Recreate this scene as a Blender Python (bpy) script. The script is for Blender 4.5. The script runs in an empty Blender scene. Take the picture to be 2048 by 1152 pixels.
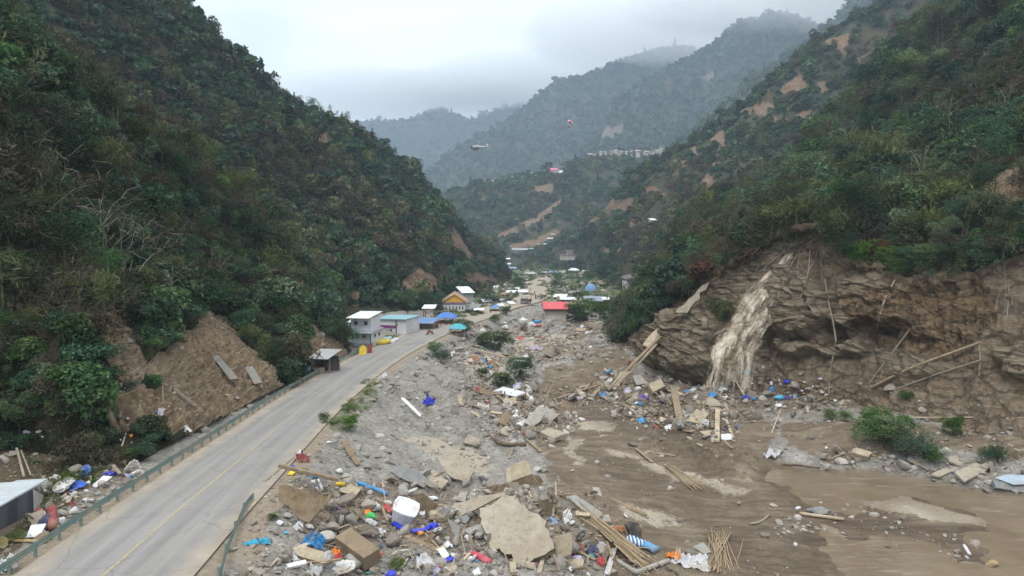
import bpy, math, random
import numpy as np
from mathutils import Vector, Matrix
from mathutils.bvhtree import BVHTree

# ------------------------------------------------------------------ camera, world, sun, exposure
S = bpy.context.scene
COL = S.collection
CAMZ = 15.0
F = 1365.0                       # focal length in pixels of a 2048 wide frame (24 mm on 36 mm)
PITCH = math.atan(86 / F)
cam_d = bpy.data.cameras.new("camera"); cam = bpy.data.objects.new("camera", cam_d); COL.objects.link(cam)
cam_d.sensor_width = 36; cam_d.lens = F / 2048 * 36; cam_d.clip_start = 0.5; cam_d.clip_end = 30000
cam.location = (0, 0, CAMZ); cam.rotation_euler = (math.pi / 2 - PITCH, 0, 0)
S.camera = cam
S.view_settings.view_transform = 'Standard'; S.view_settings.look = 'None'
S.view_settings.exposure = 0.0; S.view_settings.gamma = 1.0
cy = S.cycles
cy.use_denoising = True
try: cy.denoiser = 'OPENIMAGEDENOISE'
except Exception: pass
cy.max_bounces = 5; cy.diffuse_bounces = 2; cy.glossy_bounces = 2; cy.transmission_bounces = 3
cy.transparent_max_bounces = 12; cy.volume_bounces = 1; cy.caustics_reflective = False; cy.caustics_refractive = False
cy.use_adaptive_sampling = False; cy.sample_clamp_indirect = 4
SUN_EL, SUN_AZ = math.radians(50), math.radians(206)

w = bpy.data.worlds.new("World"); S.world = w; w.use_nodes = True
nt = w.node_tree; nt.nodes.clear()
def N(t, ty, **k):
    n = t.nodes.new(ty)
    for a, b in k.items():
        if a == 'ins':
            for i, v in b.items():
                if hasattr(v, 'is_output'): t.links.new(v, n.inputs[i])
                else: n.inputs[i].default_value = v
        else: setattr(n, a, b)
    return n
def ramp(t, fac, stops, interp='LINEAR'):
    n = t.nodes.new('ShaderNodeValToRGB'); e = n.color_ramp.elements; n.color_ramp.interpolation = interp
    while len(e) < len(stops): e.new(0.5)
    for i, (p, c) in enumerate(stops):
        e[i].position = p; e[i].color = (*c, 1) if len(c) == 3 else c
    t.links.new(fac, n.inputs[0]); return n.outputs[0]
def mixc(t, fac, a, b, bt='MIX'):
    n = t.nodes.new('ShaderNodeMix'); n.data_type = 'RGBA'; n.blend_type = bt
    for i, v in ((0, fac), (6, a), (7, b)):
        if hasattr(v, 'is_output'): t.links.new(v, n.inputs[i])
        else: n.inputs[i].default_value = v if not isinstance(v, tuple) or len(v) == 4 else (*v, 1)
    return n.outputs[2]
def mth(t, op, a, b=0.0, c=0.0, clamp=False):
    n = t.nodes.new('ShaderNodeMath'); n.operation = op; n.use_clamp = clamp
    for i, v in enumerate((a, b, c)):
        if hasattr(v, 'is_output'): t.links.new(v, n.inputs[i])
        else: n.inputs[i].default_value = v
    return n.outputs[0]
sky = N(nt, 'ShaderNodeTexSky', sky_type='NISHITA', sun_disc=False, sun_elevation=SUN_EL, sun_rotation=SUN_AZ)
tc = N(nt, 'ShaderNodeTexCoord')
mp = N(nt, 'ShaderNodeMapping', ins={0: tc.outputs['Generated']}); mp.inputs['Scale'].default_value = (1.0, 1.0, 3.2)
n1 = N(nt, 'ShaderNodeTexNoise', ins={0: mp.outputs[0], 'Scale': 1.9, 'Detail': 5.0, 'Roughness': 0.45, 'Distortion': 0.3})
# cloud deck: brighter overhead, grey towards the horizon, soft lumps
sep = N(nt, 'ShaderNodeSeparateXYZ', ins={0: tc.outputs['Generated']})
elev = ramp(nt, sep.outputs[2], [(0.0, (.50, .57, .64)), (0.12, (.56, .62, .68)), (0.20, (.78, .81, .835)), (0.30, (.95, .965, .98)), (0.55, (1.25, 1.26, 1.28)), (1.0, (1.75, 1.75, 1.75))])
lum = ramp(nt, n1.outputs[0], [(0.32, (.66, .69, .73)), (0.46, (.84, .86, .88)), (0.58, (1.0, 1.0, 1.0)), (0.7, (1.06, 1.05, 1.04))])
cl = mixc(nt, 1.0, elev, lum, 'MULTIPLY')
b1 = N(nt, 'ShaderNodeBackground', ins={0: sky.outputs[0], 1: 0.08})
b2 = N(nt, 'ShaderNodeBackground', ins={0: cl, 1: 1.62})
ms = N(nt, 'ShaderNodeMixShader', ins={0: 0.93, 1: b1.outputs[0], 2: b2.outputs[0]})
N(nt, 'ShaderNodeOutputWorld', ins={0: ms.outputs[0]})
sd = bpy.data.lights.new("sun", 'SUN'); sd.energy = 1.5; sd.angle = math.radians(11); sd.color = (1, .97, .92)
so = bpy.data.objects.new("sun", sd); COL.objects.link(so); so.location = (0, 0, 300)
sdir = Vector((math.sin(SUN_AZ) * math.cos(SUN_EL), math.cos(SUN_AZ) * math.cos(SUN_EL), math.sin(SUN_EL)))
so.rotation_euler = sdir.to_track_quat('Z', 'Y').to_euler()

# ------------------------------------------------------------------ helpers
rng = np.random.default_rng(7); random.seed(7)
CP, SP = math.cos(PITCH), math.sin(PITCH)
def ray(px, py):
    a, b = (px - 1024) / F, (576 - py) / F
    return np.array([a, CP + b * SP, -SP + b * CP])
def at_d(px, py, d):
    r = ray(px, py); return np.array([0, 0, CAMZ]) + r * (d / r[1])
def at_z(px, py, z):
    r = ray(px, py); return np.array([0, 0, CAMZ]) + r * ((z - CAMZ) / r[2])
def proj(P):
    P = np.asarray(P, float); q = P - np.array([0, 0, CAMZ])
    f = q[..., 1] * CP - q[..., 2] * SP; u = q[..., 1] * SP + q[..., 2] * CP
    f = np.where(f < .1, .1, f)
    return 1024 + F * q[..., 0] / f, 576 - F * u / f
def _h(ix, iy, iz, s):
    with np.errstate(over='ignore'):
        n = ix.astype(np.uint32) * np.uint32(374761393) + iy.astype(np.uint32) * np.uint32(668265263) + iz.astype(np.uint32) * np.uint32(2246822519) + np.uint32(s * 3266489917 & 0xffffffff)
        n = (n ^ (n >> np.uint32(13))) * np.uint32(1274126177); n = n ^ (n >> np.uint32(16))
        n = n * np.uint32(2654435761); n = n ^ (n >> np.uint32(15))
    return n.astype(np.float64) / 2147483647.5 - 1
def vn(P, s=0):
    i = np.floor(P).astype(np.int64); f = P - i; f = f * f * (3 - 2 * f); r = 0
    for a in (0, 1):
        for b in (0, 1):
            for c in (0, 1):
                r = r + _h(i[:, 0] + a, i[:, 1] + b, i[:, 2] + c, s) * np.where(a, f[:, 0], 1 - f[:, 0]) * np.where(b, f[:, 1], 1 - f[:, 1]) * np.where(c, f[:, 2], 1 - f[:, 2])
    return r
def fbm(P, sc, o=5, g=.5, s=0):
    P = np.asarray(P, float) * sc; r = 0; a = 1
    for k in range(o): r = r + a * vn(P, s + k); P = P * 2.03 + 17.3; a *= g
    return r
def sstep(a, b, x): t = np.clip((x - a) / (b - a), 0, 1); return t * t * (3 - 2 * t)
def poly_mask(X, Y, poly, soft):
    """1 inside the polygon, 0 outside, softened over `soft`"""
    poly = np.asarray(poly, float); ins = np.zeros(X.shape, bool); dm = np.full(X.shape, 1e9)
    for (ax, ay), (bx, by) in zip(poly, np.roll(poly, -1, 0)):
        c = ((ay > Y) != (by > Y)) & (X < (bx - ax) * (Y - ay) / (by - ay + 1e-12) + ax); ins ^= c
        ex, ey = bx - ax, by - ay; t = np.clip(((X - ax) * ex + (Y - ay) * ey) / (ex * ex + ey * ey + 1e-9), 0, 1)
        dm = np.minimum(dm, np.hypot(X - ax - t * ex, Y - ay - t * ey))
    return sstep(-soft, soft, np.where(ins, dm, -dm))

def mesh_np(name, V, Q, mats=(), smooth=True, mi=None):
    me = bpy.data.meshes.new(name); V = np.asarray(V, np.float32); Q = np.asarray(Q, np.int32)
    k = Q.shape[1]; me.vertices.add(len(V)); me.vertices.foreach_set('co', V.ravel())
    me.loops.add(Q.size); me.loops.foreach_set('vertex_index', Q.ravel())
    me.polygons.add(len(Q)); me.polygons.foreach_set('loop_start', np.arange(0, Q.size, k, dtype=np.int32))
    me.polygons.foreach_set('loop_total', np.full(len(Q), k, np.int32))
    me.polygons.foreach_set('use_smooth', np.full(len(Q), smooth))
    for m in mats: me.materials.append(m)
    if mi is not None: me.polygons.foreach_set('material_index', np.asarray(mi, np.int32))
    me.update(calc_edges=True); me.validate(); return me
def col_attr(me, name, arr):
    a = me.color_attributes.new(name, 'FLOAT_COLOR', 'POINT'); arr = np.asarray(arr, np.float32)
    if arr.shape[1] == 3: arr = np.hstack([arr, np.ones((len(arr), 1), np.float32)])
    a.data.foreach_set('color', arr.ravel())
def link(name, me, parent=None, label=None, cat=None, group=None, kind=None, loc=None):
    o = bpy.data.objects.new(name, me); COL.objects.link(o)
    if parent: o.parent = parent
    if label: o['label'] = label
    if cat: o['category'] = cat
    if group: o['group'] = group
    if kind: o['kind'] = kind
    if loc is not None: o.location = loc
    return o
def grid_quads(n, m):
    i = np.arange(n * m).reshape(n, m)
    return np.stack([i[:-1, :-1], i[:-1, 1:], i[1:, 1:], i[1:, :-1]], -1).reshape(-1, 4)
def catmull(C, n):
    """resample control rows C (k,...) to n rows through every control"""
    C = np.asarray(C, float); k = len(C); t = np.linspace(0, k - 1, n); i = np.minimum(t.astype(int), k - 2); f = (t - i).reshape((-1,) + (1,) * (C.ndim - 1))
    P = np.concatenate([[2 * C[0] - C[1]], C, [2 * C[-1] - C[-2]]]); a, b, c, d = P[i], P[i + 1], P[i + 2], P[i + 3]
    return .5 * (2 * b + (c - a) * f + (2 * a - 5 * b + 4 * c - d) * f ** 2 + (3 * b - a - 3 * c + d) * f ** 3)

# ------------------------------------------------------------------ materials
def new_mat(name):
    m = bpy.data.materials.new(name); m.use_nodes = True; t = m.node_tree; b = t.nodes['Principled BSDF']; return m, t, b
def bump(t, h, b, s=.5, d=.1):
    n = N(t, 'ShaderNodeBump', ins={'Strength': s, 'Distance': d, 'Height': h}); t.links.new(n.outputs[0], b.inputs['Normal'])
def tex(t, ty, coord, scale, **k):
    n = N(t, ty, **{a: b for a, b in k.items() if a in ('feature', 'distance', 'musgrave_type', 'noise_dimensions')})
    n.inputs['Scale'].default_value = scale; t.links.new(coord, n.inputs['Vector'])
    for a, v in k.items():
        if a in n.inputs: n.inputs[a].default_value = v
    return n
MATS = {}
def plain(name, col, rough=.7, var=.15, dirt=.35, dcol=(.30, .24, .17), scale=2.0, metal=0, bscale=0, bs=.25):
    """a painted / plastic / wood surface with uneven tone and mud on it"""
    if name in MATS: return MATS[name]
    m, t, b = new_mat(name); g = N(t, 'ShaderNodeTexCoord').outputs['Object']
    n = tex(t, 'ShaderNodeTexNoise', g, scale, Detail=5.0, Roughness=.6)
    n2 = tex(t, 'ShaderNodeTexNoise', g, scale * .37, Detail=6.0, Roughness=.65)
    lo = tuple(c * (1 - var) for c in col); hi = tuple(min(.9, c * (1 + var)) for c in col)
    c = ramp(t, n.outputs[0], [(.3, lo), (.7, hi)])
    f = ramp(t, n2.outputs[0], [(.42, (0, 0, 0)), (.60, (1, 1, 1))]); dirt = min(.85, dirt * 1.5 + .12)
    n4 = tex(t, 'ShaderNodeTexNoise', g, scale * 3.1, Detail=6.0, Roughness=.7); c = mixc(t, mth(t, 'MULTIPLY', ramp(t, n4.outputs[0], [(.54, (0, 0, 0)), (.66, (1, 1, 1))]), min(.6, dirt)), c, tuple(x * .55 for x in dcol))
    c = mixc(t, mth(t, 'MULTIPLY', f, dirt), c, dcol)
    t.links.new(c, b.inputs['Base Color']); b.inputs['Roughness'].default_value = rough; b.inputs['Metallic'].default_value = metal
    b.inputs['Specular IOR Level'].default_value = .3
    if bscale:
        n3 = tex(t, 'ShaderNodeTexNoise', g, bscale, Detail=4.0); bump(t, n3.outputs[0], b, bs, .05)
    MATS[name] = m; return m
# ------------------------------------------------------------------ road line
RC = [(-95, 1400, 1.2), (205, 1152, 0), (400, 985, -.5), (640, 790, -2.5), (760, 712, -3.9), (862, 664, -5), (938, 637, -6), (1003, 614, -7), (1043, 604, -7.5), (1068, 592, -8.1), (1067, 580, -8.8), (1063, 572, -9.2), (1085, 561, -9.8), (1150, 547, -10.5), (1215, 543, -11)]
RPTS = catmull([at_z(*c) for c in RC], 260)
RW = np.interp(RPTS[:, 1], [20, 60, 120, 200, 260, 320, 420, 600], [4.15, 4.1, 4.4, 5.2, 6.6, 7.4, 8.5, 9])      # half width
def road_side(P, w):
    T = np.gradient(P, axis=0); T[:, 2] = 0; T /= np.linalg.norm(T, axis=1)[:, None]
    Nn = np.stack([T[:, 1], -T[:, 0], 0 * T[:, 0]], 1); return P + Nn * np.asarray(w).reshape(-1, 1)

# ------------------------------------------------------------------ ground height: control points (px, py, z)
GC = [(560,1152,-.9),(700,1152,-2.5),(900,1152,-4),(1150,1152,-5.2),(1400,1152,-6.3),(1560,1152,-6.9),(1700,1152,-7.4),(1800,1120,-7.9),(2048,1152,-7.9),
 (500,1010,-.5),(600,1010,-1.4),(850,1000,-3.5),(1100,1000,-5.1),(1300,1000,-6.1),(1500,1010,-6.9),(1620,1040,-7.3),(1760,1060,-7.4),(1950,1110,-7.35),
 (620,900,-1.3),(740,900,-3),(950,900,-5),(1150,900,-6.2),(1300,900,-6.5),(1430,930,-6.6),(1560,950,-7.8),(1700,960,-7.95),(1850,980,-7.95),(2048,1030,-8),(1770,997,-7.2),(1800,1012,-7.15),(1850,1018,-7.15),(1900,1035,-7.15),(1960,1045,-7.25),(1700,1000,-7.7),(1990,1075,-7.9),(2120,1100,-7.5),
 (1600,920,-7.1),(1800,930,-7),(1950,950,-7),(2048,965,-7),(1560,890,-6.6),(1700,880,-5.9),(1850,890,-5.6),(2048,900,-5.2),
 (1600,830,-6),(1500,830,-6.6),(1500,790,-6),(1700,840,-5.2),
 (700,830,-2.6),(800,800,-4.4),(900,850,-5.9),(1000,900,-6.1),(830,750,-4.8),(950,790,-6.8),(1050,800,-8),(1200,820,-8),(1350,850,-7.2),(1380,800,-7),
 (870,690,-6.3),(950,710,-8.2),(1020,745,-8.8),(1100,800,-8.6),(1180,795,-8.2),(1290,770,-7.4),
 (1090,735,-5.6),(1180,728,-5.2),(1250,700,-4.3),(1100,690,-6.6),(1200,690,-6),(1030,700,-9),(960,670,-9.5),(1050,670,-10.5),(1150,665,-9),(1240,660,-6),
 (1000,640,-10.5),(1080,630,-12),(1160,630,-12),(1230,630,-9),(1120,600,-12.5),(1200,600,-11.5),(1030,610,-8.6),(1090,575,-9.6),(1140,570,-11),(1200,565,-11),
 (950,640,-6.6),(900,622,-6),(850,645,-5.2),(780,665,-4.6),(720,690,-4.4),(650,735,-3.1),(700,655,-4),(960,600,-8),(1010,585,-8.4),(1000,565,-9.5),(950,580,-8.4),(1030,553,-10.8),(1090,550,-11),(1180,553,-11.5),(1060,540,-12),(1150,537,-12),(1250,560,-9),
 (-200,1250,.2),(0,1100,-.4),(100,1030,-.5),(200,960,-.6),(330,880,-1),(450,810,-1.6),(560,760,-2.3),(-300,1000,1),(0,960,.2),(200,900,0)]
G3 = [at_z(*c) for c in GC]
for i in range(0, 250, 14):
    p = RPTS[i]
    for sgn in (-1, 1):
        G3.append(road_side(RPTS, RW * 1.15 * sgn)[i] - np.array([0, 0, .15]))
for x, y, z in [(120,20,-6),(60,25,-8),(150,60,-7),(150,120,-5),(10,12,-3),(-120,60,0),(-150,200,0),(200,300,-8),(300,700,-12),(-300,700,-12),(0,1000,-14),(20,26,-5),(-60,12,0),(500,1000,-12),(-500,1000,-12)]:
    G3.append(np.array([x, y, z], float))
G3 = np.array(G3)
def _phi(r): return np.sqrt(r * r + 4.0)
A = _phi(np.linalg.norm(G3[:, None, :2] - G3[None, :, :2], axis=2)); A += np.eye(len(G3)) * -.6
Wg = np.linalg.solve(np.block([[A, np.ones((len(G3), 1))], [np.ones((1, len(G3))), np.zeros((1, 1))]]), np.append(G3[:, 2], 0))
def road_near(XY):
    best = np.full(len(XY), 1e9); bz = np.zeros(len(XY)); bw = np.ones(len(XY))
    for i in range(0, len(RPTS) - 1):
        a, b = RPTS[i, :2], RPTS[i + 1, :2]; e = b - a; t = np.clip(((XY - a) @ e) / (e @ e), 0, 1)
        d = np.hypot(*(XY - a - t[:, None] * e).T); m = d < best
        best[m] = d[m]; bz[m] = (RPTS[i, 2] + t * (RPTS[i + 1, 2] - RPTS[i, 2]))[m]; bw[m] = RW[i]
    return best, bz, bw
GRAV_RIDGES = [[(770,690),(815,760),(900,825),(980,880)],[(840,700),(900,770),(960,830),(1010,870)],[(800,740),(840,790),(900,840)]]
def ground_h(XY, fine=True):
    h = np.empty(len(XY))
    for s in range(0, len(XY), 40000):
        q = XY[s:s + 40000]; h[s:s + 40000] = _phi(np.linalg.norm(q[:, None] - G3[None, :, :2], axis=2)) @ Wg[:-1] + Wg[-1]
    d, rz, rw = road_near(XY)
    P3 = np.column_stack([XY, np.zeros(len(XY))]); h0 = h.copy()
    wgt = 1 - sstep(rw * 1.04 + .3, rw * 1.25 + 3.4 + np.clip(XY[:, 1] - 150, 0, 200) * .05, d)
    if fine:
        px, py = proj(np.column_stack([XY, h0]))
        river = poly_mask(px, py, [(1490,925),(1700,945),(2100,1010),(2100,1160),(1690,1160),(1600,1090),(1500,1000)], 25)
        amp = (1 - .82 * river)
        n = fbm(P3, .16, 3, .5, 3) * .45 + fbm(P3, .7, 4, .55, 11) * .16 + np.abs(fbm(P3, 2.1, 2, .5, 20)) * .06
        h = h + n * amp * np.clip(1 + (XY[:, 1] - 60) / 120, 1, 2.2)
        h = h + river * fbm(P3, .45, 5, .6, 19) * .13
        # erosion gullies down the gravel embankment
        emb = poly_mask(px, py, [(770,690),(900,690),(1020,800),(1010,880),(820,870),(700,820)], 30)
        T = (XY @ np.array([.86, .5]))
        h -= emb * np.abs(np.sin(T * .55 + fbm(P3, .12, 2, .5, 5) * 1.5)) ** 5 * 1.5
        # soft terraces of mud
        mud = poly_mask(px, py, [(1060,800),(1500,800),(1560,930),(1700,1060),(1720,1152),(1250,1152),(1120,960)], 40)
        st = .3; clod = poly_mask(px, py, [(1280,850),(1420,850),(1530,930),(1500,960),(1400,945),(1300,900)], 25); h = h + clod * (.25 + np.abs(fbm(P3, .9, 4, .6, 17)) * .7); mud = mud * .4; hh = h / st; h = h * (1 - .6 * mud) + .6 * mud * st * (np.floor(hh) + sstep(.35, .75, hh - np.floor(hh)))
    else: px = py = None
    h = h * (1 - wgt) + (rz - .10 - np.clip(XY[:, 1] - 120, 0, 300) * .0016) * wgt
    far = sstep(800, 1000, XY[:, 1]); h = h * (1 - far) + -14 * far
    return h, d, rw
NR, NC = 620, 640
dd = np.geomspace(14, 1000, NR); tt = np.linspace(-1.02, 1.02, NC)
XY = np.stack([(dd[:, None] * tt[None, :]), np.repeat(dd[:, None], NC, 1)], -1).reshape(-1, 2)
gh, gd, grw = ground_h(XY)
GV = np.column_stack([XY, gh])
gpx, gpy = proj(GV)
def wob(P, s, sc, seed): return fbm(P, sc, 3, .55, seed) * s
wx = wob(GV, 22, .12, 30) + wob(GV, 9, .6, 33); wy = wob(GV, 14, .12, 31) + wob(GV, 5, .6, 34)
X_, Y_ = gpx + wx, gpy + wy
def PM(poly, soft): return poly_mask(X_, Y_, poly, soft)
mud = PM([(1060,770),(1250,745),(1400,780),(1500,810),(1560,850),(1540,900),(1560,930),(2100,1000),(2100,1180),(1240,1180),(1180,1060),(1110,960),(1075,880),(1030,820)], 22)
mud = np.maximum(mud, PM([(1090,735),(1250,690),(1260,780),(1090,800)], 12))
mud = np.maximum(mud, PM([(1560,840),(1850,850),(2100,870),(2100,900),(1650,915),(1560,890)], 14))
mud = np.maximum(mud, PM([(1010,690),(1120,655),(1170,645),(1230,650),(1130,700),(1040,710)], 8))
mud = np.maximum(mud, .75 * PM([(1430,770),(1700,760),(2100,840),(2100,860),(1700,820),(1480,810)], 14))
mud = np.maximum(mud, .55 * PM([(560,960),(900,960),(1180,1010),(1180,1130),(600,1100)], 25))
silt = PM([(800,880),(880,872),(960,900),(1010,935),(960,945),(880,912)], 10) * .8
silt = np.maximum(silt, PM([(1720,985),(1800,978),(1900,1005),(2005,1045),(1960,1055),(1850,1035),(1740,1015)], 5))
silt = np.maximum(silt, PM([(1640,1055),(1680,1065),(1760,1135),(1735,1140),(1670,1095)], 4))
silt = np.maximum(silt, .8 * PM([(1170,845),(1215,838),(1245,850),(1200,862),(1165,858)], 4))
silt = np.maximum(silt, .6 * PM([(1130,860),(1160,870),(1160,930),(1130,930)], 8))
silt = np.maximum(silt, .6 * PM([(1190,880),(1250,900),(1420,950),(1500,985),(1480,995),(1350,955),(1230,915)], 7))
silt = np.maximum(silt, .6 * PM([(1230,1000),(1330,1010),(1400,1040),(1330,1060),(1260,1035)], 12))
silt = np.maximum(silt, .7 * PM([(1020,680),(1150,655),(1170,662),(1060,690)], 5))
silt = np.maximum(silt, .8 * PM([(930,700),(1000,745),(990,760),(925,730)], 8))
grass = PM([(0,1100),(160,975),(330,890),(420,830),(380,820),(200,930),(0,1010)], 12) * .55
grass = np.maximum(grass, .8 * PM([(720,690),(800,665),(830,675),(760,700),(700,720)], 5))
grass = np.maximum(grass, .75 * PM([(900,590),(960,545),(1060,540),(1055,575),(1035,600),(990,612),(920,622)], 4))
grass = np.maximum(grass, .85 * PM([(1085,572),(1110,560),(1200,550),(1300,560),(1260,640),(1140,600),(1098,597)], 4))
grass = np.maximum(grass, .85 * PM([(1000,552),(1300,548),(1300,536),(1000,536)], 3))
grass = np.maximum(grass, .5 * PM([(660,850),(740,760),(780,770),(700,870)], 8))
grass = np.maximum(grass, .7 * PM([(870,622),(960,600),(950,625),(880,640)], 4))
wet = np.clip(1.15 - np.abs(GV[:, 2] + 7.45) * 2.5, 0, 1) * PM([(1450,915),(2100,960),(2100,1180),(1500,1180),(1440,1000)], 20)
wet = np.maximum(wet, .6 * PM([(1120,870),(1180,870),(1260,920),(1500,990),(1700,1100),(1720,1170),(1500,1170),(1400,1040),(1180,960)], 20))
wet = np.maximum(wet, .8 * PM([(1120,790),(1300,770),(1430,860),(1520,930),(1460,950),(1330,905),(1200,850)], 15))
dust = (1 - sstep(0, 2.6, gd - grw)) 
earth = PM([(440,1170),(500,1020),(560,940),(620,880),(660,860),(560,980),(520,1170)], 12) * .8
left = PM([(-900,1300),(-900,600),(500,640),(640,730),(400,830),(100,1030),(0,1110)], 15)

gm, t, b = new_mat("river gravel and mud")
P = N(t, 'ShaderNodeNewGeometry').outputs['Position']
v1 = tex(t, 'ShaderNodeTexVoronoi', P, 1.9, Randomness=1.0); v2 = tex(t, 'ShaderNodeTexVoronoi', P, 5.5, Randomness=1.0)
nn = tex(t, 'ShaderNodeTexNoise', P, .35, Detail=7.0, Roughness=.62); nf = tex(t, 'ShaderNodeTexNoise', P, 3.2, Detail=8.0, Roughness=.7); nb = tex(t, 'ShaderNodeTexNoise', P, .09, Detail=4.0)
def hsvr(c): return N(t, 'ShaderNodeSeparateColor', ins={0: c}).outputs[0]
g1 = ramp(t, hsvr(v1.outputs['Color']), [(0, (.13, .12, .105)), (.45, (.24, .225, .20)), (.8, (.32, .305, .275)), (1, (.50, .485, .45))])
g2 = ramp(t, hsvr(v2.outputs['Color']), [(0, (.11, .10, .088)), (.5, (.22, .205, .18)), (1, (.44, .42, .385))])
gr = mixc(t, ramp(t, nf.outputs[0], [(.42, (0, 0, 0)), (.58, (1, 1, 1))]), g1, g2)
gr = mixc(t, .55, gr, ramp(t, nn.outputs[0], [(.3, (.13, .115, .09)), (.55, (.27, .25, .215)), (.75, (.38, .36, .32))]))
md = ramp(t, nf.outputs[0], [(.25, (.095, .070, .046)), (.5, (.175, .135, .092)), (.75, (.28, .228, .165))])
md = mixc(t, .5, md, ramp(t, nn.outputs[0], [(.3, (.105, .077, .05)), (.52, (.20, .155, .108)), (.7, (.32, .268, .20))]))
mrot = N(t, 'ShaderNodeMapping', ins={0: P}); mrot.inputs['Rotation'].default_value = (0, 0, math.radians(-58)); mrot.inputs['Scale'].default_value = (.16, 1.5, 1)
nfl = tex(t, 'ShaderNodeTexNoise', mrot.outputs[0], 1.0, Detail=7.0, Roughness=.62, Distortion=.5)
md = mixc(t, ramp(t, nfl.outputs[0], [(.36, (.65, .65, .65)), (.52, (0, 0, 0))]), md, (.085, .062, .040))
md = mixc(t, ramp(t, nfl.outputs[0], [(.58, (0, 0, 0)), (.72, (.6, .6, .6))]), md, (.33, .28, .215))
zc = N(t, 'ShaderNodeSeparateColor', ins={0: N(t, 'ShaderNodeAttribute', attribute_name='zone').outputs['Color']})
z2 = N(t, 'ShaderNodeSeparateColor', ins={0: N(t, 'ShaderNodeAttribute', attribute_name='zone2').outputs['Color']})
def rough_edge(m, k=.55):
    x = mth(t, 'ADD', m, mth(t, 'MULTIPLY', mth(t, 'SUBTRACT', nf.outputs[0], .5), k)); x = mth(t, 'ADD', x, mth(t, 'MULTIPLY', mth(t, 'SUBTRACT', nn.outputs[0], .5), k))
    return ramp(t, x, [(.34, (0, 0, 0)), (.62, (1, 1, 1))])
sl = ramp(t, nf.outputs[0], [(.3, (.28, .235, .17)), (.6, (.41, .36, .285)), (.8, (.50, .45, .37))])
c = mixc(t, rough_edge(zc.outputs[0], .9), gr, md)
c = mixc(t, rough_edge(z2.outputs[0], .7), c, ramp(t, nf.outputs[0], [(.3, (.20, .155, .11)), (.7, (.36, .30, .225))]))
c = mixc(t, rough_edge(zc.outputs[1], 1.0), c, sl)
c = mixc(t, rough_edge(z2.outputs[1], .9), c, ramp(t, nf.outputs[0], [(.3, (.05, .042, .025)), (.6, (.12, .09, .055))]))
c = mixc(t, rough_edge(zc.outputs[2], .9), c, ramp(t, nf.outputs[0], [(.3, (.035, .055, .02)), (.6, (.09, .125, .045)), (.8, (.15, .14, .08))]))
wetf = mth(t, 'MULTIPLY', z2.outputs[2], 1.0)
c = mixc(t, mth(t, 'MULTIPLY', wetf, .75), c, mixc(t, 1.0, c, (.50, .44, .38), 'MULTIPLY'))
t.links.new(c, b.inputs['Base Color'])
t.links.new(mth(t, 'SUBTRACT', .92, mth(t, 'MULTIPLY', wetf, .35)), b.inputs['Roughness']); b.inputs['Specular IOR Level'].default_value = .25
gravely = mth(t, 'SUBTRACT', 1.0, mth(t, 'MULTIPLY', zc.outputs[0], .7))
hgt = mth(t, 'ADD', mth(t, 'MULTIPLY', mth(t, 'SUBTRACT', 1.0, v1.outputs['Distance']), gravely), mth(t, 'ADD', mth(t, 'MULTIPLY', nf.outputs[0], 1.3), mth(t, 'MULTIPLY', nfl.outputs[0], 1.2)))
bump(t, hgt, b, .8, .16)
gme = mesh_np("ground", GV, grid_quads(NR, NC), [gm])
col_attr(gme, 'zone', np.column_stack([mud, silt, grass])); col_attr(gme, 'zone2', np.column_stack([np.maximum(dust * .9, earth), left, wet]))
link("ground", gme, kind='structure')
# a broad base sheet that reaches the horizon
bm_, t, b = new_mat("distant valley floor"); b.inputs['Base Color'].default_value = (.07, .085, .05, 1); b.inputs['Roughness'].default_value = 1
nP = tex(t, 'ShaderNodeTexNoise', N(t, 'ShaderNodeNewGeometry').outputs['Position'], .02, Detail=6.0)
t.links.new(ramp(t, nP.outputs[0], [(.35, (.035, .05, .025)), (.65, (.12, .11, .075))]), b.inputs['Base Color'])
xs = np.linspace(-9000, 9000, 60); gx, gy = np.meshgrid(xs, xs + 3000)
BV = np.column_stack([gx.ravel(), gy.ravel(), np.full(gx.size, -24.) + fbm(np.column_stack([gx.ravel(), gy.ravel(), 0 * gx.ravel()]), .001, 3) * 3])
link("valley_floor", mesh_np("valley_floor", BV, grid_quads(60, 60), [bm_]), kind='structure')

# road surface, yellow line
def ribbon(name, P, Lw, Rw_, mat, dz, cross=9, kind='structure', i0=0, i1=None):
    P = P[i0:i1]; Lw = np.broadcast_to(Lw, (len(RPTS),))[i0:i1]; Rw_ = np.broadcast_to(Rw_, (len(RPTS),))[i0:i1]
    V = []
    for k in range(cross):
        f = k / (cross - 1); V.append(road_side(P, -Lw * (1 - f) + Rw_ * f))
    V = np.stack(V, 1); V[..., 2] += dz
    me = mesh_np(name, V.reshape(-1, 3), grid_quads(len(P), cross)[:, ::-1], [mat])
    uv = np.stack([np.repeat((np.cumsum(np.r_[0, np.linalg.norm(np.diff(P, axis=0), axis=1)]))[:, None], cross, 1), np.repeat(np.linspace(-1, 1, cross)[None], len(P), 0), 0 * V[..., 0]], -1)
    col_attr(me, 'along', uv.reshape(-1, 3)); return me
rm, t, b = new_mat("dusty asphalt")
P = N(t, 'ShaderNodeNewGeometry').outputs['Position']; al = N(t, 'ShaderNodeSeparateXYZ', ins={0: N(t, 'ShaderNodeAttribute', attribute_name='along').outputs['Vector']})
edge = mth(t, 'ABSOLUTE', al.outputs[1])
nl = tex(t, 'ShaderNodeTexNoise', N(t, 'ShaderNodeCombineXYZ', ins={0: mth(t, 'MULTIPLY', al.outputs[0], .05), 1: mth(t, 'MULTIPLY', al.outputs[1], 4.0)}).outputs[0], 1.6, Detail=6.0, Roughness=.6)
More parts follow.
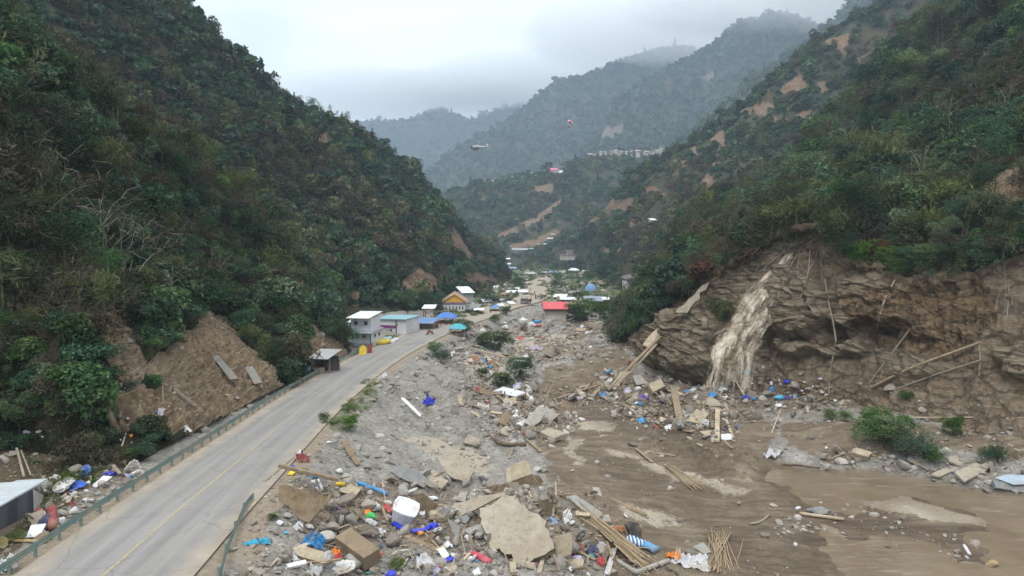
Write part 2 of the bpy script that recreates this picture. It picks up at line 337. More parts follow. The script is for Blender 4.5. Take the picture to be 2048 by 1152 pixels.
n5 = tex(t, 'ShaderNodeTexNoise', P, .5, Detail=7.0, Roughness=.65); n6 = tex(t, 'ShaderNodeTexNoise', P, 12, Detail=3.0)
asph = ramp(t, nl.outputs[0], [(.3, (.185, .18, .172)), (.5, (.235, .23, .222)), (.7, (.30, .29, .275))])
asph = mixc(t, .25, asph, ramp(t, n6.outputs[0], [(.3, (.15, .145, .14)), (.7, (.33, .32, .31))]))
e2 = mth(t, 'ADD', edge, mth(t, 'MULTIPLY', mth(t, 'SUBTRACT', n5.outputs[0], .5), .55))
trk = ramp(t, mth(t, 'ABSOLUTE', mth(t, 'SUBTRACT', mth(t, 'ABSOLUTE', mth(t, 'SUBTRACT', edge, .47)), .19)), [(.0, (1, 1, 1)), (.11, (0, 0, 0))])
asph = mixc(t, mth(t, 'MULTIPLY', trk, .30), asph, (.13, .125, .12))
ptc = ramp(t, tex(t, 'ShaderNodeTexNoise', P, .13, Detail=5.0, Roughness=.6).outputs[0], [(.50, (0, 0, 0)), (.60, (1, 1, 1))]); asph = mixc(t, mth(t, 'MULTIPLY', ptc, .22), asph, (.31, .295, .265))
dustf = ramp(t, e2, [(.0, (.08, .08, .08)), (.66, (.10, .10, .10)), (.92, (.85, .85, .85)), (1.0, (1, 1, 1))])
dustf = mth(t, 'MAXIMUM', dustf, mth(t, 'MULTIPLY', mth(t, 'SUBTRACT', al.outputs[0], 110.0), .012, clamp=True))
c = mixc(t, dustf, asph, ramp(t, n5.outputs[0], [(.3, (.27, .225, .17)), (.7, (.38, .33, .26))]))
crk = tex(t, 'ShaderNodeTexVoronoi', P, .16, feature='DISTANCE_TO_EDGE'); 
ck = tex(t, 'ShaderNodeTexVoronoi', N(t, 'ShaderNodeVectorMath', operation='ADD', ins={0: P, 1: n5.outputs['Color']}).outputs[0], .22, feature='DISTANCE_TO_EDGE')
c = mixc(t, mth(t, 'MULTIPLY', ramp(t, ck.outputs['Distance'], [(.0, (1, 1, 1)), (.012, (0, 0, 0))]), .45), c, (.12, .11, .10))
t.links.new(c, b.inputs['Base Color']); b.inputs['Roughness'].default_value = .85; b.inputs['Specular IOR Level'].default_value = .25
bump(t, n6.outputs[0], b, .25, .02)
link("road", ribbon("road", RPTS, RW, RW, rm, 0.0), kind='structure')
ym, t, b = new_mat("worn yellow paint"); n7 = tex(t, 'ShaderNodeTexNoise', N(t, 'ShaderNodeNewGeometry').outputs['Position'], 3.0, Detail=8.0, Roughness=.8)
t.links.new(ramp(t, n7.outputs[0], [(.38, (.25, .235, .20)), (.56, (.40, .33, .17)), (.72, (.46, .37, .16))]), b.inputs['Base Color']); b.inputs['Roughness'].default_value = .8
link("road_markings", ribbon("road_markings", RPTS, .07 + .0 * RW, .07, ym, .012, 2, i1=150), kind='structure')
# water in the river bed
wm, t, b = new_mat("muddy water"); P = N(t, 'ShaderNodeNewGeometry').outputs['Position']
nw = tex(t, 'ShaderNodeTexNoise', P, .25, Detail=6.0); nw2 = tex(t, 'ShaderNodeTexNoise', P, 2.2, Detail=3.0)
mw = N(t, 'ShaderNodeMapping', ins={0: P}); mw.inputs['Rotation'].default_value = (0, 0, math.radians(-20)); mw.inputs['Scale'].default_value = (.25, 1.3, 1)
nw3 = tex(t, 'ShaderNodeTexNoise', mw.outputs[0], 1.0, Detail=7.0, Roughness=.65, Distortion=.8)
wc = ramp(t, nw.outputs[0], [(.3, (.155, .115, .075)), (.7, (.215, .17, .118))]); t.links.new(mixc(t, ramp(t, nw3.outputs[0], [(.55, (0, 0, 0)), (.70, (.6, .6, .6))]), wc, (.34, .29, .22)), b.inputs['Base Color']); b.inputs['Roughness'].default_value = .14
b.inputs['Specular IOR Level'].default_value = .5; bump(t, mth(t, 'ADD', nw2.outputs[0], nw3.outputs[0]), b, .5, .06)
wp = [at_z(x, y, -7.5) for x, y in [(1480, 905), (1480, 1300), (2500, 1300), (2500, 905)]]
link("water", mesh_np("water", wp, [[0, 1, 2, 3]], [wm]), kind='structure')
# ------------------------------------------------------------------ hillsides
def hill_mat(name, scale, g0, g1, g2, soil0, soil1, bs=.6):
    m, t, b = new_mat(name); P = N(t, 'ShaderNodeNewGeometry').outputs['Position']
    n1 = tex(t, 'ShaderNodeTexNoise', P, scale, Detail=8.0, Roughness=.65); n2 = tex(t, 'ShaderNodeTexNoise', P, scale * .17, Detail=6.0, Roughness=.6)
    st = N(t, 'ShaderNodeMapping', ins={0: P}); st.inputs['Scale'].default_value = (1.0, 1.0, .22)
    n3 = tex(t, 'ShaderNodeTexNoise', st.outputs[0], scale * 2.2, Detail=7.0, Roughness=.7, Distortion=.6)
    g = ramp(t, n1.outputs[0], [(.3, g0), (.5, g1), (.7, g2)])
    g = mixc(t, ramp(t, n2.outputs[0], [(.45, (0, 0, 0)), (.7, (.6, .6, .6))]), g, (g2[0] * 1.3, g2[1] * .95, g2[2] * .8))
    s = ramp(t, n3.outputs[0], [(.30, soil0), (.5, tuple((a + c) / 2 for a, c in zip(soil0, soil1))), (.68, soil1)])
    s = mixc(t, ramp(t, n2.outputs[0], [(.4, (0, 0, 0)), (.62, (.55, .55, .55))]), s, (soil1[0] * .72, soil1[1] * .76, soil1[2] * .86))
    a = N(t, 'ShaderNodeAttribute', attribute_name='bare').outputs['Fac']
    f = ramp(t, mth(t, 'ADD', a, mth(t, 'MULTIPLY', mth(t, 'SUBTRACT', n1.outputs[0], .5), 1.3)), [(.4, (0, 0, 0)), (.6, (1, 1, 1))])
    t.links.new(mixc(t, f, g, s), b.inputs['Base Color']); b.inputs['Roughness'].default_value = 1; b.inputs['Specular IOR Level'].default_value = .1
    bump(t, mth(t, 'ADD', n1.outputs[0], n3.outputs[0]), b, bs, .8 / scale * .25); return m
SOIL0, SOIL1 = (.10, .068, .040), (.31, .23, .145)
hm_near = hill_mat("hillside undergrowth", .8, (.012, .013, .008), (.022, .024, .013), (.045, .040, .022), SOIL0, SOIL1)
hm_mid = hill_mat("wooded slope", .22, (.018, .028, .016), (.038, .048, .028), (.085, .080, .050), (.11, .07, .042), (.25, .17, .11))
hm_far = hill_mat("distant wooded slope", .05, (.018, .027, .02), (.032, .045, .03), (.07, .075, .05), (.10, .085, .065), (.19, .155, .12))
PATCH = {}
def patch(name, rows, nu, nv, mat, amp, sc, bare=(), o=5, soft=8, pin=0):
    C = np.array([[at_d(*p) if len(p) == 3 else np.array(p[:3]) for p in r] for r in rows])       # nv x nu x 3
    G = catmull(C, nv); G = catmull(G.transpose(1, 0, 2), nu).transpose(1, 0, 2)
    du = np.gradient(G, axis=1); dv = np.gradient(G, axis=0); Nn = np.cross(du, dv); Nn /= np.linalg.norm(Nn, axis=2)[..., None] + 1e-9
    mid = Nn[nv // 3, nu // 2]
    if mid[2] < 0: Nn = -Nn
    V = G.reshape(-1, 3); n = fbm(V, sc, o, .52, hash(len(name)) % 50 + 3)
    rid = 1 - np.abs(fbm(V, sc * .45, 3, .5, 60)) * 1.6
    pf = np.repeat(sstep(0, 1, np.arange(nv) / max(pin, 1e-6) / nv) if pin else np.ones(nv), nu)
    V = V + Nn.reshape(-1, 3) * ((n * amp + rid * amp * .8) * pf)[:, None]
    px, py = proj(V); X = px + fbm(V, sc * 2, 4, .6, 40) * soft; Y = py + fbm(V, sc * 2, 4, .6, 44) * soft
    br = np.zeros(len(V))
    for pl in bare: br = np.maximum(br, poly_mask(X, Y, pl, soft * .5))
    gul = np.abs(fbm(V * [1.5, 1.5, .22], sc * 8, 5, .62, 46)); V = V - Nn.reshape(-1, 3) * (sstep(.3, .7, br) * (gul - .25) * min(2.2, amp * .9))[:, None]
    Q = grid_quads(nv, nu)
    me = mesh_np(name, V, Q, [mat]); col_attr(me, 'bare', np.repeat(br[:, None], 3, 1))
    PATCH[name] = dict(V=V, Q=Q, G=V.reshape(nv, nu, 3), bare=br, N=Nn.reshape(-1, 3)); link(name, me, kind='structure'); return PATCH[name]
def back(row, dz, dd_):
    out = []
    for p in row:
        q = at_d(*p); s = (p[2] + dd_) / p[2]; out.append((q[0] * s, q[1] * s, q[2] - dz, 0))
    return out
A5 = [(-500,-200,52),(-100,40,66),(30,95,78),(150,175,88),(260,270,100),(370,350,114),(480,430,132),(570,510,155),(650,600,185)]
rowsA = [
 [(-700,1400,30),(-300,1230,34),(-30,1085,42),(170,985,44),(320,893,51),(455,825,65),(560,775,82),(640,740,98),(700,705,122)],
 [(-700,1150,34),(-300,1050,38),(-20,955,47),(165,890,49),(310,815,55),(440,770,70),(550,728,86),(625,712,101),(690,680,126)],
 [(-700,900,38),(-300,800,42),(-20,790,51),(160,770,50),(290,720,60),(410,690,75),(515,685,92),(600,665,106),(672,655,132)],
 [(-700,600,42),(-300,560,46),(-20,600,55),(150,610,57),(270,625,67),(380,632,82),(470,640,98),(560,630,112),(655,635,138)],
 [(-600,250,44),(-200,300,50),(0,400,60),(150,450,70),(270,480,82),(380,520,96),(480,550,112),(560,580,126),(645,617,150)],
 A5, back(A5, 6, 25), back(A5, 30, 60)]
bareA = [[(455,650),(500,690),(545,740),(560,775),(500,800),(420,820),(330,790),(290,740),(320,700),(370,660),(410,630)],
 [(120,550),(175,540),(210,560),(215,590),(150,595),(120,580)],[(170,590),(220,620),(265,665),(300,720),(290,790),(230,740),(205,690),(195,640)],
 [(600,640),(640,650),(690,700),(700,725),(660,735),(620,700)],[(190,780),(300,770),(400,820),(330,880),(230,860)],[(330,780),(420,810),(560,770),(610,755),(480,860),(380,900)]]
patch("left_bank", rowsA, 420, 330, hm_near, .9, .10, bareA, 6, 10)
ridgeB = [(-500,-900,215),(-150,-560,225),(60,-330,235),(200,-150,245),(340,-5,262),(450,95,285),(560,180,312),(650,240,340),(745,305,372),(820,365,398),(880,425,425),(930,478,450),(975,520,470),(1008,556,488)]
baseB = [(-500,800,105),(-150,760,112),(60,740,120),(200,725,126),(340,712,134),(450,700,142),(560,690,152),(650,675,165),(745,655,185),(820,640,212),(880,610,255),(935,592,310),(985,575,380),(1020,562,450)]
def lerp_row(a, b_, f, bulge=0.0):
    out = []
    for p, q in zip(a, b_): out.append((p[0] + (q[0] - p[0]) * f, p[1] + (q[1] - p[1]) * f, (p[2] + (q[2] - p[2]) * f) + bulge * (q[2] - p[2]) * f * (1 - f)))
    return out
rowsB = [lerp_row(baseB, ridgeB, -.12)] + [lerp_row(baseB, ridgeB, f, -.5) for f in (0, .25, .5, .75)] + [ridgeB, back(ridgeB, 12, 40), back(ridgeB, 60, 110)]
bareB = [[(895,462),(915,455),(935,490),(948,525),(940,538),(915,510),(898,490)],[(620,265),(655,270),(660,300),(625,290)],[(670,350),(700,355),(705,375),(680,378)],[(700,405),(745,410),(740,430),(705,430)],
 [(800,560),(840,545),(870,555),(885,590),(860,600),(810,590)],[(760,570),(800,565),(810,590),(770,600)],[(930,540),(985,550),(1000,566),(960,585),(930,575)],[(700,590),(720,585),(730,615),(705,615)],[(800,375),(830,390),(820,400),(800,395)]]
patch("left_hill", rowsB, 420, 260, hm_mid, 3.2, .022, bareB, 6, 7)
# right hill above the cliff
topD = [(1228,692,150),(1244,683,141),(1268,668,131),(1330,622,119),(1400,562,110),(1470,520,105),(1545,488,100),(1630,458,96),(1700,512,91),(1780,532,87),(1870,540,83),(1960,520,79),(2060,480,76),(2300,400,70),(2700,300,64)]
ridgeC = [(1240,672,235),(1256,645,245),(1290,588,260),(1340,508,275),(1400,440,285),(1475,400,292),(1545,362,298),(1615,312,296),(1675,255,290),(1722,190,280),(1782,120,270),(1850,62,262),(1915,-10,255),(2100,-300,240),(2600,-800,220)]
rowsC = [[(a[0], a[1] + 10, a[2] + 5) for a in topD]] + [topD] + [lerp_row(topD, ridgeC, f, -.75) for f in (.25, .5, .75)] + [ridgeC, back(ridgeC, 6, 25), back(ridgeC, 60, 90)]
bareC = [[(1930,360),(2048,330),(2060,440),(1980,430)],[(1690,525),(1700,500),(1800,515),(1860,530)]]
patch("right_hill", rowsC, 420, 280, hm_near, 1.6, .045, bareC, 6, 10, .28)
# the raw cliff of the landslide
def rw_(l): return l
botD = [(1195,782,120),(1225,800,116),(1262,800,112),(1330,800,106),(1400,800,101),(1470,800,97),(1545,805,93),(1630,810,89),(1700,830,85),(1780,850,80),(1870,880,75),(1960,905,70),(2060,915,67),(2300,930,62),(2700,960,56)]
ridgeC = ridgeC
lipD = [(a[0], a[1] + 2, a[2] - .7) for i, a in enumerate(topD)]
midD = []
for f, bul in ((.14, .3), (.3, 0), (.5, .3), (.72, .15)):
    midD.append([(a[0] + (c[0] - a[0]) * f, a[1] + (c[1] - a[1]) * f, a[2] + (c[2] - a[2]) * (f ** 1.3) + bul) for a, c in zip(topD, botD)])
topd2 = [(a[0], a[1] - 1, a[2] + 2) for a in topD]
cm, t, b = new_mat("wet cliff rock and earth"); P = N(t, 'ShaderNodeNewGeometry').outputs['Position']
mpn = N(t, 'ShaderNodeMapping', ins={0: P}); mpn.inputs['Scale'].default_value = (.35, .35, 2.6); mpn.inputs['Rotation'].default_value = (0.12, .22, 0)
ns = tex(t, 'ShaderNodeTexNoise', mpn.outputs[0], .8, Detail=9.0, Roughness=.68, Distortion=.9)
mpv = N(t, 'ShaderNodeMapping', ins={0: P}); mpv.inputs['Scale'].default_value = (1.6, 1.6, .13)
nv_ = tex(t, 'ShaderNodeTexNoise', mpv.outputs[0], 1.2, Detail=6.0, Roughness=.6); nb = tex(t, 'ShaderNodeTexNoise', P, .14, Detail=5.0, Roughness=.55); nq = tex(t, 'ShaderNodeTexNoise', P, 1.1, Detail=8.0, Roughness=.7)
earth_c = ramp(t, nq.outputs[0], [(.25, (.105, .074, .046)), (.5, (.215, .158, .102)), (.78, (.35, .275, .19))])
rock_c = ramp(t, ns.outputs[0], [(.28, (.075, .056, .037)), (.42, (.19, .148, .097)), (.6, (.29, .232, .158)), (.8, (.38, .325, .24))])
rk = mth(t, 'ADD', N(t, 'ShaderNodeAttribute', attribute_name='rock').outputs['Fac'], mth(t, 'MULTIPLY', mth(t, 'SUBTRACT', nq.outputs[0], .5), .8))
c = mixc(t, ramp(t, rk, [(.35, (0, 0, 0)), (.6, (1, 1, 1))]), earth_c, rock_c)
c = mixc(t, N(t, 'ShaderNodeAttribute', attribute_name='bare').outputs['Fac'], c, ramp(t, nq.outputs[0], [(.25, (.10, .065, .034)), (.5, (.205, .135, .072)), (.78, (.32, .225, .13))]))
crv = N(t, 'ShaderNodeVectorMath', operation='ADD', ins={0: P, 1: N(t, 'ShaderNodeVectorMath', operation='SCALE', ins={0: nq.outputs['Color'], 'Scale': 1.6}).outputs[0]}); crm = N(t, 'ShaderNodeMapping', ins={0: crv.outputs[0]}); crm.inputs['Rotation'].default_value = (.3, .5, .2); crm.inputs['Scale'].default_value = (.5, .5, 1.0)
crk_ = tex(t, 'ShaderNodeTexVoronoi', crm.outputs[0], .55, feature='DISTANCE_TO_EDGE'); crf = ramp(t, crk_.outputs['Distance'], [(0, (0, 0, 0)), (.07, (1, 1, 1))]); c = mixc(t, mth(t, 'MULTIPLY', mth(t, 'SUBTRACT', 1.0, crf), .38), c, (.05, .038, .026))
c = mixc(t, ramp(t, nv_.outputs[0], [(.52, (0, 0, 0)), (.70, (.5, .5, .5))]), c, (.30, .265, .215))
t.links.new(c, b.inputs['Base Color']); b.inputs['Roughness'].default_value = .75; b.inputs['Specular IOR Level'].default_value = .3
bump(t, mth(t, 'ADD', mth(t, 'ADD', mth(t, 'MULTIPLY', ns.outputs[0], 1.5), nq.outputs[0]), mth(t, 'MULTIPLY', crf, .5)), b, 1.0, .40)
rowsD = [topd2, lipD] + midD + [botD]
pd = patch("cliff", rowsD, 620, 300, cm, .75, .12, [[(1690,590),(1960,560),(1990,640),(1900,720),(1760,700)]], 6, 14, .25)
# strata steps, jutting outcrops and hollows on the cliff
Vd = pd['V']; Nd = pd['N']; sgn = np.sign((Nd * np.array([0, -1, .2])).sum(1))[:, None]; Nd = Nd * sgn
cx, cyy = proj(Vd); wxx = cx + fbm(Vd, .25, 4, .6, 81) * 13; wyy = cyy + fbm(Vd, .3, 4, .6, 82) * 9
BUL = [([(1575,535),(1625,548),(1660,590),(1665,640),(1625,662),(1590,672),(1540,665),(1528,630),(1540,585)], 3.4, 9), ([(1560,680),(1625,684),(1640,700),(1600,714),(1562,706)], 2.2, 5),
 ([(1340,630),(1405,612),(1440,660),(1425,700),(1430,735),(1385,757),(1340,752),(1318,720),(1322,660)], 3.0, 9), ([(1690,560),(1750,552),(1805,580),(1812,640),(1770,648),(1735,640),(1712,668),(1690,645)], 2.8, 8),
 ([(1826,655),(1862,650),(1874,670),(1850,680),(1824,674)], 1.5, 4), ([(1640,698),(1700,690),(1732,706),(1712,720),(1660,715)], 1.5, 4),
 ([(1440,570),(1500,530),(1560,520),(1520,580),(1440,620)], .5, 14), ([(1255,700),(1312,680),(1325,720),(1300,752),(1258,752)], 2.0, 6), ([(1995,700),(2060,690),(2100,760),(2010,765)], 1.6, 8), ([(1640,575),(1672,580),(1690,640),(1675,668),(1650,640)], 1.2, 6), ([(1750,700),(1850,690),(1900,740),(1780,760)], .7, 14),
 ([(1290,745),(1330,735),(1420,757),(1470,775),(1460,800),(1300,790)], -3.0, 8), ([(1640,655),(1660,630),(1690,668),(1700,690),(1640,690)], -1.8, 6), ([(1530,668),(1550,672),(1555,760),(1520,760)], -1.5, 8), ([(1100,742),(1240,735),(1230,775),(1110,780)], -.8, 8), ([(1745,650),(1800,652),(1790,668),(1750,665)], -1.2, 4)]
bl = np.zeros(len(Vd)); big = np.zeros(len(Vd))
for pl, dep, so_ in BUL:
    m_ = poly_mask(wxx, wyy, pl, so_); bl += m_ * dep
    if dep > 0: big = np.maximum(big, m_)
tl = Vd[:, 2] + .22 * Vd[:, 0] + fbm(Vd, .12, 4, .55, 71) * 1.6
rock = np.maximum(sstep(.05, .5, fbm(Vd, .06, 3, .55, 73) - sstep(1700, 1800, cx) * .5), big)
h1 = _h(np.floor(tl / .7).astype(np.int64), np.floor(Vd[:, 0] * .22 + fbm(Vd, .5, 2, .5, 78) * .5).astype(np.int64), 0 * cx.astype(np.int64), 3)
h2 = _h(np.floor(tl / .28).astype(np.int64), np.floor(Vd[:, 0] * .5 + fbm(Vd, .5, 2, .5, 79) * .7).astype(np.int64), 0 * cx.astype(np.int64), 4)
pinD = np.repeat(sstep(.02, .2, np.arange(300) / 300), 620)
Vd2 = Vd + Nd * (pinD * (bl + rock * (h1 * .20 + h2 * .12) * (1 + big * .4) + fbm(Vd, .35, 4, .55, 77) * .35 + (1 - rock) * np.abs(fbm(Vd * [1.2, 1.2, .15], .9, 3, .5, 80)) * -.35))[:, None]
bpy.data.meshes["cliff"].vertices.foreach_set('co', Vd2.astype(np.float32).ravel()); bpy.data.meshes["cliff"].update(); pd['V'] = Vd2
col_attr(bpy.data.meshes["cliff"], 'rock', np.repeat(np.clip(np.maximum(rock * .7, big), 0, 1)[:, None], 3, 1))
# hills further up the valley
rE = [(1020,546,760),(1060,532,750),(1110,500,720),(1170,450,670),(1240,385,600),(1310,335,540),(1390,290,530),(1460,235,530),(1530,175,530),(1610,115,530),(1690,62,530),(1770,15,530),(1850,-50,520),(2000,-200,500),(2300,-450,480)]
bE = [(1020,549,720),(1050,548,710),(1090,547,700),(1150,546,680),(1200,552,560),(1240,575,400),(1290,600,320),(1350,600,310),(1420,600,310),(1500,600,320),(1600,600,330),(1700,600,330),(1800,600,330),(2000,600,330),(2300,600,330)]
rowsE = [bE] + [lerp_row(bE, rE, f, -.3) for f in (.25, .5, .75)] + [rE, back(rE, 10, 60), back(rE, 90, 160)]
bareE = [[(1170,430),(1190,410),(1230,400),(1275,390),(1270,415),(1220,440),(1180,465)],[(1200,510),(1215,495),(1225,500),(1210,525)],[(1420,275),(1450,260),(1455,290),(1425,300)],[(1500,220),(1530,205),(1560,220),(1530,240)],
 [(1370,300),(1390,292),(1400,310),(1375,318)],[(1290,380),(1310,372),(1330,392),(1300,402)],[(1340,350),(1365,345),(1360,365)],[(1250,440),(1275,430),(1280,450),(1255,455)],[(1420,300),(1450,292),(1445,318)],[(1520,250),(1560,240),(1550,265)],[(1620,180),(1650,165),(1655,190)],[(1700,120),(1740,100),(1735,130)],[(1130,470),(1150,460),(1150,480)],[(1560,180),(1600,150),(1620,170),(1575,200)],[(1590,230),(1640,215),(1630,240),(1600,245)],[(1410,325),(1440,330),(1430,345)],[(1480,290),(1520,285),(1515,300)],[(1215,520),(1250,490),(1275,475),(1230,515)],[(1355,300),(1375,330),(1350,345)],[(1640,80),(1700,70),(1690,110)],
 [(1410,350),(1430,360),(1425,375),(1405,368)],[(1480,230),(1500,215),(1510,240)]]
patch("right_slope", rowsE, 360, 200, hm_mid, 4.5, .014, bareE, 6, 6)
rH3 = [(760,520,900),(830,455,920),(880,408,940),(980,374,960),(1040,360,960),(1110,350,950),(1220,328,940),(1320,316,930),(1410,258,990),(1490,195,1080),(1570,125,1180),(1650,62,1300),(1740,5,1400),(1850,-70,1450),(2050,-200,1450)]
bH3 = [(760,549,740),(830,549,740),(880,549,740),(960,548,740),(1030,548,745),(1100,547,760),(1200,546,780),(1300,530,780),(1400,530,680),(1490,520,700),(1570,500,750),(1650,480,800),(1740,480,850),(1850,480,900),(2050,480,900)]
rowsH3 = [bH3] + [lerp_row(bH3, rH3, f, -.3) for f in (.25, .5, .75)] + [rH3, back(rH3, 8, 60), back(rH3, 120, 240)]
bareH3 = [[(990,475),(1030,450),(1090,420),(1140,390),(1110,420),(1060,450),(1005,480)],[(960,400),(985,395),(980,410)],[(1050,375),(1110,362),(1100,385),(1060,390)],[(1000,500),(1060,480),(1110,455),(1120,465),(1060,495)]]
patch("village_spur", rowsH3, 360, 160, hm_mid, 7, .008, bareH3, 6, 5)
rH2 = [(1000,470,1500),(1080,410,1600),(1160,330,1700),(1230,235,1800),(1290,180,1850),(1350,135,1900),(1420,92,1950),(1490,58,1950),(1560,40,1950),(1640,60,1950),(1760,50,1950),(1900,10,1950)]
bH2 = [(1000,520,1150),(1080,500,1150),(1160,480,1150),(1230,460,1200),(1290,450,1200),(1350,440,1200),(1420,430,1250),(1490,420,1300),(1560,420,1350),(1640,400,1400),(1760,400,1450),(1900,400,1500)]
rowsH2 = [bH2] + [lerp_row(bH2, rH2, f, -.2) for f in (.33, .66)] + [rH2, back(rH2, 250, 500)]
patch("far_ridge", rowsH2, 300, 120, hm_far, 14, .0042, [[(1200,255),(1250,250),(1240,275),(1205,275)],[(1400,150),(1430,140),(1430,165)]], 6, 6)
rH1 = [(700,500,1800),(780,430,1900),(850,362,2000),(930,302,2100),(1000,258,2150),(1060,218,2200),(1130,172,2250),(1210,142,2300),(1300,112,2350),(1370,110,2400),(1460,150,2400),(1600,180,2400)]
bH1 = [(700,540,1400),(780,520,1400),(850,500,1400),(930,490,1400),(1000,480,1450),(1060,470,1500),(1130,460,1550),(1210,440,1600),(1300,430,1700),(1370,400,1800),(1460,400,1900),(1600,400,1900)]
rowsH1 = [bH1] + [lerp_row(bH1, rH1, f, -.2) for f in (.33, .66)] + [rH1, back(rH1, 250, 500)]
patch("middle_ridge", rowsH1, 300, 120, hm_far, 15, .0038, [], 6, 6)
rH0 = [(600,330,3000),(690,262,3050),(760,250,3100),(815,242,3100),(850,228,3100),(888,216,3100),(925,236,3100),(955,230,3150),(1010,212,3200),(1080,200,3250),(1180,190,3300),(1300,220,3300)]
bH0 = [(p[0], 480, 2500) for p in rH0]
rowsH0 = [bH0] + [lerp_row(bH0, rH0, f, -.2) for f in (.33, .66)] + [rH0, back(rH0, 300, 500)]
patch("distant_peak", rowsH0, 240, 90, hm_far, 14, .0035, [], 6, 6)

# ------------------------------------------------------------------ air
hz, t, b = new_mat("valley haze"); t.nodes.remove(b); out = [n for n in t.nodes if n.type == 'OUTPUT_MATERIAL'][0]
pv = N(t, 'ShaderNodeVolumePrincipled'); pv.inputs['Color'].default_value = (.66, .83, 1.0, 1); pv.inputs['Density'].default_value = HAZE = 2.3e-4; pv.inputs['Anisotropy'].default_value = .2
t.links.new(pv.outputs[0], out.inputs['Volume'])
def closed_box(name, mn, mx, mat, kind):
    V = [(x, y, z) for x in (mn[0], mx[0]) for y in (mn[1], mx[1]) for z in (mn[2], mx[2])]
    Q = [[0, 1, 3, 2], [4, 6, 7, 5], [0, 4, 5, 1], [2, 3, 7, 6], [0, 2, 6, 4], [1, 5, 7, 3]]
    return link(name, mesh_np(name, V, Q, [mat], smooth=False), kind=kind)
closed_box("haze", (-13000, -9500, -40), (13000, 15500, 900), hz, 'stuff')
# ------------------------------------------------------------------ foliage
def leaf_mat(name, c0, c1, c2, tr=.25):
    m = bpy.data.materials.new(name); m.use_nodes = True; t = m.node_tree; t.nodes.clear()
    a = N(t, 'ShaderNodeAttribute', attribute_name='tone').outputs['Fac']; r = N(t, 'ShaderNodeObjectInfo').outputs['Random']
    c = ramp(t, a, [(0, c0), (.5, c1), (1, c2)])
    h = N(t, 'ShaderNodeHueSaturation', ins={'Color': c, 'Hue': mth(t, 'ADD', .485, mth(t, 'MULTIPLY', r, .04)), 'Saturation': mth(t, 'ADD', .72, mth(t, 'MULTIPLY', mth(t, 'FRACT', mth(t, 'MULTIPLY', r, 7.3)), .45)), 'Value': mth(t, 'ADD', .55, mth(t, 'MULTIPLY', mth(t, 'FRACT', mth(t, 'MULTIPLY', r, 13.7)), .95))})
    d = N(t, 'ShaderNodeBsdfDiffuse', ins={0: h.outputs[0]}); e = N(t, 'ShaderNodeBsdfTranslucent', ins={0: h.outputs[0]})
    x = N(t, 'ShaderNodeMixShader', ins={0: tr, 1: d.outputs[0], 2: e.outputs[0]}); N(t, 'ShaderNodeOutputMaterial', ins={0: x.outputs[0]}); return m
LM = dict(
 dark=leaf_mat("dark evergreen leaves", (0.0175, 0.0375, 0.0225), (0.0475, 0.0875, 0.0475), (0.1063, 0.1625, 0.0900)),
 mid=leaf_mat("green leaves", (0.0300, 0.0575, 0.0250), (0.0750, 0.1250, 0.0525), (0.1500, 0.2125, 0.0875)),
 olive=leaf_mat("olive bamboo leaves", (0.0450, 0.0550, 0.0225), (0.0975, 0.1125, 0.0450), (0.1625, 0.1750, 0.0775)),
 brown=leaf_mat("withered brush", (0.0473, 0.0378, 0.0243), (0.0972, 0.0770, 0.0486), (0.1688, 0.1377, 0.0945), .1),
 bright=leaf_mat("fresh yellow green leaves", (.08, .12, .02), (.15, .21, .035), (.23, .29, .06)),
 rust=leaf_mat("rust coloured leaves", (.07, .03, .015), (.13, .055, .03), (.18, .09, .045)),
 red=leaf_mat("dark red leaves", (.06, .012, .012), (.10, .02, .018), (.15, .035, .03)),
 conifer=leaf_mat("conifer needles", (0.0135, 0.0270, 0.0162), (0.0324, 0.0540, 0.0324), (0.0567, 0.0837, 0.0486)),
 shrub=leaf_mat("green shrub leaves", (.040, .075, .022), (.085, .15, .042), (.15, .22, .07)),
 grass=leaf_mat("grass blades", (.045, .075, .015), (.085, .13, .03), (.14, .17, .06)))
bark = plain("grey brown bark", (.10, .078, .055), .95, .4, .1); palebark = plain("bleached dead wood", (.26, .225, .175), .95, .25, .2)
def unit(v): return v / (np.linalg.norm(v, axis=-1, keepdims=True) + 1e-9)
def leaves(C, dirn, size, rg, asp=.5, upb=.35, droop=0.0):
    n = len(C); nr = unit(dirn * .55 + rg.normal(size=(n, 3)) * .55 + np.array([0, 0, upb * 1.6])); a = unit(np.cross(nr, rg.normal(size=(n, 3)))); a[:, 2] -= droop; a = unit(a); b_ = unit(np.cross(nr, a))
    s = (size * (.6 + .8 * rg.random(n)))[:, None] if np.ndim(size) else (size * (.6 + .8 * rg.random(n)))[:, None]
    V = np.stack([C - a * s * .5, C + b_ * s * asp * .5, C + a * s * .5 - nr * s * .1, C - b_ * s * asp * .5], 1).reshape(-1, 3)
    return V, np.arange(4 * n).reshape(n, 4), np.repeat(rg.random(n) ** 1.2, 4)
def blob(seed, n, lobes, R=(1, 1, .8), size=.16, z0=.75, spread=.62, lr=(.28, .5), asp=.55):
    rg = np.random.default_rng(seed); c = unit(rg.normal(size=(lobes, 3))) * (rg.random((lobes, 1)) ** .5) * spread; r = rg.uniform(*lr, lobes)
    k = rg.choice(lobes, n, p=r ** 2 / (r ** 2).sum()); d = unit(rg.normal(size=(n, 3))); d[:, 2] = np.where(d[:, 2] < -.4, -d[:, 2], d[:, 2])
    P = (c[k] + d * (r[k] * (.72 + .4 * rg.random(n) ** 1.0))[:, None]) * np.array(R); P[:, 2] += z0
    V, Q, T = leaves(P, d, size, rg, asp); tone = np.clip(T * .7 + np.repeat(rg.random(lobes)[k], 4) * .4, 0, 1); return V, Q, tone
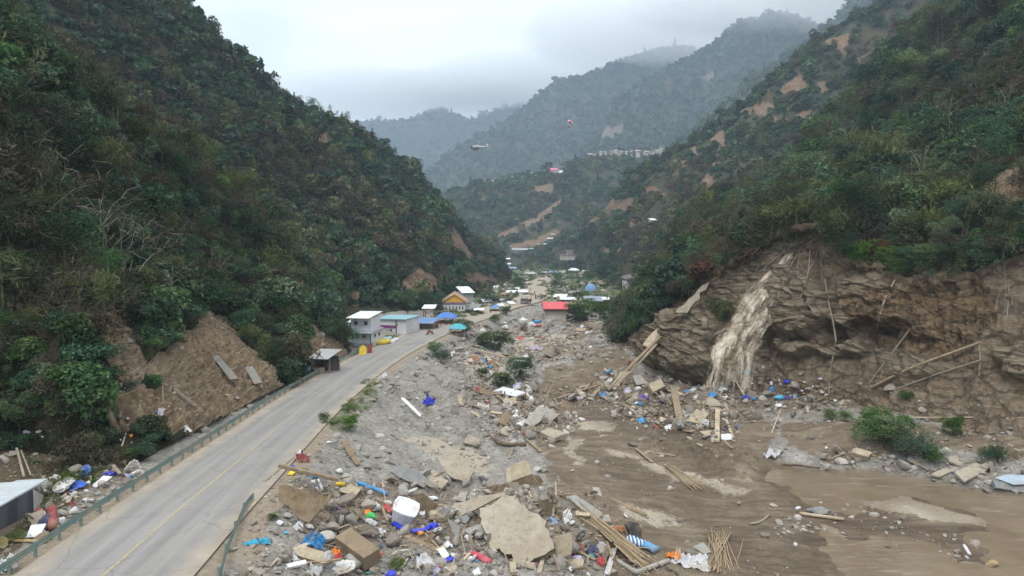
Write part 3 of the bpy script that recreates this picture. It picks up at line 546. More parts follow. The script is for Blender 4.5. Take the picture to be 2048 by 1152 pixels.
def arcs(seed, stems, per, h, reach, size, asp=.2, thick=.012, droop=.6, up=.8):
    """arching canes carrying drooping leaves"""
    rg = np.random.default_rng(seed); VV, QQ, TT = [], [], []; o = 0
    for s in range(stems):
        az = rg.random() * 6.283; L = h * rg.uniform(.6, 1.1); rr = reach * rg.uniform(.3, 1.1); f = np.linspace(0, 1, 8)
        base = rg.normal(size=2) * .12
        cv = np.stack([base[0] + np.cos(az) * rr * f ** 1.8, base[1] + np.sin(az) * rr * f ** 1.8, L * (f * up * 1.25 - .45 * f ** 2.6)], 1)
        tf = rg.random(per) ** .6; P = np.stack([np.interp(tf, f, cv[:, i]) for i in range(3)], 1) + rg.normal(size=(per, 3)) * size * .5
        V, Q, T = leaves(P, np.tile([np.cos(az), np.sin(az), .2], (per, 1)), size, rg, asp, .1, droop)
        VV.append(V); QQ.append(Q + o); TT.append(np.clip(T * .6 + rg.random() * .4, 0, 1)); o += len(V)
        a = cv[:-1]; b_ = cv[1:]; sd_ = np.array([-np.sin(az), np.cos(az), 0]) * thick
        V = np.stack([a - sd_, a + sd_, b_ + sd_, b_ - sd_], 1).reshape(-1, 3); VV.append(V); QQ.append(np.arange(len(V)).reshape(-1, 4) + o); TT.append(np.full(len(V), .8)); o += len(V)
    return np.concatenate(VV), np.concatenate(QQ), np.concatenate(TT)
def twigs(seed, n, h, spread, thick):
    rg = np.random.default_rng(seed); VV, QQ, TT = [], [], []; o = 0
    def cane(p, d, L, th, lv):
        nonlocal o
        pts = [p]
        for k in range(4):
            d2 = d + rg.normal(size=3) * .28; d2[2] -= .05; d = d2 / np.linalg.norm(d2); pts.append(pts[-1] + d * L / 4)
        pts = np.array(pts)
        for k in range(4):
            a, b_ = pts[k], pts[k + 1]; s = np.cross(b_ - a, rg.normal(size=3)); s = s / np.linalg.norm(s) * th * (1 - k * .2)
            VV.append(np.array([a - s, a + s, b_ + s * .8, b_ - s * .8])); QQ.append(np.array([[0, 1, 2, 3]]) + o); TT.append(np.full(4, rg.random())); o += 4
        if lv < 2:
            for q in range(3): k = rg.integers(1, 5); cane(pts[k], d + rg.normal(size=3) * .7, L * .55, th * .6, lv + 1)
    for i in range(n): cane(np.array([*rg.normal(size=2) * .15, 0]), np.array([*rg.normal(size=2) * spread, 1.0]), h * rg.uniform(.5, 1), thick, 0)
    return np.concatenate(VV), np.concatenate(QQ), np.concatenate(TT)
def conif(seed, n, h=3.2, r=.75, size=.2):
    rg = np.random.default_rng(seed); z = rg.random(n) ** 1.3; tier = np.floor(z * 11) / 11; rad = r * (1 - z) ** .8 * (.35 + .65 * rg.random(n) ** .5) * (.75 + .35 * np.sin(tier * 60)); az = rg.random(n) * 6.283
    P = np.stack([np.cos(az) * rad, np.sin(az) * rad, h * (.08 + .92 * z) - rad * .35], 1); d = np.stack([np.cos(az), np.sin(az), .3 + 0 * az], 1)
    return leaves(P, d, size, rg, .4, .3, .5)
def joinv(*L):
    V, Q, T, o = [], [], [], 0
    for v, q, tn in L: V.append(v); Q.append(q + o); T.append(tn); o += len(v)
    return np.concatenate(V), np.concatenate(Q), np.concatenate(T)
def leafmesh(name, VQT, mat):
    V, Q, T = VQT; me = mesh_np(name, V, Q, [mat], smooth=False); col_attr(me, 'tone', np.repeat(T[:, None], 3, 1)); return me
protos = bpy.data.collections.new("foliage kinds")
PK = {}
def proto(key, VQT, mat):
    me = leafmesh("foliage " + key, VQT, mat); o = bpy.data.objects.new("p%02d %s" % (len(PK), key), me); protos.objects.link(o); PK[key] = len(PK)
proto('broad1', blob(1, 1500, 14, size=.15), LM['dark']); proto('broad2', blob(2, 1300, 11, size=.17), LM['mid'])
proto('broad3', blob(3, 1400, 16, (1.2, 1.2, .6), .14), LM['dark']); proto('broad4', blob(4, 900, 9, (1, 1, 1), .21, asp=.4), LM['mid'])
proto('olive1', arcs(5, 34, 34, 2.3, 1.3, .22), LM['olive']); proto('olive2', blob(6, 1100, 12, (.9, .9, 1.2), .17, asp=.3), LM['olive'])
proto('brown1', twigs(7, 26, 1.7, .8, .018), LM['brown']); proto('brown2', blob(8, 1000, 12, (1.1, 1.1, .7), .17, asp=.22), LM['brown'])
proto('fern', arcs(9, 22, 26, 1.2, 1.1, .2, .3, .01), LM['mid']); proto('rust', blob(10, 800, 9, size=.16), LM['rust']); proto('bright', blob(11, 900, 10, (1.1, 1.1, .6), .2), LM['bright'])
proto('far1', blob(12, 260, 7, size=.36), LM['dark']); proto('far2', blob(13, 240, 6, size=.38), LM['mid']); proto('far3', blob(14, 220, 7, (1, 1, 1.1), .34, asp=.4), LM['olive'])
proto('farb', blob(15, 200, 6, (1.1, 1.1, .6), .34, asp=.3), LM['brown']); proto('farc', conif(16, 240, 1.9, .6, .3), LM['conifer'])
proto('grass', arcs(17, 40, 1, .5, .35, .05, .1, .018, up=.9), LM['grass']); proto('weeds', blob(18, 300, 8, (1, 1, .5), .16, .3, asp=.35), LM['grass'])

gng = bpy.data.node_groups.new("instances of kinds", 'GeometryNodeTree')
gng.interface.new_socket("Geometry", in_out='INPUT', socket_type='NodeSocketGeometry'); gng.interface.new_socket("Geometry", in_out='OUTPUT', socket_type='NodeSocketGeometry')
def cloud_group(col, name):
    g = bpy.data.node_groups.new(name, 'GeometryNodeTree')
    g.interface.new_socket("Geometry", in_out='INPUT', socket_type='NodeSocketGeometry'); g.interface.new_socket("Geometry", in_out='OUTPUT', socket_type='NodeSocketGeometry')
    gi = g.nodes.new('NodeGroupInput'); go = g.nodes.new('NodeGroupOutput'); ip = g.nodes.new('GeometryNodeInstanceOnPoints'); ci = g.nodes.new('GeometryNodeCollectionInfo')
    ci.inputs['Collection'].default_value = col; ci.inputs['Separate Children'].default_value = True; ci.inputs['Reset Children'].default_value = True
    def na(nm, ty): n = g.nodes.new('GeometryNodeInputNamedAttribute'); n.data_type = ty; n.inputs['Name'].default_value = nm; return n.outputs['Attribute']
    L = g.links.new; L(gi.outputs[0], ip.inputs['Points']); L(ci.outputs[0], ip.inputs['Instance']); ip.inputs['Pick Instance'].default_value = True
    L(na('idx', 'INT'), ip.inputs['Instance Index']); L(na('rot', 'FLOAT_VECTOR'), ip.inputs['Rotation']); L(na('scl', 'FLOAT_VECTOR'), ip.inputs['Scale']); L(ip.outputs[0], go.inputs[0]); return g
bpy.data.node_groups.remove(gng)
GN = cloud_group(protos, "plants on points")
def cloud(name, P, idx, rot, scl, gn=None, kind='stuff'):
    me = bpy.data.meshes.new(name); me.vertices.add(len(P)); me.vertices.foreach_set('co', np.asarray(P, np.float32).ravel())
    me.attributes.new('idx', 'INT', 'POINT').data.foreach_set('value', np.asarray(idx, np.int32))
    me.attributes.new('rot', 'FLOAT_VECTOR', 'POINT').data.foreach_set('vector', np.asarray(rot, np.float32).ravel())
    me.attributes.new('scl', 'FLOAT_VECTOR', 'POINT').data.foreach_set('vector', np.asarray(scl, np.float32).ravel())
    o = link(name, me, kind=kind); m = o.modifiers.new("instances", 'NODES'); m.node_group = gn or GN; return o
CLEAR = [(608,690,676,775),(692,615,830,745),(1242,528,1302,574),(1118,500,1178,516),(1018,496,1068,508),(1078,468,1112,494),(1028,460,1042,470),(1296,434,1324,452),(644,545,692,575),(1006,512,1040,548),(1098,334,1130,350),(1192,468,1210,480)]
def sample(pt, spacing, thin=None, seed=0, bare_lim=.5, marg=160):
    """random points over a patch; spacing(d) in metres"""
    V, Q, br = pt['V'], pt['Q'], pt['bare']; rg = np.random.default_rng(seed)
    a = V[Q]; cen = a.mean(1); ar = .5 * np.linalg.norm(np.cross(a[:, 2] - a[:, 0], a[:, 3] - a[:, 1]), axis=1)
    px, py = proj(cen); d = cen[:, 1]
    dens = ar / spacing(d) ** 2; dens *= (px > -marg) & (px < 2048 + marg) & (py > -marg) & (py < 1152 + marg)
    if thin is not None: dens *= thin(cen, px, py)
    dens *= br[Q].mean(1) < bare_lim
    for x0, y0, x1, y1 in CLEAR: dens *= ~((px > x0) & (px < x1) & (py > y0) & (py < y1) & (d > 60))
    n = rg.poisson(dens); k = np.repeat(np.arange(len(Q)), n); u, v = rg.random((2, len(k), 1))
    P = (a[k, 0] * (1 - u) + a[k, 1] * u) * (1 - v) + (a[k, 3] * (1 - u) + a[k, 2] * u) * v
    return P, px[k], py[k], rg
def choose(rg, n, w):
    ks = [PK[k] for k in w]; p = np.array([w[k] for k in w], float); return np.array(ks)[rg.choice(len(ks), n, p=p / p.sum())]
def forest(name, pt, spacing, w, size, seed, thin=None, wfun=None, sink=.25, **k):
    P, px, py, rg = sample(pt, spacing, thin, seed, **k); n = len(P); idx = choose(rg, n, w)
    if wfun is not None:
        for mask_f, w2 in wfun: m = mask_f(P, px, py, rg); idx[m] = choose(rg, int(m.sum()), w2)
    s = size(P[:, 1]) * np.exp(rg.normal(-.08, .45, n)).clip(.35, 2.6) * (1 + .35 * np.clip(fbm(P, .06, 2, .5, 90 + seed), -1, 1)); rot = np.stack([rg.normal(0, .12, n), rg.normal(0, .12, n), rg.random(n) * 6.28], 1)
    P = P.copy(); P[:, 2] -= s * sink; cloud(name, P, idx, rot, np.stack([s, s, s * rg.uniform(.8, 1.35, n)], 1)); print(name, n); return P
def patchy(f, th, seed): return lambda P, px, py, rg: fbm(P, f, 3, .5, seed) > th
Wn = dict(broad1=3.2, broad2=2.2, broad3=3.0, broad4=1, olive1=1.4, olive2=1.0, brown1=1.4, brown2=1.2, fern=.8)
forest("left_bank_undergrowth", PATCH['left_bank'], lambda d: .62 + d * .008, Wn, lambda d: .55 + d * .010, 1,
       wfun=[(patchy(.08, .25, 91), dict(brown1=3, brown2=2, olive1=1, broad1=.5)), (patchy(.10, .35, 94), dict(broad2=2, broad4=1, fern=1, broad1=1))])
forest("right_hill_undergrowth", PATCH['right_hill'], lambda d: .75 + d * .009, dict(broad1=2.4, broad2=1.6, broad3=2.4, broad4=1, olive1=1.4, olive2=1.2, brown1=.9, brown2=1.1, rust=.2), lambda d: .6 + d * .0085, 2,
       wfun=[(patchy(.05, .22, 95), dict(olive1=2, olive2=1.6, brown2=2, brown1=1.2, rust=.3, broad1=1.5)), (patchy(.07, .4, 97), dict(broad2=2, broad4=1, bright=.04, broad1=1.5))])
Wf = dict(far1=4.5, far2=2.8, far3=1.4, farb=1.3, farc=.5)
forest("left_hill_forest", PATCH['left_hill'], lambda d: .5 + d * .0074, Wf, lambda d: .35 + d * .0064, 3, wfun=[(patchy(.025, .3, 98), dict(farb=2.5, far3=2, far1=1)), (patchy(.03, .35, 99), dict(far1=5, farc=1.5))])
def holesE(P, px, py): return .4 + .6 * (fbm(P, .02, 4, .6, 61) > -.12)
forest("right_slope_forest", PATCH['right_slope'], lambda d: .8 + d * .0062, dict(far1=4, far2=2.8, far3=1.2, farb=1, farc=.3), lambda d: .4 + d * .0046, 4, thin=holesE, wfun=[(patchy(.02, .2, 62), dict(farb=3, far3=2, far1=.6))])
forest("village_spur_forest", PATCH['village_spur'], lambda d: d * .0070, Wf, lambda d: d * .0047, 5, thin=lambda P, px, py: .3 + .7 * (fbm(P, .012, 4, .6, 63) > -.2))
forest("far_ridge_forest", PATCH['far_ridge'], lambda d: d * .0060, dict(far1=5, far2=1, farc=1), lambda d: d * .0031, 6)
forest("middle_ridge_forest", PATCH['middle_ridge'], lambda d: d * .0060, dict(far1=5, farc=1), lambda d: d * .0030, 7)
forest("distant_peak_forest", PATCH['distant_peak'], lambda d: d * .0085, dict(farc=1, far1=4), lambda d: d * .0030, 8)
# grass and weeds on the verge and the gravel
gpt = dict(V=GV, Q=grid_quads(NR, NC), bare=1 - np.clip(grass * 1.0, 0, 1), N=None)
okg = (gd - grw)[:]  # metres beyond the road edge
def gthin(P, px, py): return (fbm(P, .35, 3, .55, 64) > -.15).astype(float)
forest("verge_grass", gpt, lambda d: .34 + d * .009, dict(grass=3, weeds=2, fern=.3), lambda d: .35 + d * .004, 9, thin=gthin, bare_lim=.72, sink=.05)
# ------------------------------------------------------------------ placing things on the terrain
bpy.context.view_layer.update(); _dg = bpy.context.evaluated_depsgraph_get()
BV_ = [BVHTree.FromObject(bpy.data.objects[n], _dg) for n in ("ground", "left_bank", "left_hill", "right_hill", "cliff", "right_slope", "village_spur")]
def hit(px, py, which=None):
    r = Vector(ray(px, py)).normalized(); o = Vector((0, 0, CAMZ)); best = None
    for i, bt in enumerate(BV_):
        if which is not None and i not in which: continue
        h = bt.ray_cast(o, r, 5000)
        if h[0] is not None and (best is None or h[3] < best[3]): best = h
    if best is None: q = at_z(px, py, -8) if py > 495 else at_d(px, py, 400); return Vector(q), Vector((0, 0, 1)), Vector(q).length
    n = best[1]; n = -n if n.z < 0 and abs(n.z) > .2 else n
    return best[0], n, best[3]
def drop(x, y, z=60):
    best = None
    for bt in BV_:
        h = bt.ray_cast(Vector((x, y, z)), Vector((0, 0, -1)), 500)
        if h[0] is not None and (best is None or h[0].z > best): best = h[0].z
    return best if best is not None else -8
def gz(p): return drop(p[0], p[1], p[2] + 6)
def mpp(p): return (p[1]) / F           # metres per photograph pixel at a point
def obj_at(name, V, Qs, mats, mi=None, smooth=False, **k):
    V = np.asarray(V, float); c = V.mean(0); c[2] = V[:, 2].min()
    me = bpy.data.meshes.new(name); me.from_pydata((V - c).tolist(), [], [list(map(int, q)) for q in Qs])
    for m in mats: me.materials.append(m)
    if mi is not None: me.polygons.foreach_set('material_index', mi)
    if smooth: me.polygons.foreach_set('use_smooth', [True] * len(me.polygons))
    me.update(); return link(name, me, loc=c if not k.get('parent') else c - np.array(k['parent'].location), **k)
def onplane(px, py, o, n):
    r = ray(px, py); t_ = ((np.array(o) - np.array([0, 0, CAMZ])) @ np.array(n)) / (r @ np.array(n)); return np.array([0, 0, CAMZ]) + r * t_
def slab(name, label, pts, mat, th=.15, n=(0, -.35, .94), lift=.05, jag=0.0, cat='debris', sub=5, anchor=None, mats2=None, **k):
    """a flat piece with real thickness whose top outline is pts (photo pixels) at its own distance"""
    n = np.array(n, float); n /= np.linalg.norm(n); c = np.mean(pts, 0); a = anchor or (c[0], max(p[1] for p in pts) - 1)
    h = hit(*a)[0]; o = np.array(h) + n * (th + lift)
    P = []
    rg = np.random.default_rng(int(c[0] * 7 + c[1]))
    for i in range(len(pts)):
        p, q = np.array(pts[i], float), np.array(pts[(i + 1) % len(pts)], float); m = sub if jag else 1
        for s in range(m):
            x = p + (q - p) * (s / m)
            if jag and s: x = x + rg.normal(size=2) * jag * np.linalg.norm(q - p) * .03
            P.append(onplane(*x, o, n))
    P = np.array(P); m = len(P)
    if np.dot(np.cross(P[1] - P[0], P[2] - P[1]), n) < 0 and not jag: P = P[::-1]
    area = 0
    for i in range(m): area += np.dot(np.cross(P[i], P[(i + 1) % m]), n)
    if area < 0: P = P[::-1]
    V = np.concatenate([P, P - n * th]); Q = [list(range(m)), list(range(2 * m - 1, m - 1, -1))] + [[i, i + m, (i + 1) % m + m, (i + 1) % m] for i in range(m)]
    mi = [0, 0] + [1] * m if mats2 else None
    return obj_at(name, V, Q, [mat] + ([mats2] if mats2 else []), mi, label=label, cat=cat, **k)
def tube_mesh(P, R, seg=8, flat=1.0, rough=0, seed=0, caps=True):
    P = np.asarray(P, float); R = np.broadcast_to(R, (len(P),)); T = np.gradient(P, axis=0); T /= np.linalg.norm(T, axis=1)[:, None] + 1e-9
    up = np.array([0, 0, 1.0]); V = []; rg = np.random.default_rng(seed)
    for i in range(len(P)):
        s = np.cross(T[i], up); s = s / np.linalg.norm(s) if np.linalg.norm(s) > .05 else np.array([1., 0, 0]); u = np.cross(s, T[i])
        for j in range(seg):
            a = 2 * math.pi * j / seg; rr = R[i] * (1 + rough * rg.normal()); V.append(P[i] + s * math.cos(a) * rr + u * math.sin(a) * rr * flat)
    Q = [[i * seg + j, i * seg + (j + 1) % seg, (i + 1) * seg + (j + 1) % seg, (i + 1) * seg + j] for i in range(len(P) - 1) for j in range(seg)]
    if caps: Q += [list(range(seg))[::-1], [(len(P) - 1) * seg + j for j in range(seg)]]
    return np.array(V), Q
def tube(name, label, pts, rpx, mat, cat='debris', lift=.6, seg=9, flat=1.0, n=8, follow=True, rough=0.0, h=None, **k):
    W = []
    for i, (x, y) in enumerate(pts):
        p, _, _ = hit(x, y); p = np.array(p); W.append(p + np.array([0, 0, (h[i] if h else 0)]))
    r = rpx * mpp(np.mean(W, 0)); W = catmull(W, max(n, len(W))) if len(W) > 2 else np.linspace(W[0], W[1], n)
    W[:, 2] += r * lift; V, Q = tube_mesh(W, r, seg, flat, rough, 3)
    return obj_at(name, V, Q, [mat], smooth=seg > 5, label=label, cat=cat, **k)
def plank(name, label, p0, p1, wpx, mat, th=.08, cat='plank', lift=.05, h=(0, 0), **k):
    a, b_ = np.array(hit(*p0)[0]), np.array(hit(*p1)[0]); a[2] += lift + h[0]; b_[2] += lift + h[1]
    w_ = wpx * mpp((a + b_) / 2) * .5; d = b_ - a; L = np.linalg.norm(d); d /= L; s = np.cross(d, [0, 0, 1.0]); s /= np.linalg.norm(s) + 1e-9; u = np.cross(s, d)
    V = []; m = 6; rg = np.random.default_rng(int(p0[0] + p1[1]))
    for i in range(m + 1):
        c = a + d * L * i / m + u * rg.normal() * .01 * L * .2; ww = w_ * (1 + rg.normal() * .05)
        V += [c - s * ww, c + s * ww, c + s * ww + u * th, c - s * ww + u * th]
    Q = [[4 * i + j, 4 * i + (j + 1) % 4, 4 * i + 4 + (j + 1) % 4, 4 * i + 4 + j] for i in range(m) for j in range(4)] + [[3, 2, 1, 0], [4 * m, 4 * m + 1, 4 * m + 2, 4 * m + 3]]
    return obj_at(name, V, Q, [mat], label=label, cat=cat, **k)
def crumple(name, label, pts, mat, cat='cloth', amp=.12, n=(0, -.35, .94), res=16, f=1.6, lift=.08, drape=True, mats2=None, stripe=None, **k):
    """a creased sheet spanned between four photo points, lying on what is below it"""
    n = np.array(n, float); n /= np.linalg.norm(n); a = np.mean(pts, 0); low = max(p[1] for p in pts) - 1; o = np.array(hit(a[0], low)[0]) + n * lift
    C = [onplane(*p, o, n) for p in pts]
    while len(C) > 4: C.pop(int(np.argmin([np.linalg.norm(C[i] - C[i - 1]) for i in range(len(C))])))
    if len(C) == 3: C.append((C[2] + C[0]) / 2)
    u, v = np.meshgrid(np.linspace(0, 1, res), np.linspace(0, 1, res)); u = u[..., None]; v = v[..., None]
    G = (C[0] * (1 - u) + C[1] * u) * (1 - v) + (C[3] * (1 - u) + C[2] * u) * v; size = np.linalg.norm(C[2] - C[0])
    q = G.reshape(-1, 3); sd_ = int(abs(a[0] * 3 + a[1])) % 97
    e = fbm(q, f * 1.3 / size * 2, 3, .6, sd_ + 5); q = q + (q - q.mean(0)) * (e * .22)[:, None] * np.array([1, 1, 0])
    r1 = fbm(q, f * 2.2 / size * 2, 4, .6, sd_); q = q + n * ((np.abs(r1) * 1.15 - .2) * amp * min(size, 2.5))[:, None]
    Q = grid_quads(res, res).tolist(); th = .02 * min(1, size)
    V = np.concatenate([q, q - n * th]); m = len(q); Q2 = [[x + m for x in f_[::-1]] for f_ in Q]
    ring = [i for i in range(res)] + [res * i + res - 1 for i in range(1, res)] + [res * (res - 1) + i for i in range(res - 2, -1, -1)] + [res * i for i in range(res - 2, 0, -1)]
    Q3 = [[ring[i], ring[(i + 1) % len(ring)], ring[(i + 1) % len(ring)] + m, ring[i] + m] for i in range(len(ring))]
    mi = None
    if mats2: mi = [1 if stripe(f_[0] // res / res, (f_[0] % res) / res) else 0 for f_ in Q] + [0] * (len(Q2) + len(Q3))
    return obj_at(name, V, Q + Q2 + Q3, [mat] + ([mats2] if mats2 else []), mi, smooth=True, label=label, cat=cat, **k)
def ico(sub=3):
    import bmesh
    bm = bmesh.new(); bmesh.ops.create_icosphere(bm, subdivisions=sub, radius=1); V = np.array([v.co[:] for v in bm.verts]); Q = np.array([[v.index for v in f.verts] for f in bm.faces]); bm.free(); return V, Q
ICO = {2: ico(2), 3: ico(3), 4: ico(4)}
def rock_shape(seed, flat=.7, sub=3, ang=.5):
    V, Q = ICO[sub]; V = V.copy(); rg = np.random.default_rng(seed)
    for _ in range(11):                                  # cut facets
        d = unit(rg.normal(size=3)); lim = rg.uniform(.45, .85); s = V @ d; V = V - d * np.maximum(s - lim, 0)[:, None] * (.6 + .4 * ang)
    V = V * (1 + fbm(V + seed, 1.6, 4, .55, seed % 37)[:, None] * .10); V[:, 2] *= flat; V *= np.array([rg.uniform(.8, 1.25), rg.uniform(.7, 1.05), 1]); return V, Q
def lump(name, label, c, wpx, hpx, mat, cat='debris', kind_='soft', seed=None, sink=.12, smooth=True, dpx=None, sub=4, **k):
    p = np.array(hit(c[0], c[1] + hpx * .42)[0]); m = mpp(p); sx, sz = wpx * m * .5, hpx * m * .5; seed = seed if seed is not None else int(c[0] + c[1])
    if kind_ == 'rock': V, Q = rock_shape(seed, 1.0, sub); smooth = False
    else:
        V, Q = ICO[sub]; V = V.copy(); V = V * (1 + fbm(V + seed, 1.1, 2, .55, seed % 37)[:, None] * .30 + np.abs(fbm(V + seed, 2.2, 3, .6, seed % 31))[:, None] * -.34 + .12) * np.array([1, 1, .85])
        rq = np.random.default_rng(seed)
        for _ in range(7): d_ = unit(rq.normal(size=3)); lm = rq.uniform(.45, .8); V = V - d_ * np.maximum(V @ d_ - lm, 0)[:, None] * .8
        V = V * (1 + fbm(V + seed, 5, 2, .6, seed % 23)[:, None] * .07)
        V[:, 2] = np.where(V[:, 2] < -.55, -.55 + (V[:, 2] + .55) * .2, V[:, 2])
    V = V * np.array([sx, (dpx * m * .5 if dpx else (sx + sz) * .5), sz]) + np.array([p[0], p[1] + sz * .3, p[2] + sz * (1 - 2 * sink) * (.75 if kind_ != 'rock' else .8)])
    return obj_at(name, V, Q, [mat], smooth=smooth, label=label, cat=cat, **k)
def tree_copy(o, loc, rz=0, sc=1, label=None, group=None, scz=None):
    r = o.copy(); COL.objects.link(r); r.location = loc; r.rotation_euler = (0, 0, rz); r.scale = (sc, sc, scz or sc)
    if label: r['label'] = label
    if group: r['group'] = group
    for ch in list(o.children):
        c = ch.copy(); COL.objects.link(c); c.parent = r
        for g_ in ch.children: d = g_.copy(); COL.objects.link(d); d.parent = c
    return r

# ------------------------------------------------------------------ single trees and shrubs
def trunk_mesh(seed, h, r, limbs=6, lean=.08, top=.75):
    rg = np.random.default_rng(seed); VV, QQ, o = [], [], 0; z = np.linspace(-.4, h * top, 9)
    P = np.stack([np.cumsum(rg.normal(0, lean * h / 9, 9)), np.cumsum(rg.normal(0, lean * h / 9, 9)), z], 1); P[:2, :2] = 0
    V, Q = tube_mesh(P, r * (1 - np.linspace(0, .75, 9)), 7, 1, .05, seed); VV.append(V); QQ += Q; o = len(V)
    for k in range(limbs):
        i = rg.integers(3, 8); a = rg.random() * 6.283; L = h * rg.uniform(.2, .38); f = np.linspace(0, 1, 5)[:, None]
        q = P[i] + f * np.array([math.cos(a), math.sin(a), .55]) * L + np.array([0, 0, 1]) * f ** 2 * L * .15 + rg.normal(0, .03 * h, (5, 3)) * f
        V, Q = tube_mesh(q, r * .38 * (1 - np.linspace(0, .8, 5)), 5); VV.append(V); QQ += [[x + o for x in f_] for f_ in Q]; o += len(V)
    V = np.concatenate(VV); me = bpy.data.meshes.new("trunk"); me.from_pydata(V.tolist(), [], [list(map(int, q)) for q in QQ]); me.materials.append(bark); me.polygons.foreach_set('use_smooth', [True] * len(me.polygons)); me.update(); return me
def crown(seed, n, lobes, h, w, mat, size, asp=.5, bare=.35):
    V, Q, T = blob(seed, n, lobes, (1, 1, 1), size, 0, .75, (.2, .42), asp); V = V * np.array([w, w, h * (1 - bare) * .55]); V[:, 2] += h * (bare + (1 - bare) * .5)
    return leafmesh("crown", (V, Q, T), mat)
TK = {}
def tree_kind(key, name, cmesh, tmesh, cat='tree', pale=False):
    r = bpy.data.objects.new(name, None); r.empty_display_size = .5; r['category'] = cat; r['label'] = ''
    a = bpy.data.objects.new('crown', cmesh); a.parent = r; b_ = bpy.data.objects.new('trunk', tmesh); b_.parent = r; TK[key] = r
tree_kind('broad', 'broadleaf_tree', crown(31, 5200, 30, 1, .42, LM['dark'], .055), trunk_mesh(31, 1, .022))
tree_kind('broad2', 'broadleaf_tree', crown(32, 5200, 26, 1, .46, LM['mid'], .055), trunk_mesh(32, 1, .022))
tree_kind('loose', 'broadleaf_tree', crown(33, 1500, 20, 1, .38, LM['dark'], .075), trunk_mesh(33, 1, .018, 9, .12))
tree_kind('slim', 'slender_tree', crown(34, 1300, 14, 1, .2, LM['conifer'], .07, .4, .25), trunk_mesh(34, 1, .015, 6))
Vc = conif(35, 1500, 1.0, .2, .07); tree_kind('pine', 'pine_tree', leafmesh('crown', Vc, LM['conifer']), trunk_mesh(35, 1, .014, 2, .01, .9))
tree_kind('bamboo', 'bamboo_clump', leafmesh('crown', arcs(36, 46, 60, 1.0, .42, .10), LM['olive']), trunk_mesh(36, 1, .008, 8, .04, .7), 'bamboo')
tree_kind('red', 'red_leaved_shrub', crown(37, 1400, 12, 1, .6, LM['red'], .10, .5, .15), trunk_mesh(37, 1, .02), 'shrub')
tree_kind('yellow', 'yellow_green_tree', crown(38, 1500, 14, 1, .5, LM['bright'], .09, .5, .15), trunk_mesh(38, 1, .02))
tree_kind('shrub', 'leafy_shrub', crown(39, 5600, 26, 1, .7, LM['shrub'], .075, .5, .0), trunk_mesh(39, 1, .02), 'shrub')
tree_kind('darkshrub', 'leafy_shrub', crown(40, 4200, 24, 1, .75, LM['dark'], .065, .5, .02), trunk_mesh(40, 1, .02), 'shrub')
TW = twigs(41, 5, 1.0, .25, .007)
dm_ = leafmesh("bare branches", TW, LM['brown']); dm_.materials[0] = palebark
tree_kind('dead', 'dead_tree', dm_, trunk_mesh(41, 1, .010, 8, .12, .9), 'tree')
for ch in TK['dead'].children:
    if ch.name.startswith('crown'): ch.name = 'twigs'
    else:
        ch.data = ch.data.copy(); ch.data.materials[0] = palebark
def put_tree(key, px, py, hpx, label, group=None, rz=None, ws=1.0, which=None, P=None):
    p = Vector(P) if P is not None else hit(px, py, which)[0]; h = hpx * mpp(p); return tree_copy(TK[key], p - Vector((0, 0, .02 * h)), rz if rz is not None else random.random() * 6.28, h * ws, label, group, h)
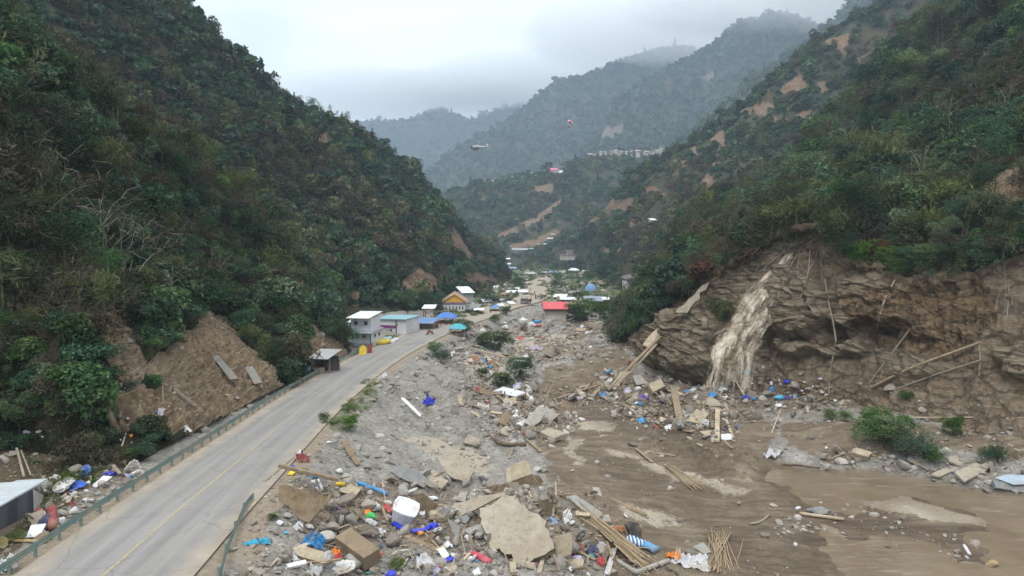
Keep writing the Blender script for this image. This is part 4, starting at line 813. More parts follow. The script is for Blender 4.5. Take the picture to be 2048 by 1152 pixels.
# trees that stand out one by one
NT = [('broad',105,165,75,"round dark tree standing out near the top of the left bank"),('broad2',95,440,95,"large leafy tree halfway up the left bank"),('darkshrub',250,640,60,"dark bush between two slips on the left bank"),('darkshrub',215,725,55,"dark shrub at the edge of the long brown slip"),
 ('broad2',330,470,90,"broad green tree on the dark left bank above the scar"),('bamboo',560,520,120,"feathery olive bamboo on the shoulder of the left bank"),('bamboo',245,300,110,"tall olive bamboo rising from the upper left bank"),('dead',345,640,125,"tall thin dead tree with one pale trunk above the large slip"),
 ('dead',425,550,70,"pale dead sapling in the dark scrub right of the tall dead tree"),('dead',300,520,60,"forked dead tree in the dark scrub"),('dead',15,200,120,"bare pale trunk standing at the left edge"),('broad2',30,720,110,"bright green tree at the left edge above the shed"),
 ('broad2',40,890,120,"leafy tree low on the left bank beside the shed roof"),('broad',684,700,62,"dark tree just left of the white three storey house"),('broad',650,655,70,"dark tree on the slope above the roadside kiosk"),('broad2',815,628,55,"round dark green tree behind the long white house"),
 ('broad',850,625,52,"round tree behind the blue roofed shed"),('broad',880,628,48,"tree beside the yellow gabled house"),('broad',555,735,70,"dark tree beside the foot of the large slip"),('darkshrub',575,775,38,"shrub left of the roadside kiosk"),
 ('broad',1285,650,60,"dark round tree below the dark roofed house on the right"),('broad',1410,452,50,"dark tree on the ridge of the right hill"),('broad',1730,215,100,"dense dark tree standing on the crest of the right hill"),('slim',1795,150,95,"thin dark dead topped tree on the right crest"),
 ('yellow',1765,300,28,"bright yellow green bush on the right hill"),('yellow',1820,170,80,"pale yellow green tree on the upper right hill"),('red',1440,485,32,"dark red shrub above the cliff"),('bamboo',1510,470,50,"tuft of pale bamboo just above the cliff edge"),
 ('broad2',1890,510,80,"leafy bush overhanging the top of the cliff"),('broad',1960,430,110,"dark leafy tree above the cliff at the right"),('broad2',1600,430,70,"green tree above the top of the waterfall"),('dead',1895,300,120,"tangle of pale bare branches on the right hill"),
 ('dead',1845,380,100,"bleached bare shrub above the cliff at the right"),('dead',1560,350,60,"bare crooked tree on the right hill"),('dead',2010,620,110,"thin bare sapling at the right end of the cliff"),('bamboo',1890,90,120,"large olive bamboo near the top right corner"),
 ('bamboo',2000,60,140,"tall bamboo in the top right corner"),('bamboo',1660,300,80,"olive bamboo left of the yellow green bush"),
 ('shrub',995,700,45,"largest green shrub on the debris field"),('shrub',965,692,30,"left one of the two shrubs in the middle of the debris field"),('shrub',1040,755,48,"green shrub at the edge of the eroded bank"),('shrub',1003,775,36,"green shrub behind the white panel"),('shrub',925,668,34,"narrow bush beside the turquoise canopy"),
 ('shrub',990,645,18,"low green bush on the gravel slope under the road"),('shrub',1142,642,40,"left part of the green hedge by the red roof"),('shrub',1165,640,48,"middle bush of the hedge between red roof and brown hut"),('shrub',1200,640,44,"right bush of the hedge below the brown hut"),('shrub',870,705,24,"small pale bush at the top of the gullied slope"),('darkshrub',885,725,34,"dark thorny bush in the gully"),
 ('shrub',965,755,22,"yellowish bush among the pale rubble"),('shrub',1660,840,26,"small bush on the bank below the cliff at the left"),('shrub',1690,842,24,"bush beside the small one on the bank below the cliff"),('shrub',1740,850,34,"bush on the bank at the left end of the green thicket"),('shrub',1770,895,85,"large green bush hanging over the river bank"),
 ('darkshrub',1820,915,70,"dark bush right of the large one on the river bank"),('shrub',1905,870,42,"bush crossed by the long pale pole"),('shrub',1865,925,40,"low bush at the foot of the river bank"),('darkshrub',1990,925,45,"dark bush above the corrugated sheet"),('shrub',1812,800,22,"tiny shrub on the bare slope under the fallen pole"),
 ('shrub',700,860,34,"green bush at the roadside behind the brown boards"),('shrub',795,1140,26,"green weeds growing beside the white papers"),('shrub',545,1040,16,"tuft of grass on the gravel by the road"),('shrub',1036,572,20,"bright green thicket left of the far road bend"),('darkshrub',1018,606,14,"dark bush between the far shacks and the road"),
 ('darkshrub',985,612,30,"dark bush by the road above the blue stall"),('shrub',1010,630,20,"green bush just above the walkers on the road"),('bamboo',1445,640,70,"olive brush on the slope left of the cliff")]
for k_, x, y, h_, lb in NT: put_tree(k_, x, y, h_, lb, ws=1.15 if 'shrub' in k_ else 1)
def rand_trees(n, box, kinds, hm, place, group, seed, pts=None, which=None, minsep=10):
    rg = random.Random(seed); done = []; tries = 0
    while len(done) < n and tries < n * 40:
        tries += 1; x, y = rg.uniform(box[0], box[2]), rg.uniform(box[1], box[3]); r = hit(x, y, None); p = r[0]; rr = hit(x, y, which)
        if abs(rr[2] - r[2]) > .5 or r[1] == Vector((0, 0, 1)): continue
        if any(abs(x - a) < minsep and abs(y - c) < minsep for a, c in done): continue
        done.append((x, y)); k_ = rg.choice(kinds); h_ = rg.uniform(*hm)
        nm = {'broad': 'dark broadleaf tree', 'broad2': 'green broadleaf tree', 'loose': 'thin crowned tree', 'slim': 'slender dark tree', 'pine': 'dark pine', 'bamboo': 'olive bamboo clump', 'dead': 'bare pale dead tree', 'shrub': 'green shrub', 'darkshrub': 'dark green shrub'}[k_]
        fy = (y - box[1]) / (box[3] - box[1]); fx = (x - box[0]) / (box[2] - box[0]); w1 = ['high', 'midway up', 'low'][min(2, int(fy * 3))]; w2 = ['at the left end', 'left of the middle', 'in the middle', 'right of the middle', 'at the right end'][min(4, int(fx * 5))]
        lb = '%s%s %s %s %s' % ('tall ' if h_ > (hm[0] * .4 + hm[1] * .6) else 'small ' if h_ < hm[0] * .7 + hm[1] * .3 else '', nm, w1, place, w2)
        tree_copy(TK[k_], p - Vector((0, 0, .1)), rg.random() * 6.28, h_, lb, nm + 's ' + place, h_ * rg.uniform(.85, 1.2))
rand_trees(48, (0, 60, 640, 620), ['broad', 'broad2', 'bamboo', 'loose', 'darkshrub', 'dead'], (3.5, 8.5), 'on the near left bank', '', 1, which=[1], minsep=26)
rand_trees(46, (1330, 60, 2048, 500), ['broad', 'broad2', 'bamboo', 'loose', 'shrub', 'dead'], (4, 10), 'on the right hill', '', 2, which=[3], minsep=26)
def lip_bushes(n, x0, x1, place, seed):
    rg = random.Random(seed); T_ = np.array(topD)
    for i in range(n):
        x = x0 + (x1 - x0) * (i + rg.random()) / n; y = np.interp(x, T_[:, 0], T_[:, 1]); d = np.interp(x, T_[:, 0], T_[:, 2]); k_ = rg.choice(['darkshrub', 'shrub', 'broad', 'broad2', 'bamboo', 'darkshrub']); h_ = rg.uniform(1.6, 3.8)
        p = Vector(at_d(x, y + rg.uniform(-6, 12), d - rg.uniform(.0, .8))); nm = {'broad': 'dark broadleaf tree', 'broad2': 'green broadleaf tree', 'bamboo': 'olive bamboo', 'shrub': 'green shrub', 'darkshrub': 'dark shrub'}[k_]
        tree_copy(TK[k_], p - Vector((0, 0, .5)), rg.random() * 6.28, h_, '%s%s overhanging %s, %s' % ('small ' if h_ < 2.4 else 'tall ' if h_ > 3.2 else '', nm, place, ['left end', 'left of the middle', 'middle', 'right of the middle', 'right end'][min(4, int((x - x0) / (x1 - x0) * 5))]), nm + 's overhanging ' + place, h_)
lip_bushes(44, 1645, 2050, 'the cliff top', 21); lip_bushes(22, 1230, 1600, 'the left edge of the scar', 22)
def ridge_trees(pt, row, n, kinds, hm, place, seed, lo=0.0, hi=1.0):
    G = PATCH[pt]['G']; rg = random.Random(seed)
    for i in range(n):
        u = lo + (hi - lo) * (i + rg.random()) / n; c = int(u * (G.shape[1] - 1)); col = G[int(row[0] * G.shape[0]):int(row[1] * G.shape[0]), c]
        px, py = proj(col); j = int(np.argmin(py)); p = Vector(col[max(0, j - rg.randint(0, 3))]); k_ = rg.choice(kinds); h_ = rg.uniform(*hm)
        if not (-30 < px[j] < 2080 and -60 < py[j] < 1200): continue
        nm = {'broad': 'dark broadleaf tree', 'broad2': 'green broadleaf tree', 'loose': 'thin crowned tree', 'slim': 'slender dark tree', 'pine': 'dark pine', 'bamboo': 'olive bamboo'}[k_]
        w2 = ['near its lower end', 'low along it', 'halfway along it', 'high along it', 'near its top'][min(4, int((1 - (py[j] + 60) / 700) * 5.0)) if py[j] < 640 else 0]
        lb = '%s%s %s %s' % ('tall ' if h_ > (hm[0] * .4 + hm[1] * .6) else 'small ' if h_ < hm[0] * .7 + hm[1] * .3 else '', nm, place, w2)
        tree_copy(TK[k_], p - Vector((0, 0, .4)), rg.random() * 6.28, h_, lb, nm + 's ' + place, h_ * rg.uniform(.9, 1.25))
ridge_trees('left_hill', (.5, .85), 80, ['broad', 'loose', 'slim', 'slim', 'loose', 'pine'], (5, 9), 'on the skyline of the left hill', 5, .28, 1.0)
ridge_trees('right_hill', (.5, .9), 34, ['broad', 'loose', 'slim', 'broad2'], (2.5, 5.5), 'on the crest of the right hill', 6, 0, .9)
# ------------------------------------------------------------------ stones, rubble
stone_m, t, b = new_mat("river stone"); g = N(t, 'ShaderNodeTexCoord').outputs['Object']; r_ = N(t, 'ShaderNodeObjectInfo').outputs['Random']
n_ = tex(t, 'ShaderNodeTexNoise', g, 3.0, Detail=6.0, Roughness=.65)
c = ramp(t, r_, [(0, (.12, .11, .095)), (.4, (.22, .205, .18)), (.8, (.32, .30, .27)), (1, (.50, .48, .44))])
c = mixc(t, ramp(t, n_.outputs[0], [(.3, (0, 0, 0)), (.75, (.7, .7, .7))]), c, (.30, .25, .19)); t.links.new(c, b.inputs['Base Color']); b.inputs['Roughness'].default_value = .9; b.inputs['Specular IOR Level'].default_value = .2
bump(t, n_.outputs[0], b, .5, .1)
wood_m = plain("splintered wood", (.29, .22, .14), .9, .35, .4, (.20, .15, .095), 3); wood_l = plain("pale raw timber", (.50, .41, .29), .85, .2, .35, (.28, .21, .14), 3); wood_d = plain("dark rotten wood", (.105, .07, .042), .95, .35, .3, scale=3)
white_p = plain("dirty white plastic", (.70, .71, .71), .6, .08, .35, (.38, .33, .27), 2.5); blue_p = plain("blue tarpaulin", (.03, .16, .52), .55, .2, .15, (.22, .2, .17), 2.5)
stones = bpy.data.collections.new("stone kinds"); SKn = []
def sproto(V, Q, m, sm=False):
    me = mesh_np("fragment", V, Q, [m], smooth=sm); o = bpy.data.objects.new("s%02d" % len(SKn), me); stones.objects.link(o); SKn.append(o)
for i in range(5): V, Q = rock_shape(200 + i, .62, 2); sproto(V, Q, stone_m)
def boxv(a, b_, c_): return np.array([[x, y, z] for x in (-a, a) for y in (-b_, b_) for z in (-c_, c_)], float), np.array([[0, 1, 3, 2], [4, 6, 7, 5], [0, 4, 5, 1], [2, 3, 7, 6], [0, 2, 6, 4], [1, 5, 7, 3]])
sproto(*boxv(1.6, .12, .05), wood_m); sproto(*boxv(1.1, .3, .05), wood_l); sproto(*boxv(.7, .5, .04), plain("grey board", (.36, .32, .26), .9, .2, .3))
sproto(*boxv(2.2, .05, .05), wood_l); V, Q = ICO[3]; V = V * (1 - np.abs(fbm(V, 2.0, 3, .6, 9))[:, None] * .5) * np.array([1.2, .8, .3]); sproto(V, Q, plain('grimy white plastic', (.55, .55, .53), .7, .15, .55, (.30, .25, .19), 1.5))
for nm_, cc_ in (('grimy blue scrap', (.03,.12,.38)), ('grimy red scrap', (.35,.05,.05)), ('grimy dark cloth', (.05,.05,.07))):
    V, Q = ICO[3]; V = V * (1 - np.abs(fbm(V, 2.0, 3, .6, len(nm_)))[:, None] * .6) * np.array([1.1, .8, .35]); sproto(V, Q, plain(nm_, cc_, .75, .25, .4, (.26, .21, .15), 1.5))
for dx in (.9, 1.5): V, Q = boxv(dx, .22, .03); V[:, 2] += V[:, 0] ** 2 * .12; sproto(V, Q, card_p := plain('muddy splinter board %d' % (dx * 10), (.30 - dx * .05, .24 - dx * .04, .16 - dx * .02), .95, .3, .5))
SG = cloud_group(stones, "stones on points")
def stones_on(name, thin, spacing, w, size, seed, Pt=None, tilt=.35, lift=0.1):
    pt = Pt or dict(V=GV, Q=grid_quads(NR, NC), bare=np.zeros(len(GV)))
    P, px, py, rg = sample(pt, spacing, thin, seed, marg=40); n = len(P); idx = rg.choice(len(w), n, p=np.array(w) / sum(w)); s = size(P[:, 1]) * (.35 + rg.pareto(2.6, n).clip(0, 4))
    rot = np.stack([rg.normal(0, tilt, n), rg.normal(0, tilt, n), rg.random(n) * 6.28], 1); P = P.copy(); P[:, 2] += s * lift; cloud(name, P, idx, rot, np.stack([s, s, s], 1), SG); print(name, n)
mk_mud = [(1000,790),(1250,750),(1480,790),(1560,900),(1700,940),(2100,990),(2100,1180),(1250,1180),(1130,1010),(1060,900)]
def th_gravel(P, px, py):
    d, _, rw = road_near(P[:, :2]); right = (px > 300)
    m = 1 - .84 * poly_mask(px, py, mk_mud, 25); wat = 1 - poly_mask(px, py, [(1500,930),(1700,945),(2100,1005),(2100,1180),(1600,1180),(1500,1000)], 8)
    gb = poly_mask(px, py, [(1540,1030),(1700,1000),(2050,1090),(2050,1130),(1800,1120),(1650,1060),(1560,1080)], 12) * .9
    fine = .35 + .65 * (fbm(P, .25, 3, .55, 120) > -.1)
    return (d > rw + .25 + .8 * np.abs(fbm(P, .5, 3, .6, 121))) * np.maximum(m, gb) * np.maximum(wat, gb) * fine * (P[:, 1] < 260)
stones_on("gravel_stones", th_gravel, lambda d: .24 + d * .0042, [3, 3, 3, 3, 3, 0, 0, 0, 0, .15], lambda d: .06 + d * .0009, 11, lift=.15)
def th_rub(P, px, py):
    m = np.zeros(len(P))
    for pl, k_ in [([(560,960),(900,960),(1200,1000),(1350,1152),(560,1152)], .8), ([(900,760),(1080,760),(1160,850),(1080,900),(940,830)], 1), ([(1100,790),(1250,740),(1480,790),(1480,870),(1280,850)], 1), ([(940,560),(1060,560),(1040,600),(940,610)], .8),
                   ([(1440,740),(1700,760),(1700,830),(1440,840)], .8), ([(870,660),(1180,640),(1180,720),(920,740)], .8), ([(1080,560),(1220,570),(1220,620),(1090,620)], .7), ([(40,980),(260,920),(300,950),(60,1090)], .8), ([(1040,535),(1160,530),(1150,550),(1060,560)], .8), ([(180,800),(400,800),(380,880),(180,900)], .35), ([(1650,900),(2048,910),(2048,960),(1650,945)], .5)]:
        m = np.maximum(m, k_ * poly_mask(px, py, pl, 15))
    m = m * (1 - poly_mask(px, py, [(1000,692),(1160,648),(1190,655),(1080,695),(1010,705)], 5)); d, _, rw = road_near(P[:, :2]); return m * (d > rw + 1.5)
stones_on("rubble_fragments", th_rub, lambda d: .30 + d * .0036, [2, 2, 1, 1, 1, 3.5, 1.8, 2.4, 3, 1.1], lambda d: .13 + d * .0009, 12, tilt=.65, lift=.45)
stones_on("small_rubbish", lambda P, px, py: th_rub(P, px, py) * (P[:, 1] < 130) * (.4 + .6 * (fbm(P, .3, 3, .5, 140) > -.1)), lambda d: .20 + d * .0030, [1, 1, 1, .5, .5, 2.2, 1.4, 1.2, 2.4, 1.1, .35, .2, .7, 2.2, 1.8], lambda d: .075 + d * .0009, 16, tilt=.7, lift=.9)
for nm, pl, sd_ in (('left_bank', [(280,720),(420,820),(560,770),(640,740),(700,725),(560,780),(400,850),(200,900),(60,980),(100,860)], 13),):
    stones_on("slope_rubble", lambda P, px, py: poly_mask(px, py, pl, 20) * (fbm(P, .3, 3, .5, 130) > -.2), lambda d: .3 + d * .006, [3, 3, 3, 2, 2, 1, .5, .5, 2, .4], lambda d: .06 + d * .0011, sd_, PATCH[nm])
stones_on("cliff_talus", lambda P, px, py: poly_mask(px, py, [(1400,770),(1600,740),(1700,760),(2048,840),(2048,960),(1650,900),(1440,840)], 18) * (fbm(P, .25, 3, .5, 131) > -.15), lambda d: .3 + d * .005, [3, 3, 3, 3, 3, .8, .3, .3, 1, .25], lambda d: .06 + d * .0016, 14, PATCH['cliff'])
stones_on("scar_rubble", lambda P, px, py: (fbm(P, .25, 4, .6, 132) > -.05) * ((px > 0) & (px < 720) & (py > 540)), lambda d: .36 + d * .006, [3, 3, 3, 3, 3, 1.4, .2, .2, 1.4, .1], lambda d: .05 + d * .0010, 15, dict(V=PATCH['left_bank']['V'], Q=PATCH['left_bank']['Q'], bare=1 - sstep(.4, .7, PATCH['left_bank']['bare'])))
# boulders one can tell apart
rockmesh = []
for i in range(6): V, Q = rock_shape(400 + i, .68, 3); rockmesh.append(mesh_np("boulder", V, Q, [stone_m], smooth=False))
def scatter_rocks(n, poly, sz, place, seed):
    rg = random.Random(seed); P_ = np.array(poly, float); x0, y0 = P_.min(0); x1, y1 = P_.max(0); k = 0
    while k < n:
        x, y = rg.uniform(x0, x1), rg.uniform(y0, y1)
        if poly_mask(np.array([x]), np.array([y]), poly, 1)[0] < .5: continue
        p, _, _ = hit(x, y); s = rg.uniform(*sz) * .5; k += 1; fx = (x - x0) / (x1 - x0); f2 = (s * 2 - sz[0]) / (sz[1] - sz[0]); o = link("boulder", rockmesh[rg.randrange(6)], label="%s grey boulder %s, %s" % (['small', 'medium sized', 'large'][min(2, int(f2 * 3))], place, ['left end', 'left of middle', 'middle', 'right of middle', 'right end'][min(4, int(fx * 5))]), cat="boulder", group="boulders " + place, loc=p + Vector((0, 0, s * .15)))
        o.scale = (s, s, s * rg.uniform(.7, 1.1)); o.rotation_euler = (rg.uniform(-.3, .3), rg.uniform(-.3, .3), rg.random() * 6.28)
scatter_rocks(34, [(1600,905),(1700,900),(2048,960),(2048,990),(1800,950),(1640,925)], (.5, 1.3), "along the far edge of the river", 1)
scatter_rocks(26, [(900,690),(1000,740),(1000,790),(930,760),(880,720)], (.5, 1.5), "on the pale rubble below the road", 2)
scatter_rocks(30, [(560,1090),(660,1120),(560,1150),(470,1150),(520,1090)], (.22, .5), "on the gravel in the bottom foreground", 3)
scatter_rocks(30, [(1130,1110),(1280,1140),(1100,1152),(880,1150),(1000,1120)], (.22, .6), "in front of the broken slab", 4)
scatter_rocks(24, [(520,930),(640,900),(660,940),(560,1010),(500,1010)], (.2, .5), "on the shoulder beside the road", 5)
scatter_rocks(26, [(1600,760),(1720,800),(1700,830),(1500,830),(1450,800)], (.35, 1.0), "in the talus at the foot of the cliff", 6)
scatter_rocks(18, [(1570,1030),(1660,1060),(1600,1090),(1540,1060)], (.25, .6), "on the gravel bar by the river", 7)
# ------------------------------------------------------------------ the muddy waterfall
fm, t, b = new_mat("muddy falling water"); fl_ = N(t, 'ShaderNodeAttribute', attribute_name='flow').outputs['Vector']; sx_ = N(t, 'ShaderNodeSeparateXYZ', ins={0: fl_})
mpw = N(t, 'ShaderNodeMapping', ins={0: fl_}); mpw.inputs['Scale'].default_value = (5.0, 4.2, 3.0)
fa = tex(t, 'ShaderNodeTexNoise', mpw.outputs[0], 1.0, Detail=5.0, Roughness=.62, Distortion=.6); mpw2 = N(t, 'ShaderNodeMapping', ins={0: fl_}); mpw2.inputs['Scale'].default_value = (20.0, 6.5, 5.0)
fb = tex(t, 'ShaderNodeTexNoise', mpw2.outputs[0], 1.0, Detail=6.0, Roughness=.7, Distortion=.8)
hh_ = mth(t, 'ADD', mth(t, 'MULTIPLY', fa.outputs[0], .66), mth(t, 'MULTIPLY', fb.outputs[0], .34))
t.links.new(ramp(t, hh_, [(.40, (.42, .335, .235)), (.50, (.56, .465, .345)), (.60, (.72, .63, .50)), (.70, (.84, .78, .67))]), b.inputs['Base Color']); b.inputs['Roughness'].default_value = .28; b.inputs['Specular IOR Level'].default_value = .5
thr = mth(t, 'ADD', .405, mth(t, 'MULTIPLY', sx_.outputs[1], .04)); ed = N(t, 'ShaderNodeAttribute', attribute_name='fade').outputs['Fac']
al_ = mth(t, 'MULTIPLY', mth(t, 'SUBTRACT', mth(t, 'ADD', hh_, mth(t, 'MULTIPLY', mth(t, 'SUBTRACT', ed, 1.0), .28)), thr), 6.0, clamp=True); t.links.new(mth(t, 'MULTIPLY', al_, .80), b.inputs['Alpha'])
WL = [(1574,498),(1534,540),(1490,568),(1468,600),(1452,630),(1428,655),(1410,690),(1396,730),(1382,796)]; WR = [(1594,502),(1578,548),(1566,590),(1558,615),(1550,645),(1540,670),(1530,700),(1524,745),(1518,796)]
WDn = [98.0, 97.3, 96.3, 95.4, 94.6, 93.8, 92.8, 92.2, 91.8]
WLc, WRc = catmull(np.array(WL, float), 240), catmull(np.array(WR, float), 240); WDc = np.interp(np.linspace(0, 8, 240), range(9), WDn)
VV, QQ, AA, FF, o_ = [], [], [], [], 0
for lay in range(4):
    nrow, ncol = 240, 80; G_ = []; s_l = np.linspace(0, 1, ncol)
    for j in range(ncol):
        q = WLc * (1 - s_l[j]) + WRc * s_l[j]; G_.append([at_d(x, y, d - .5 * lay) for (x, y), d in zip(q, WDc)])
    G_ = np.array(G_).transpose(1, 0, 2).reshape(-1, 3); fr = np.repeat(np.linspace(0, 1, nrow), ncol); ss = np.tile(s_l, nrow)
    G_ += np.array([0, -1, 0]) * (fbm(np.column_stack([ss * 5, fr * 9, 0 * ss + lay * 3.7]), 1.0, 5, .6, 66 + lay) * .45 + np.sin(ss * math.pi) * .6)[:, None]
    G_ += np.array([1, 0, 0]) * (fbm(np.column_stack([ss * 2, fr * 12, 0 * ss + lay * 5.1]), 1.0, 3, .6, 76) * .22)[:, None]
    fd = np.clip(np.sin(ss * math.pi) * (1.9 - .25 * lay), 0, 1) * sstep(0, .04, fr) * (1 - .5 * sstep(.93, 1, fr)) * (1 - .16 * lay)
    VV.append(G_); QQ.append(grid_quads(nrow, ncol) + o_); o_ += len(G_); AA.append(fd); FF.append(np.column_stack([ss, fr, 0 * ss + lay * 1.7]))
wme = mesh_np("waterfall", np.concatenate(VV), np.concatenate(QQ), [fm]); col_attr(wme, 'fade', np.repeat(np.concatenate(AA)[:, None], 3, 1)); col_attr(wme, 'flow', np.concatenate(FF)); link("waterfall", wme, kind='structure')
# ------------------------------------------------------------------ wreckage in the foreground and middle ground
conc = plain("mud coated concrete", (.36, .315, .245), .92, .12, .3, (.24, .19, .13), 1.2, bscale=6, bs=.5); conc_g = plain("grey concrete rubble", (.33, .32, .29), .9, .2, .3, (.25, .21, .15), 1.5, bscale=5, bs=.5)
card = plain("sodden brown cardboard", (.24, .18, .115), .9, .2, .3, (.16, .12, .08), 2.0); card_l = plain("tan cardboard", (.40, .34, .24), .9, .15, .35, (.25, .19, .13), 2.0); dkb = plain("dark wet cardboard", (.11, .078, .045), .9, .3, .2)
tin = plain("grey sheet metal", (.20, .21, .21), .6, .25, .4, (.20, .17, .13), 1.5); tin_w = plain("white painted sheet", (.66, .69, .71), .5, .08, .2, (.4, .35, .28), 1.5)
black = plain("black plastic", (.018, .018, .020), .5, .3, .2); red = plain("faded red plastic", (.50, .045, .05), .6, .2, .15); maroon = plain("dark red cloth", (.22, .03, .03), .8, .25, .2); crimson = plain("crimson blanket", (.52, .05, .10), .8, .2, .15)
cyan = plain("cyan cloth", (.05, .42, .62), .7, .2, .15); sky_b = plain("bright blue cloth", (.03, .25, .55), .7, .25, .12); royal = plain("royal blue cloth", (.015, .04, .55), .6, .25, .1); navy = plain("navy cloth", (.02, .03, .09), .8, .3, .15); teal = plain("teal cloth", (.05, .25, .23), .8, .25, .2)
purple = plain("mauve cloth", (.20, .10, .20), .8, .3, .25); green_p = plain("bright green plastic", (.03, .45, .10), .6, .2, .1); yellow = plain("yellow plastic", (.75, .55, .02), .6, .2, .1); orange = plain("orange plastic", (.75, .25, .03), .6, .2, .1); rustb = plain("orange brown leather", (.33, .11, .035), .7, .3, .2)
white_c = plain("soiled white cloth", (.62, .63, .65), .85, .12, .35, (.36, .30, .24), 2.5); lilac = plain("pale patterned cloth", (.48, .45, .62), .85, .3, .25); straw = plain("dry cane stalks", (.38, .29, .18), .9, .3, .15, scale=4); rusty = plain("rusty steel", (.12, .055, .035), .85, .3, .3); rail_m = plain("green painted steel", (.14, .235, .215), .55, .15, .38, (.30, .26, .20), 1.2)
greyt = plain("pale grey tarpaulin", (.50, .51, .51), .75, .1, .3, (.36, .31, .24), 1.5); silt_m = plain("grey slate", (.27, .28, .26), .85, .2, .3, (.25, .2, .13), 2)
K = dict(group=None)
def SL(*a, **k): return slab(*a, **k)
# the great broken slab and its neighbours
SL('concrete_slab', "huge pale broken slab lying tilted in the middle of the wreckage", [(959,1017),(983,1010),(1008,989),(1021,992),(1049,1010),(1093,1042),(1109,1096),(1088,1110),(1046,1132),(1028,1129),(1023,1108),(981,1097),(975,1075),(965,1053)], conc, .22, (-.12,-.5,.86), .35, 1.6, 'slab', 5, (1035,1118), dkb)
SL('concrete_slab', "long pale slab leaning up to the left edge of the huge slab", [(899,1037),(903,1012),(960,992),(1007,984),(1012,988),(960,1014),(903,1041)], conc, .12, (-.2,-.6,.8), .2, .8, 'slab', 4, (940,1040), dkb)
SL('concrete_slab', "tan ragged slab behind the grey bent sheets", [(872,914),(925,911),(948,942),(940,955),(938,969),(903,955),(892,945)], conc, .10, (-.1,-.6,.8), .2, 1, 'slab', 4, (915,968), dkb)
SL('concrete_slab', "flat pale slab half buried left of the tan ragged slab", [(845,947),(868,940),(897,962),(883,977),(868,968)], conc, .1, (0,-.3,.95), .05, 1, 'slab', 3)
SL('cardboard_box', "tan box standing open behind the huge slab", [(1012,938),(1038,924),(1045,921),(1058,923),(1064,948),(1013,966)], card_l, .18, (-.1,-.75,.65), .25, 0, 'box', mats2=dkb)
SL('cardboard_sheet', "dark brown curved sheet under the tan open box", [(1018,966),(1062,949),(1078,951),(1086,962),(1084,972),(1050,975)], dkb, .05, (0,-.9,.45), .1, .8, 'cardboard', 3)
SL('cardboard_sheet', "long dark brown strip between the boxes above the huge slab", [(948,980),(1010,968),(1040,970),(1000,985),(962,989)], dkb, .08, (0,-.5,.85), .1, .8, 'cardboard', 3)
SL('cardboard_box', "large brown closed box at the bottom of the rubbish heap", [(669,1074),(701,1055),(759,1097),(728,1116)], card, .82, (0,-.22,.97), .05, 0, 'box', anchor=(722,1139))
SL('cardboard_box', "brown open carton with a dark face right of the white bin", [(831,988),(846,986),(877,1010),(862,1028),(828,1026)], dkb, .1, (0,-.95,.3), .1, 0, 'box', mats2=card_l)
SL('cardboard_box', "small tan carton below the blue strut", [(679,983),(700,968),(722,978),(712,991)], card_l, .3, (0,-.3,.95), .05, 0, 'box', anchor=(703,996), mats2=dkb)
SL('cardboard_box', "upright khaki case right of the huge slab", [(1110,1074),(1141,1068),(1145,1072),(1143,1108),(1116,1119),(1112,1116)], card_l, .5, (-.05,-.95,.3), .1, 0, 'box', anchor=(1125,1119))
SL('concrete_block', "grey cube of concrete between carton and long slab", [(912,1000),(921,983),(935,984),(930,1004)], conc_g, .3, (0,-.5,.85), .1, 0, 'block', mats2=tin)
SL('board', "thin grey triangular board standing left of the huge slab", [(894,1036),(920,1052),(917,1084),(905,1062)], conc_g, .06, (.3,-.9,.3), .1, 0, 'board')
SL('board', "grey slab wedged under the left edge of the huge slab", [(925,1060),(962,1047),(970,1069),(944,1072)], conc_g, .1, (0,-.5,.8), .05, 0, 'board')
SL('metal_sheet', "dark grey metal sheet poking out under the long slab", [(908,1040),(932,1029),(940,1036),(932,1047)], tin, .05, (0,-.6,.8), .1, 0, 'sheet')
SL('metal_sheet', "dark grey bent metal sheet, left of the pair", [(784,944),(797,930),(812,931),(858,968),(848,975),(800,955)], tin, .05, (.25,-.5,.8), .15, .5, 'sheet', 3)
SL('metal_sheet', "grey curved metal sheet, right of the pair", [(808,934),(842,946),(880,976),(860,974),(838,958)], tin, .05, (-.3,-.4,.8), .25, .5, 'sheet', 3)
plank('plank', "thin grey board under the pair of bent metal sheets", (782,945), (846,974), 5, tin, .05)
SL('wooden_panel', "broad dark plank wall lying on its side in the rubbish heap", [(558,972),(572,968),(664,996),(640,1020),(617,1046),(597,1036),(577,1012),(557,1001)], plain("dark brown planking", (.17, .12, .07), .9, .4, .2, scale=3), .1, (.1,-.85,.5), .15, .6, 'panel', 4)
plank('beam', "rough beam along the top of the dark plank wall", (556,966), (676,996), 11, wood_m, .2, 'beam', .6, (.5,.55))
plank('stick', "brown pole propped against the dark plank wall", (617,1050), (664,1000), 4, wood_m, .1, 'pole', .1, (0,.3))
crumple('hollow_shade', "black sheet painting the shade of the hollow under the mauve blanket", [(657,1022),(700,1018),(752,1066),(690,1070)], black, 'cloth', .05)  # black sheet stands for the shade in the cavity below the blanket
tube('blanket', "long mauve rolled blanket curving through the heap", [(667,1012),(690,1032),(715,1048),(752,1065)], 4.5, purple, 'blanket', 1.0)
crumple('tarpaulin', "bright blue tarpaulin bundled at the lower left of the heap", [(594,1075),(626,1060),(650,1074),(645,1103),(600,1090)], sky_b, 'tarpaulin', .30, (0,-.6,.8), 22, 1.4, .25)
SL('mattress', "muddy beige mattress below the bright blue tarpaulin", [(588,1094),(602,1089),(655,1106),(662,1122),(645,1127),(591,1109)], card_l, .25, (0,-.4,.9), .05, .6, 'mattress', 3)
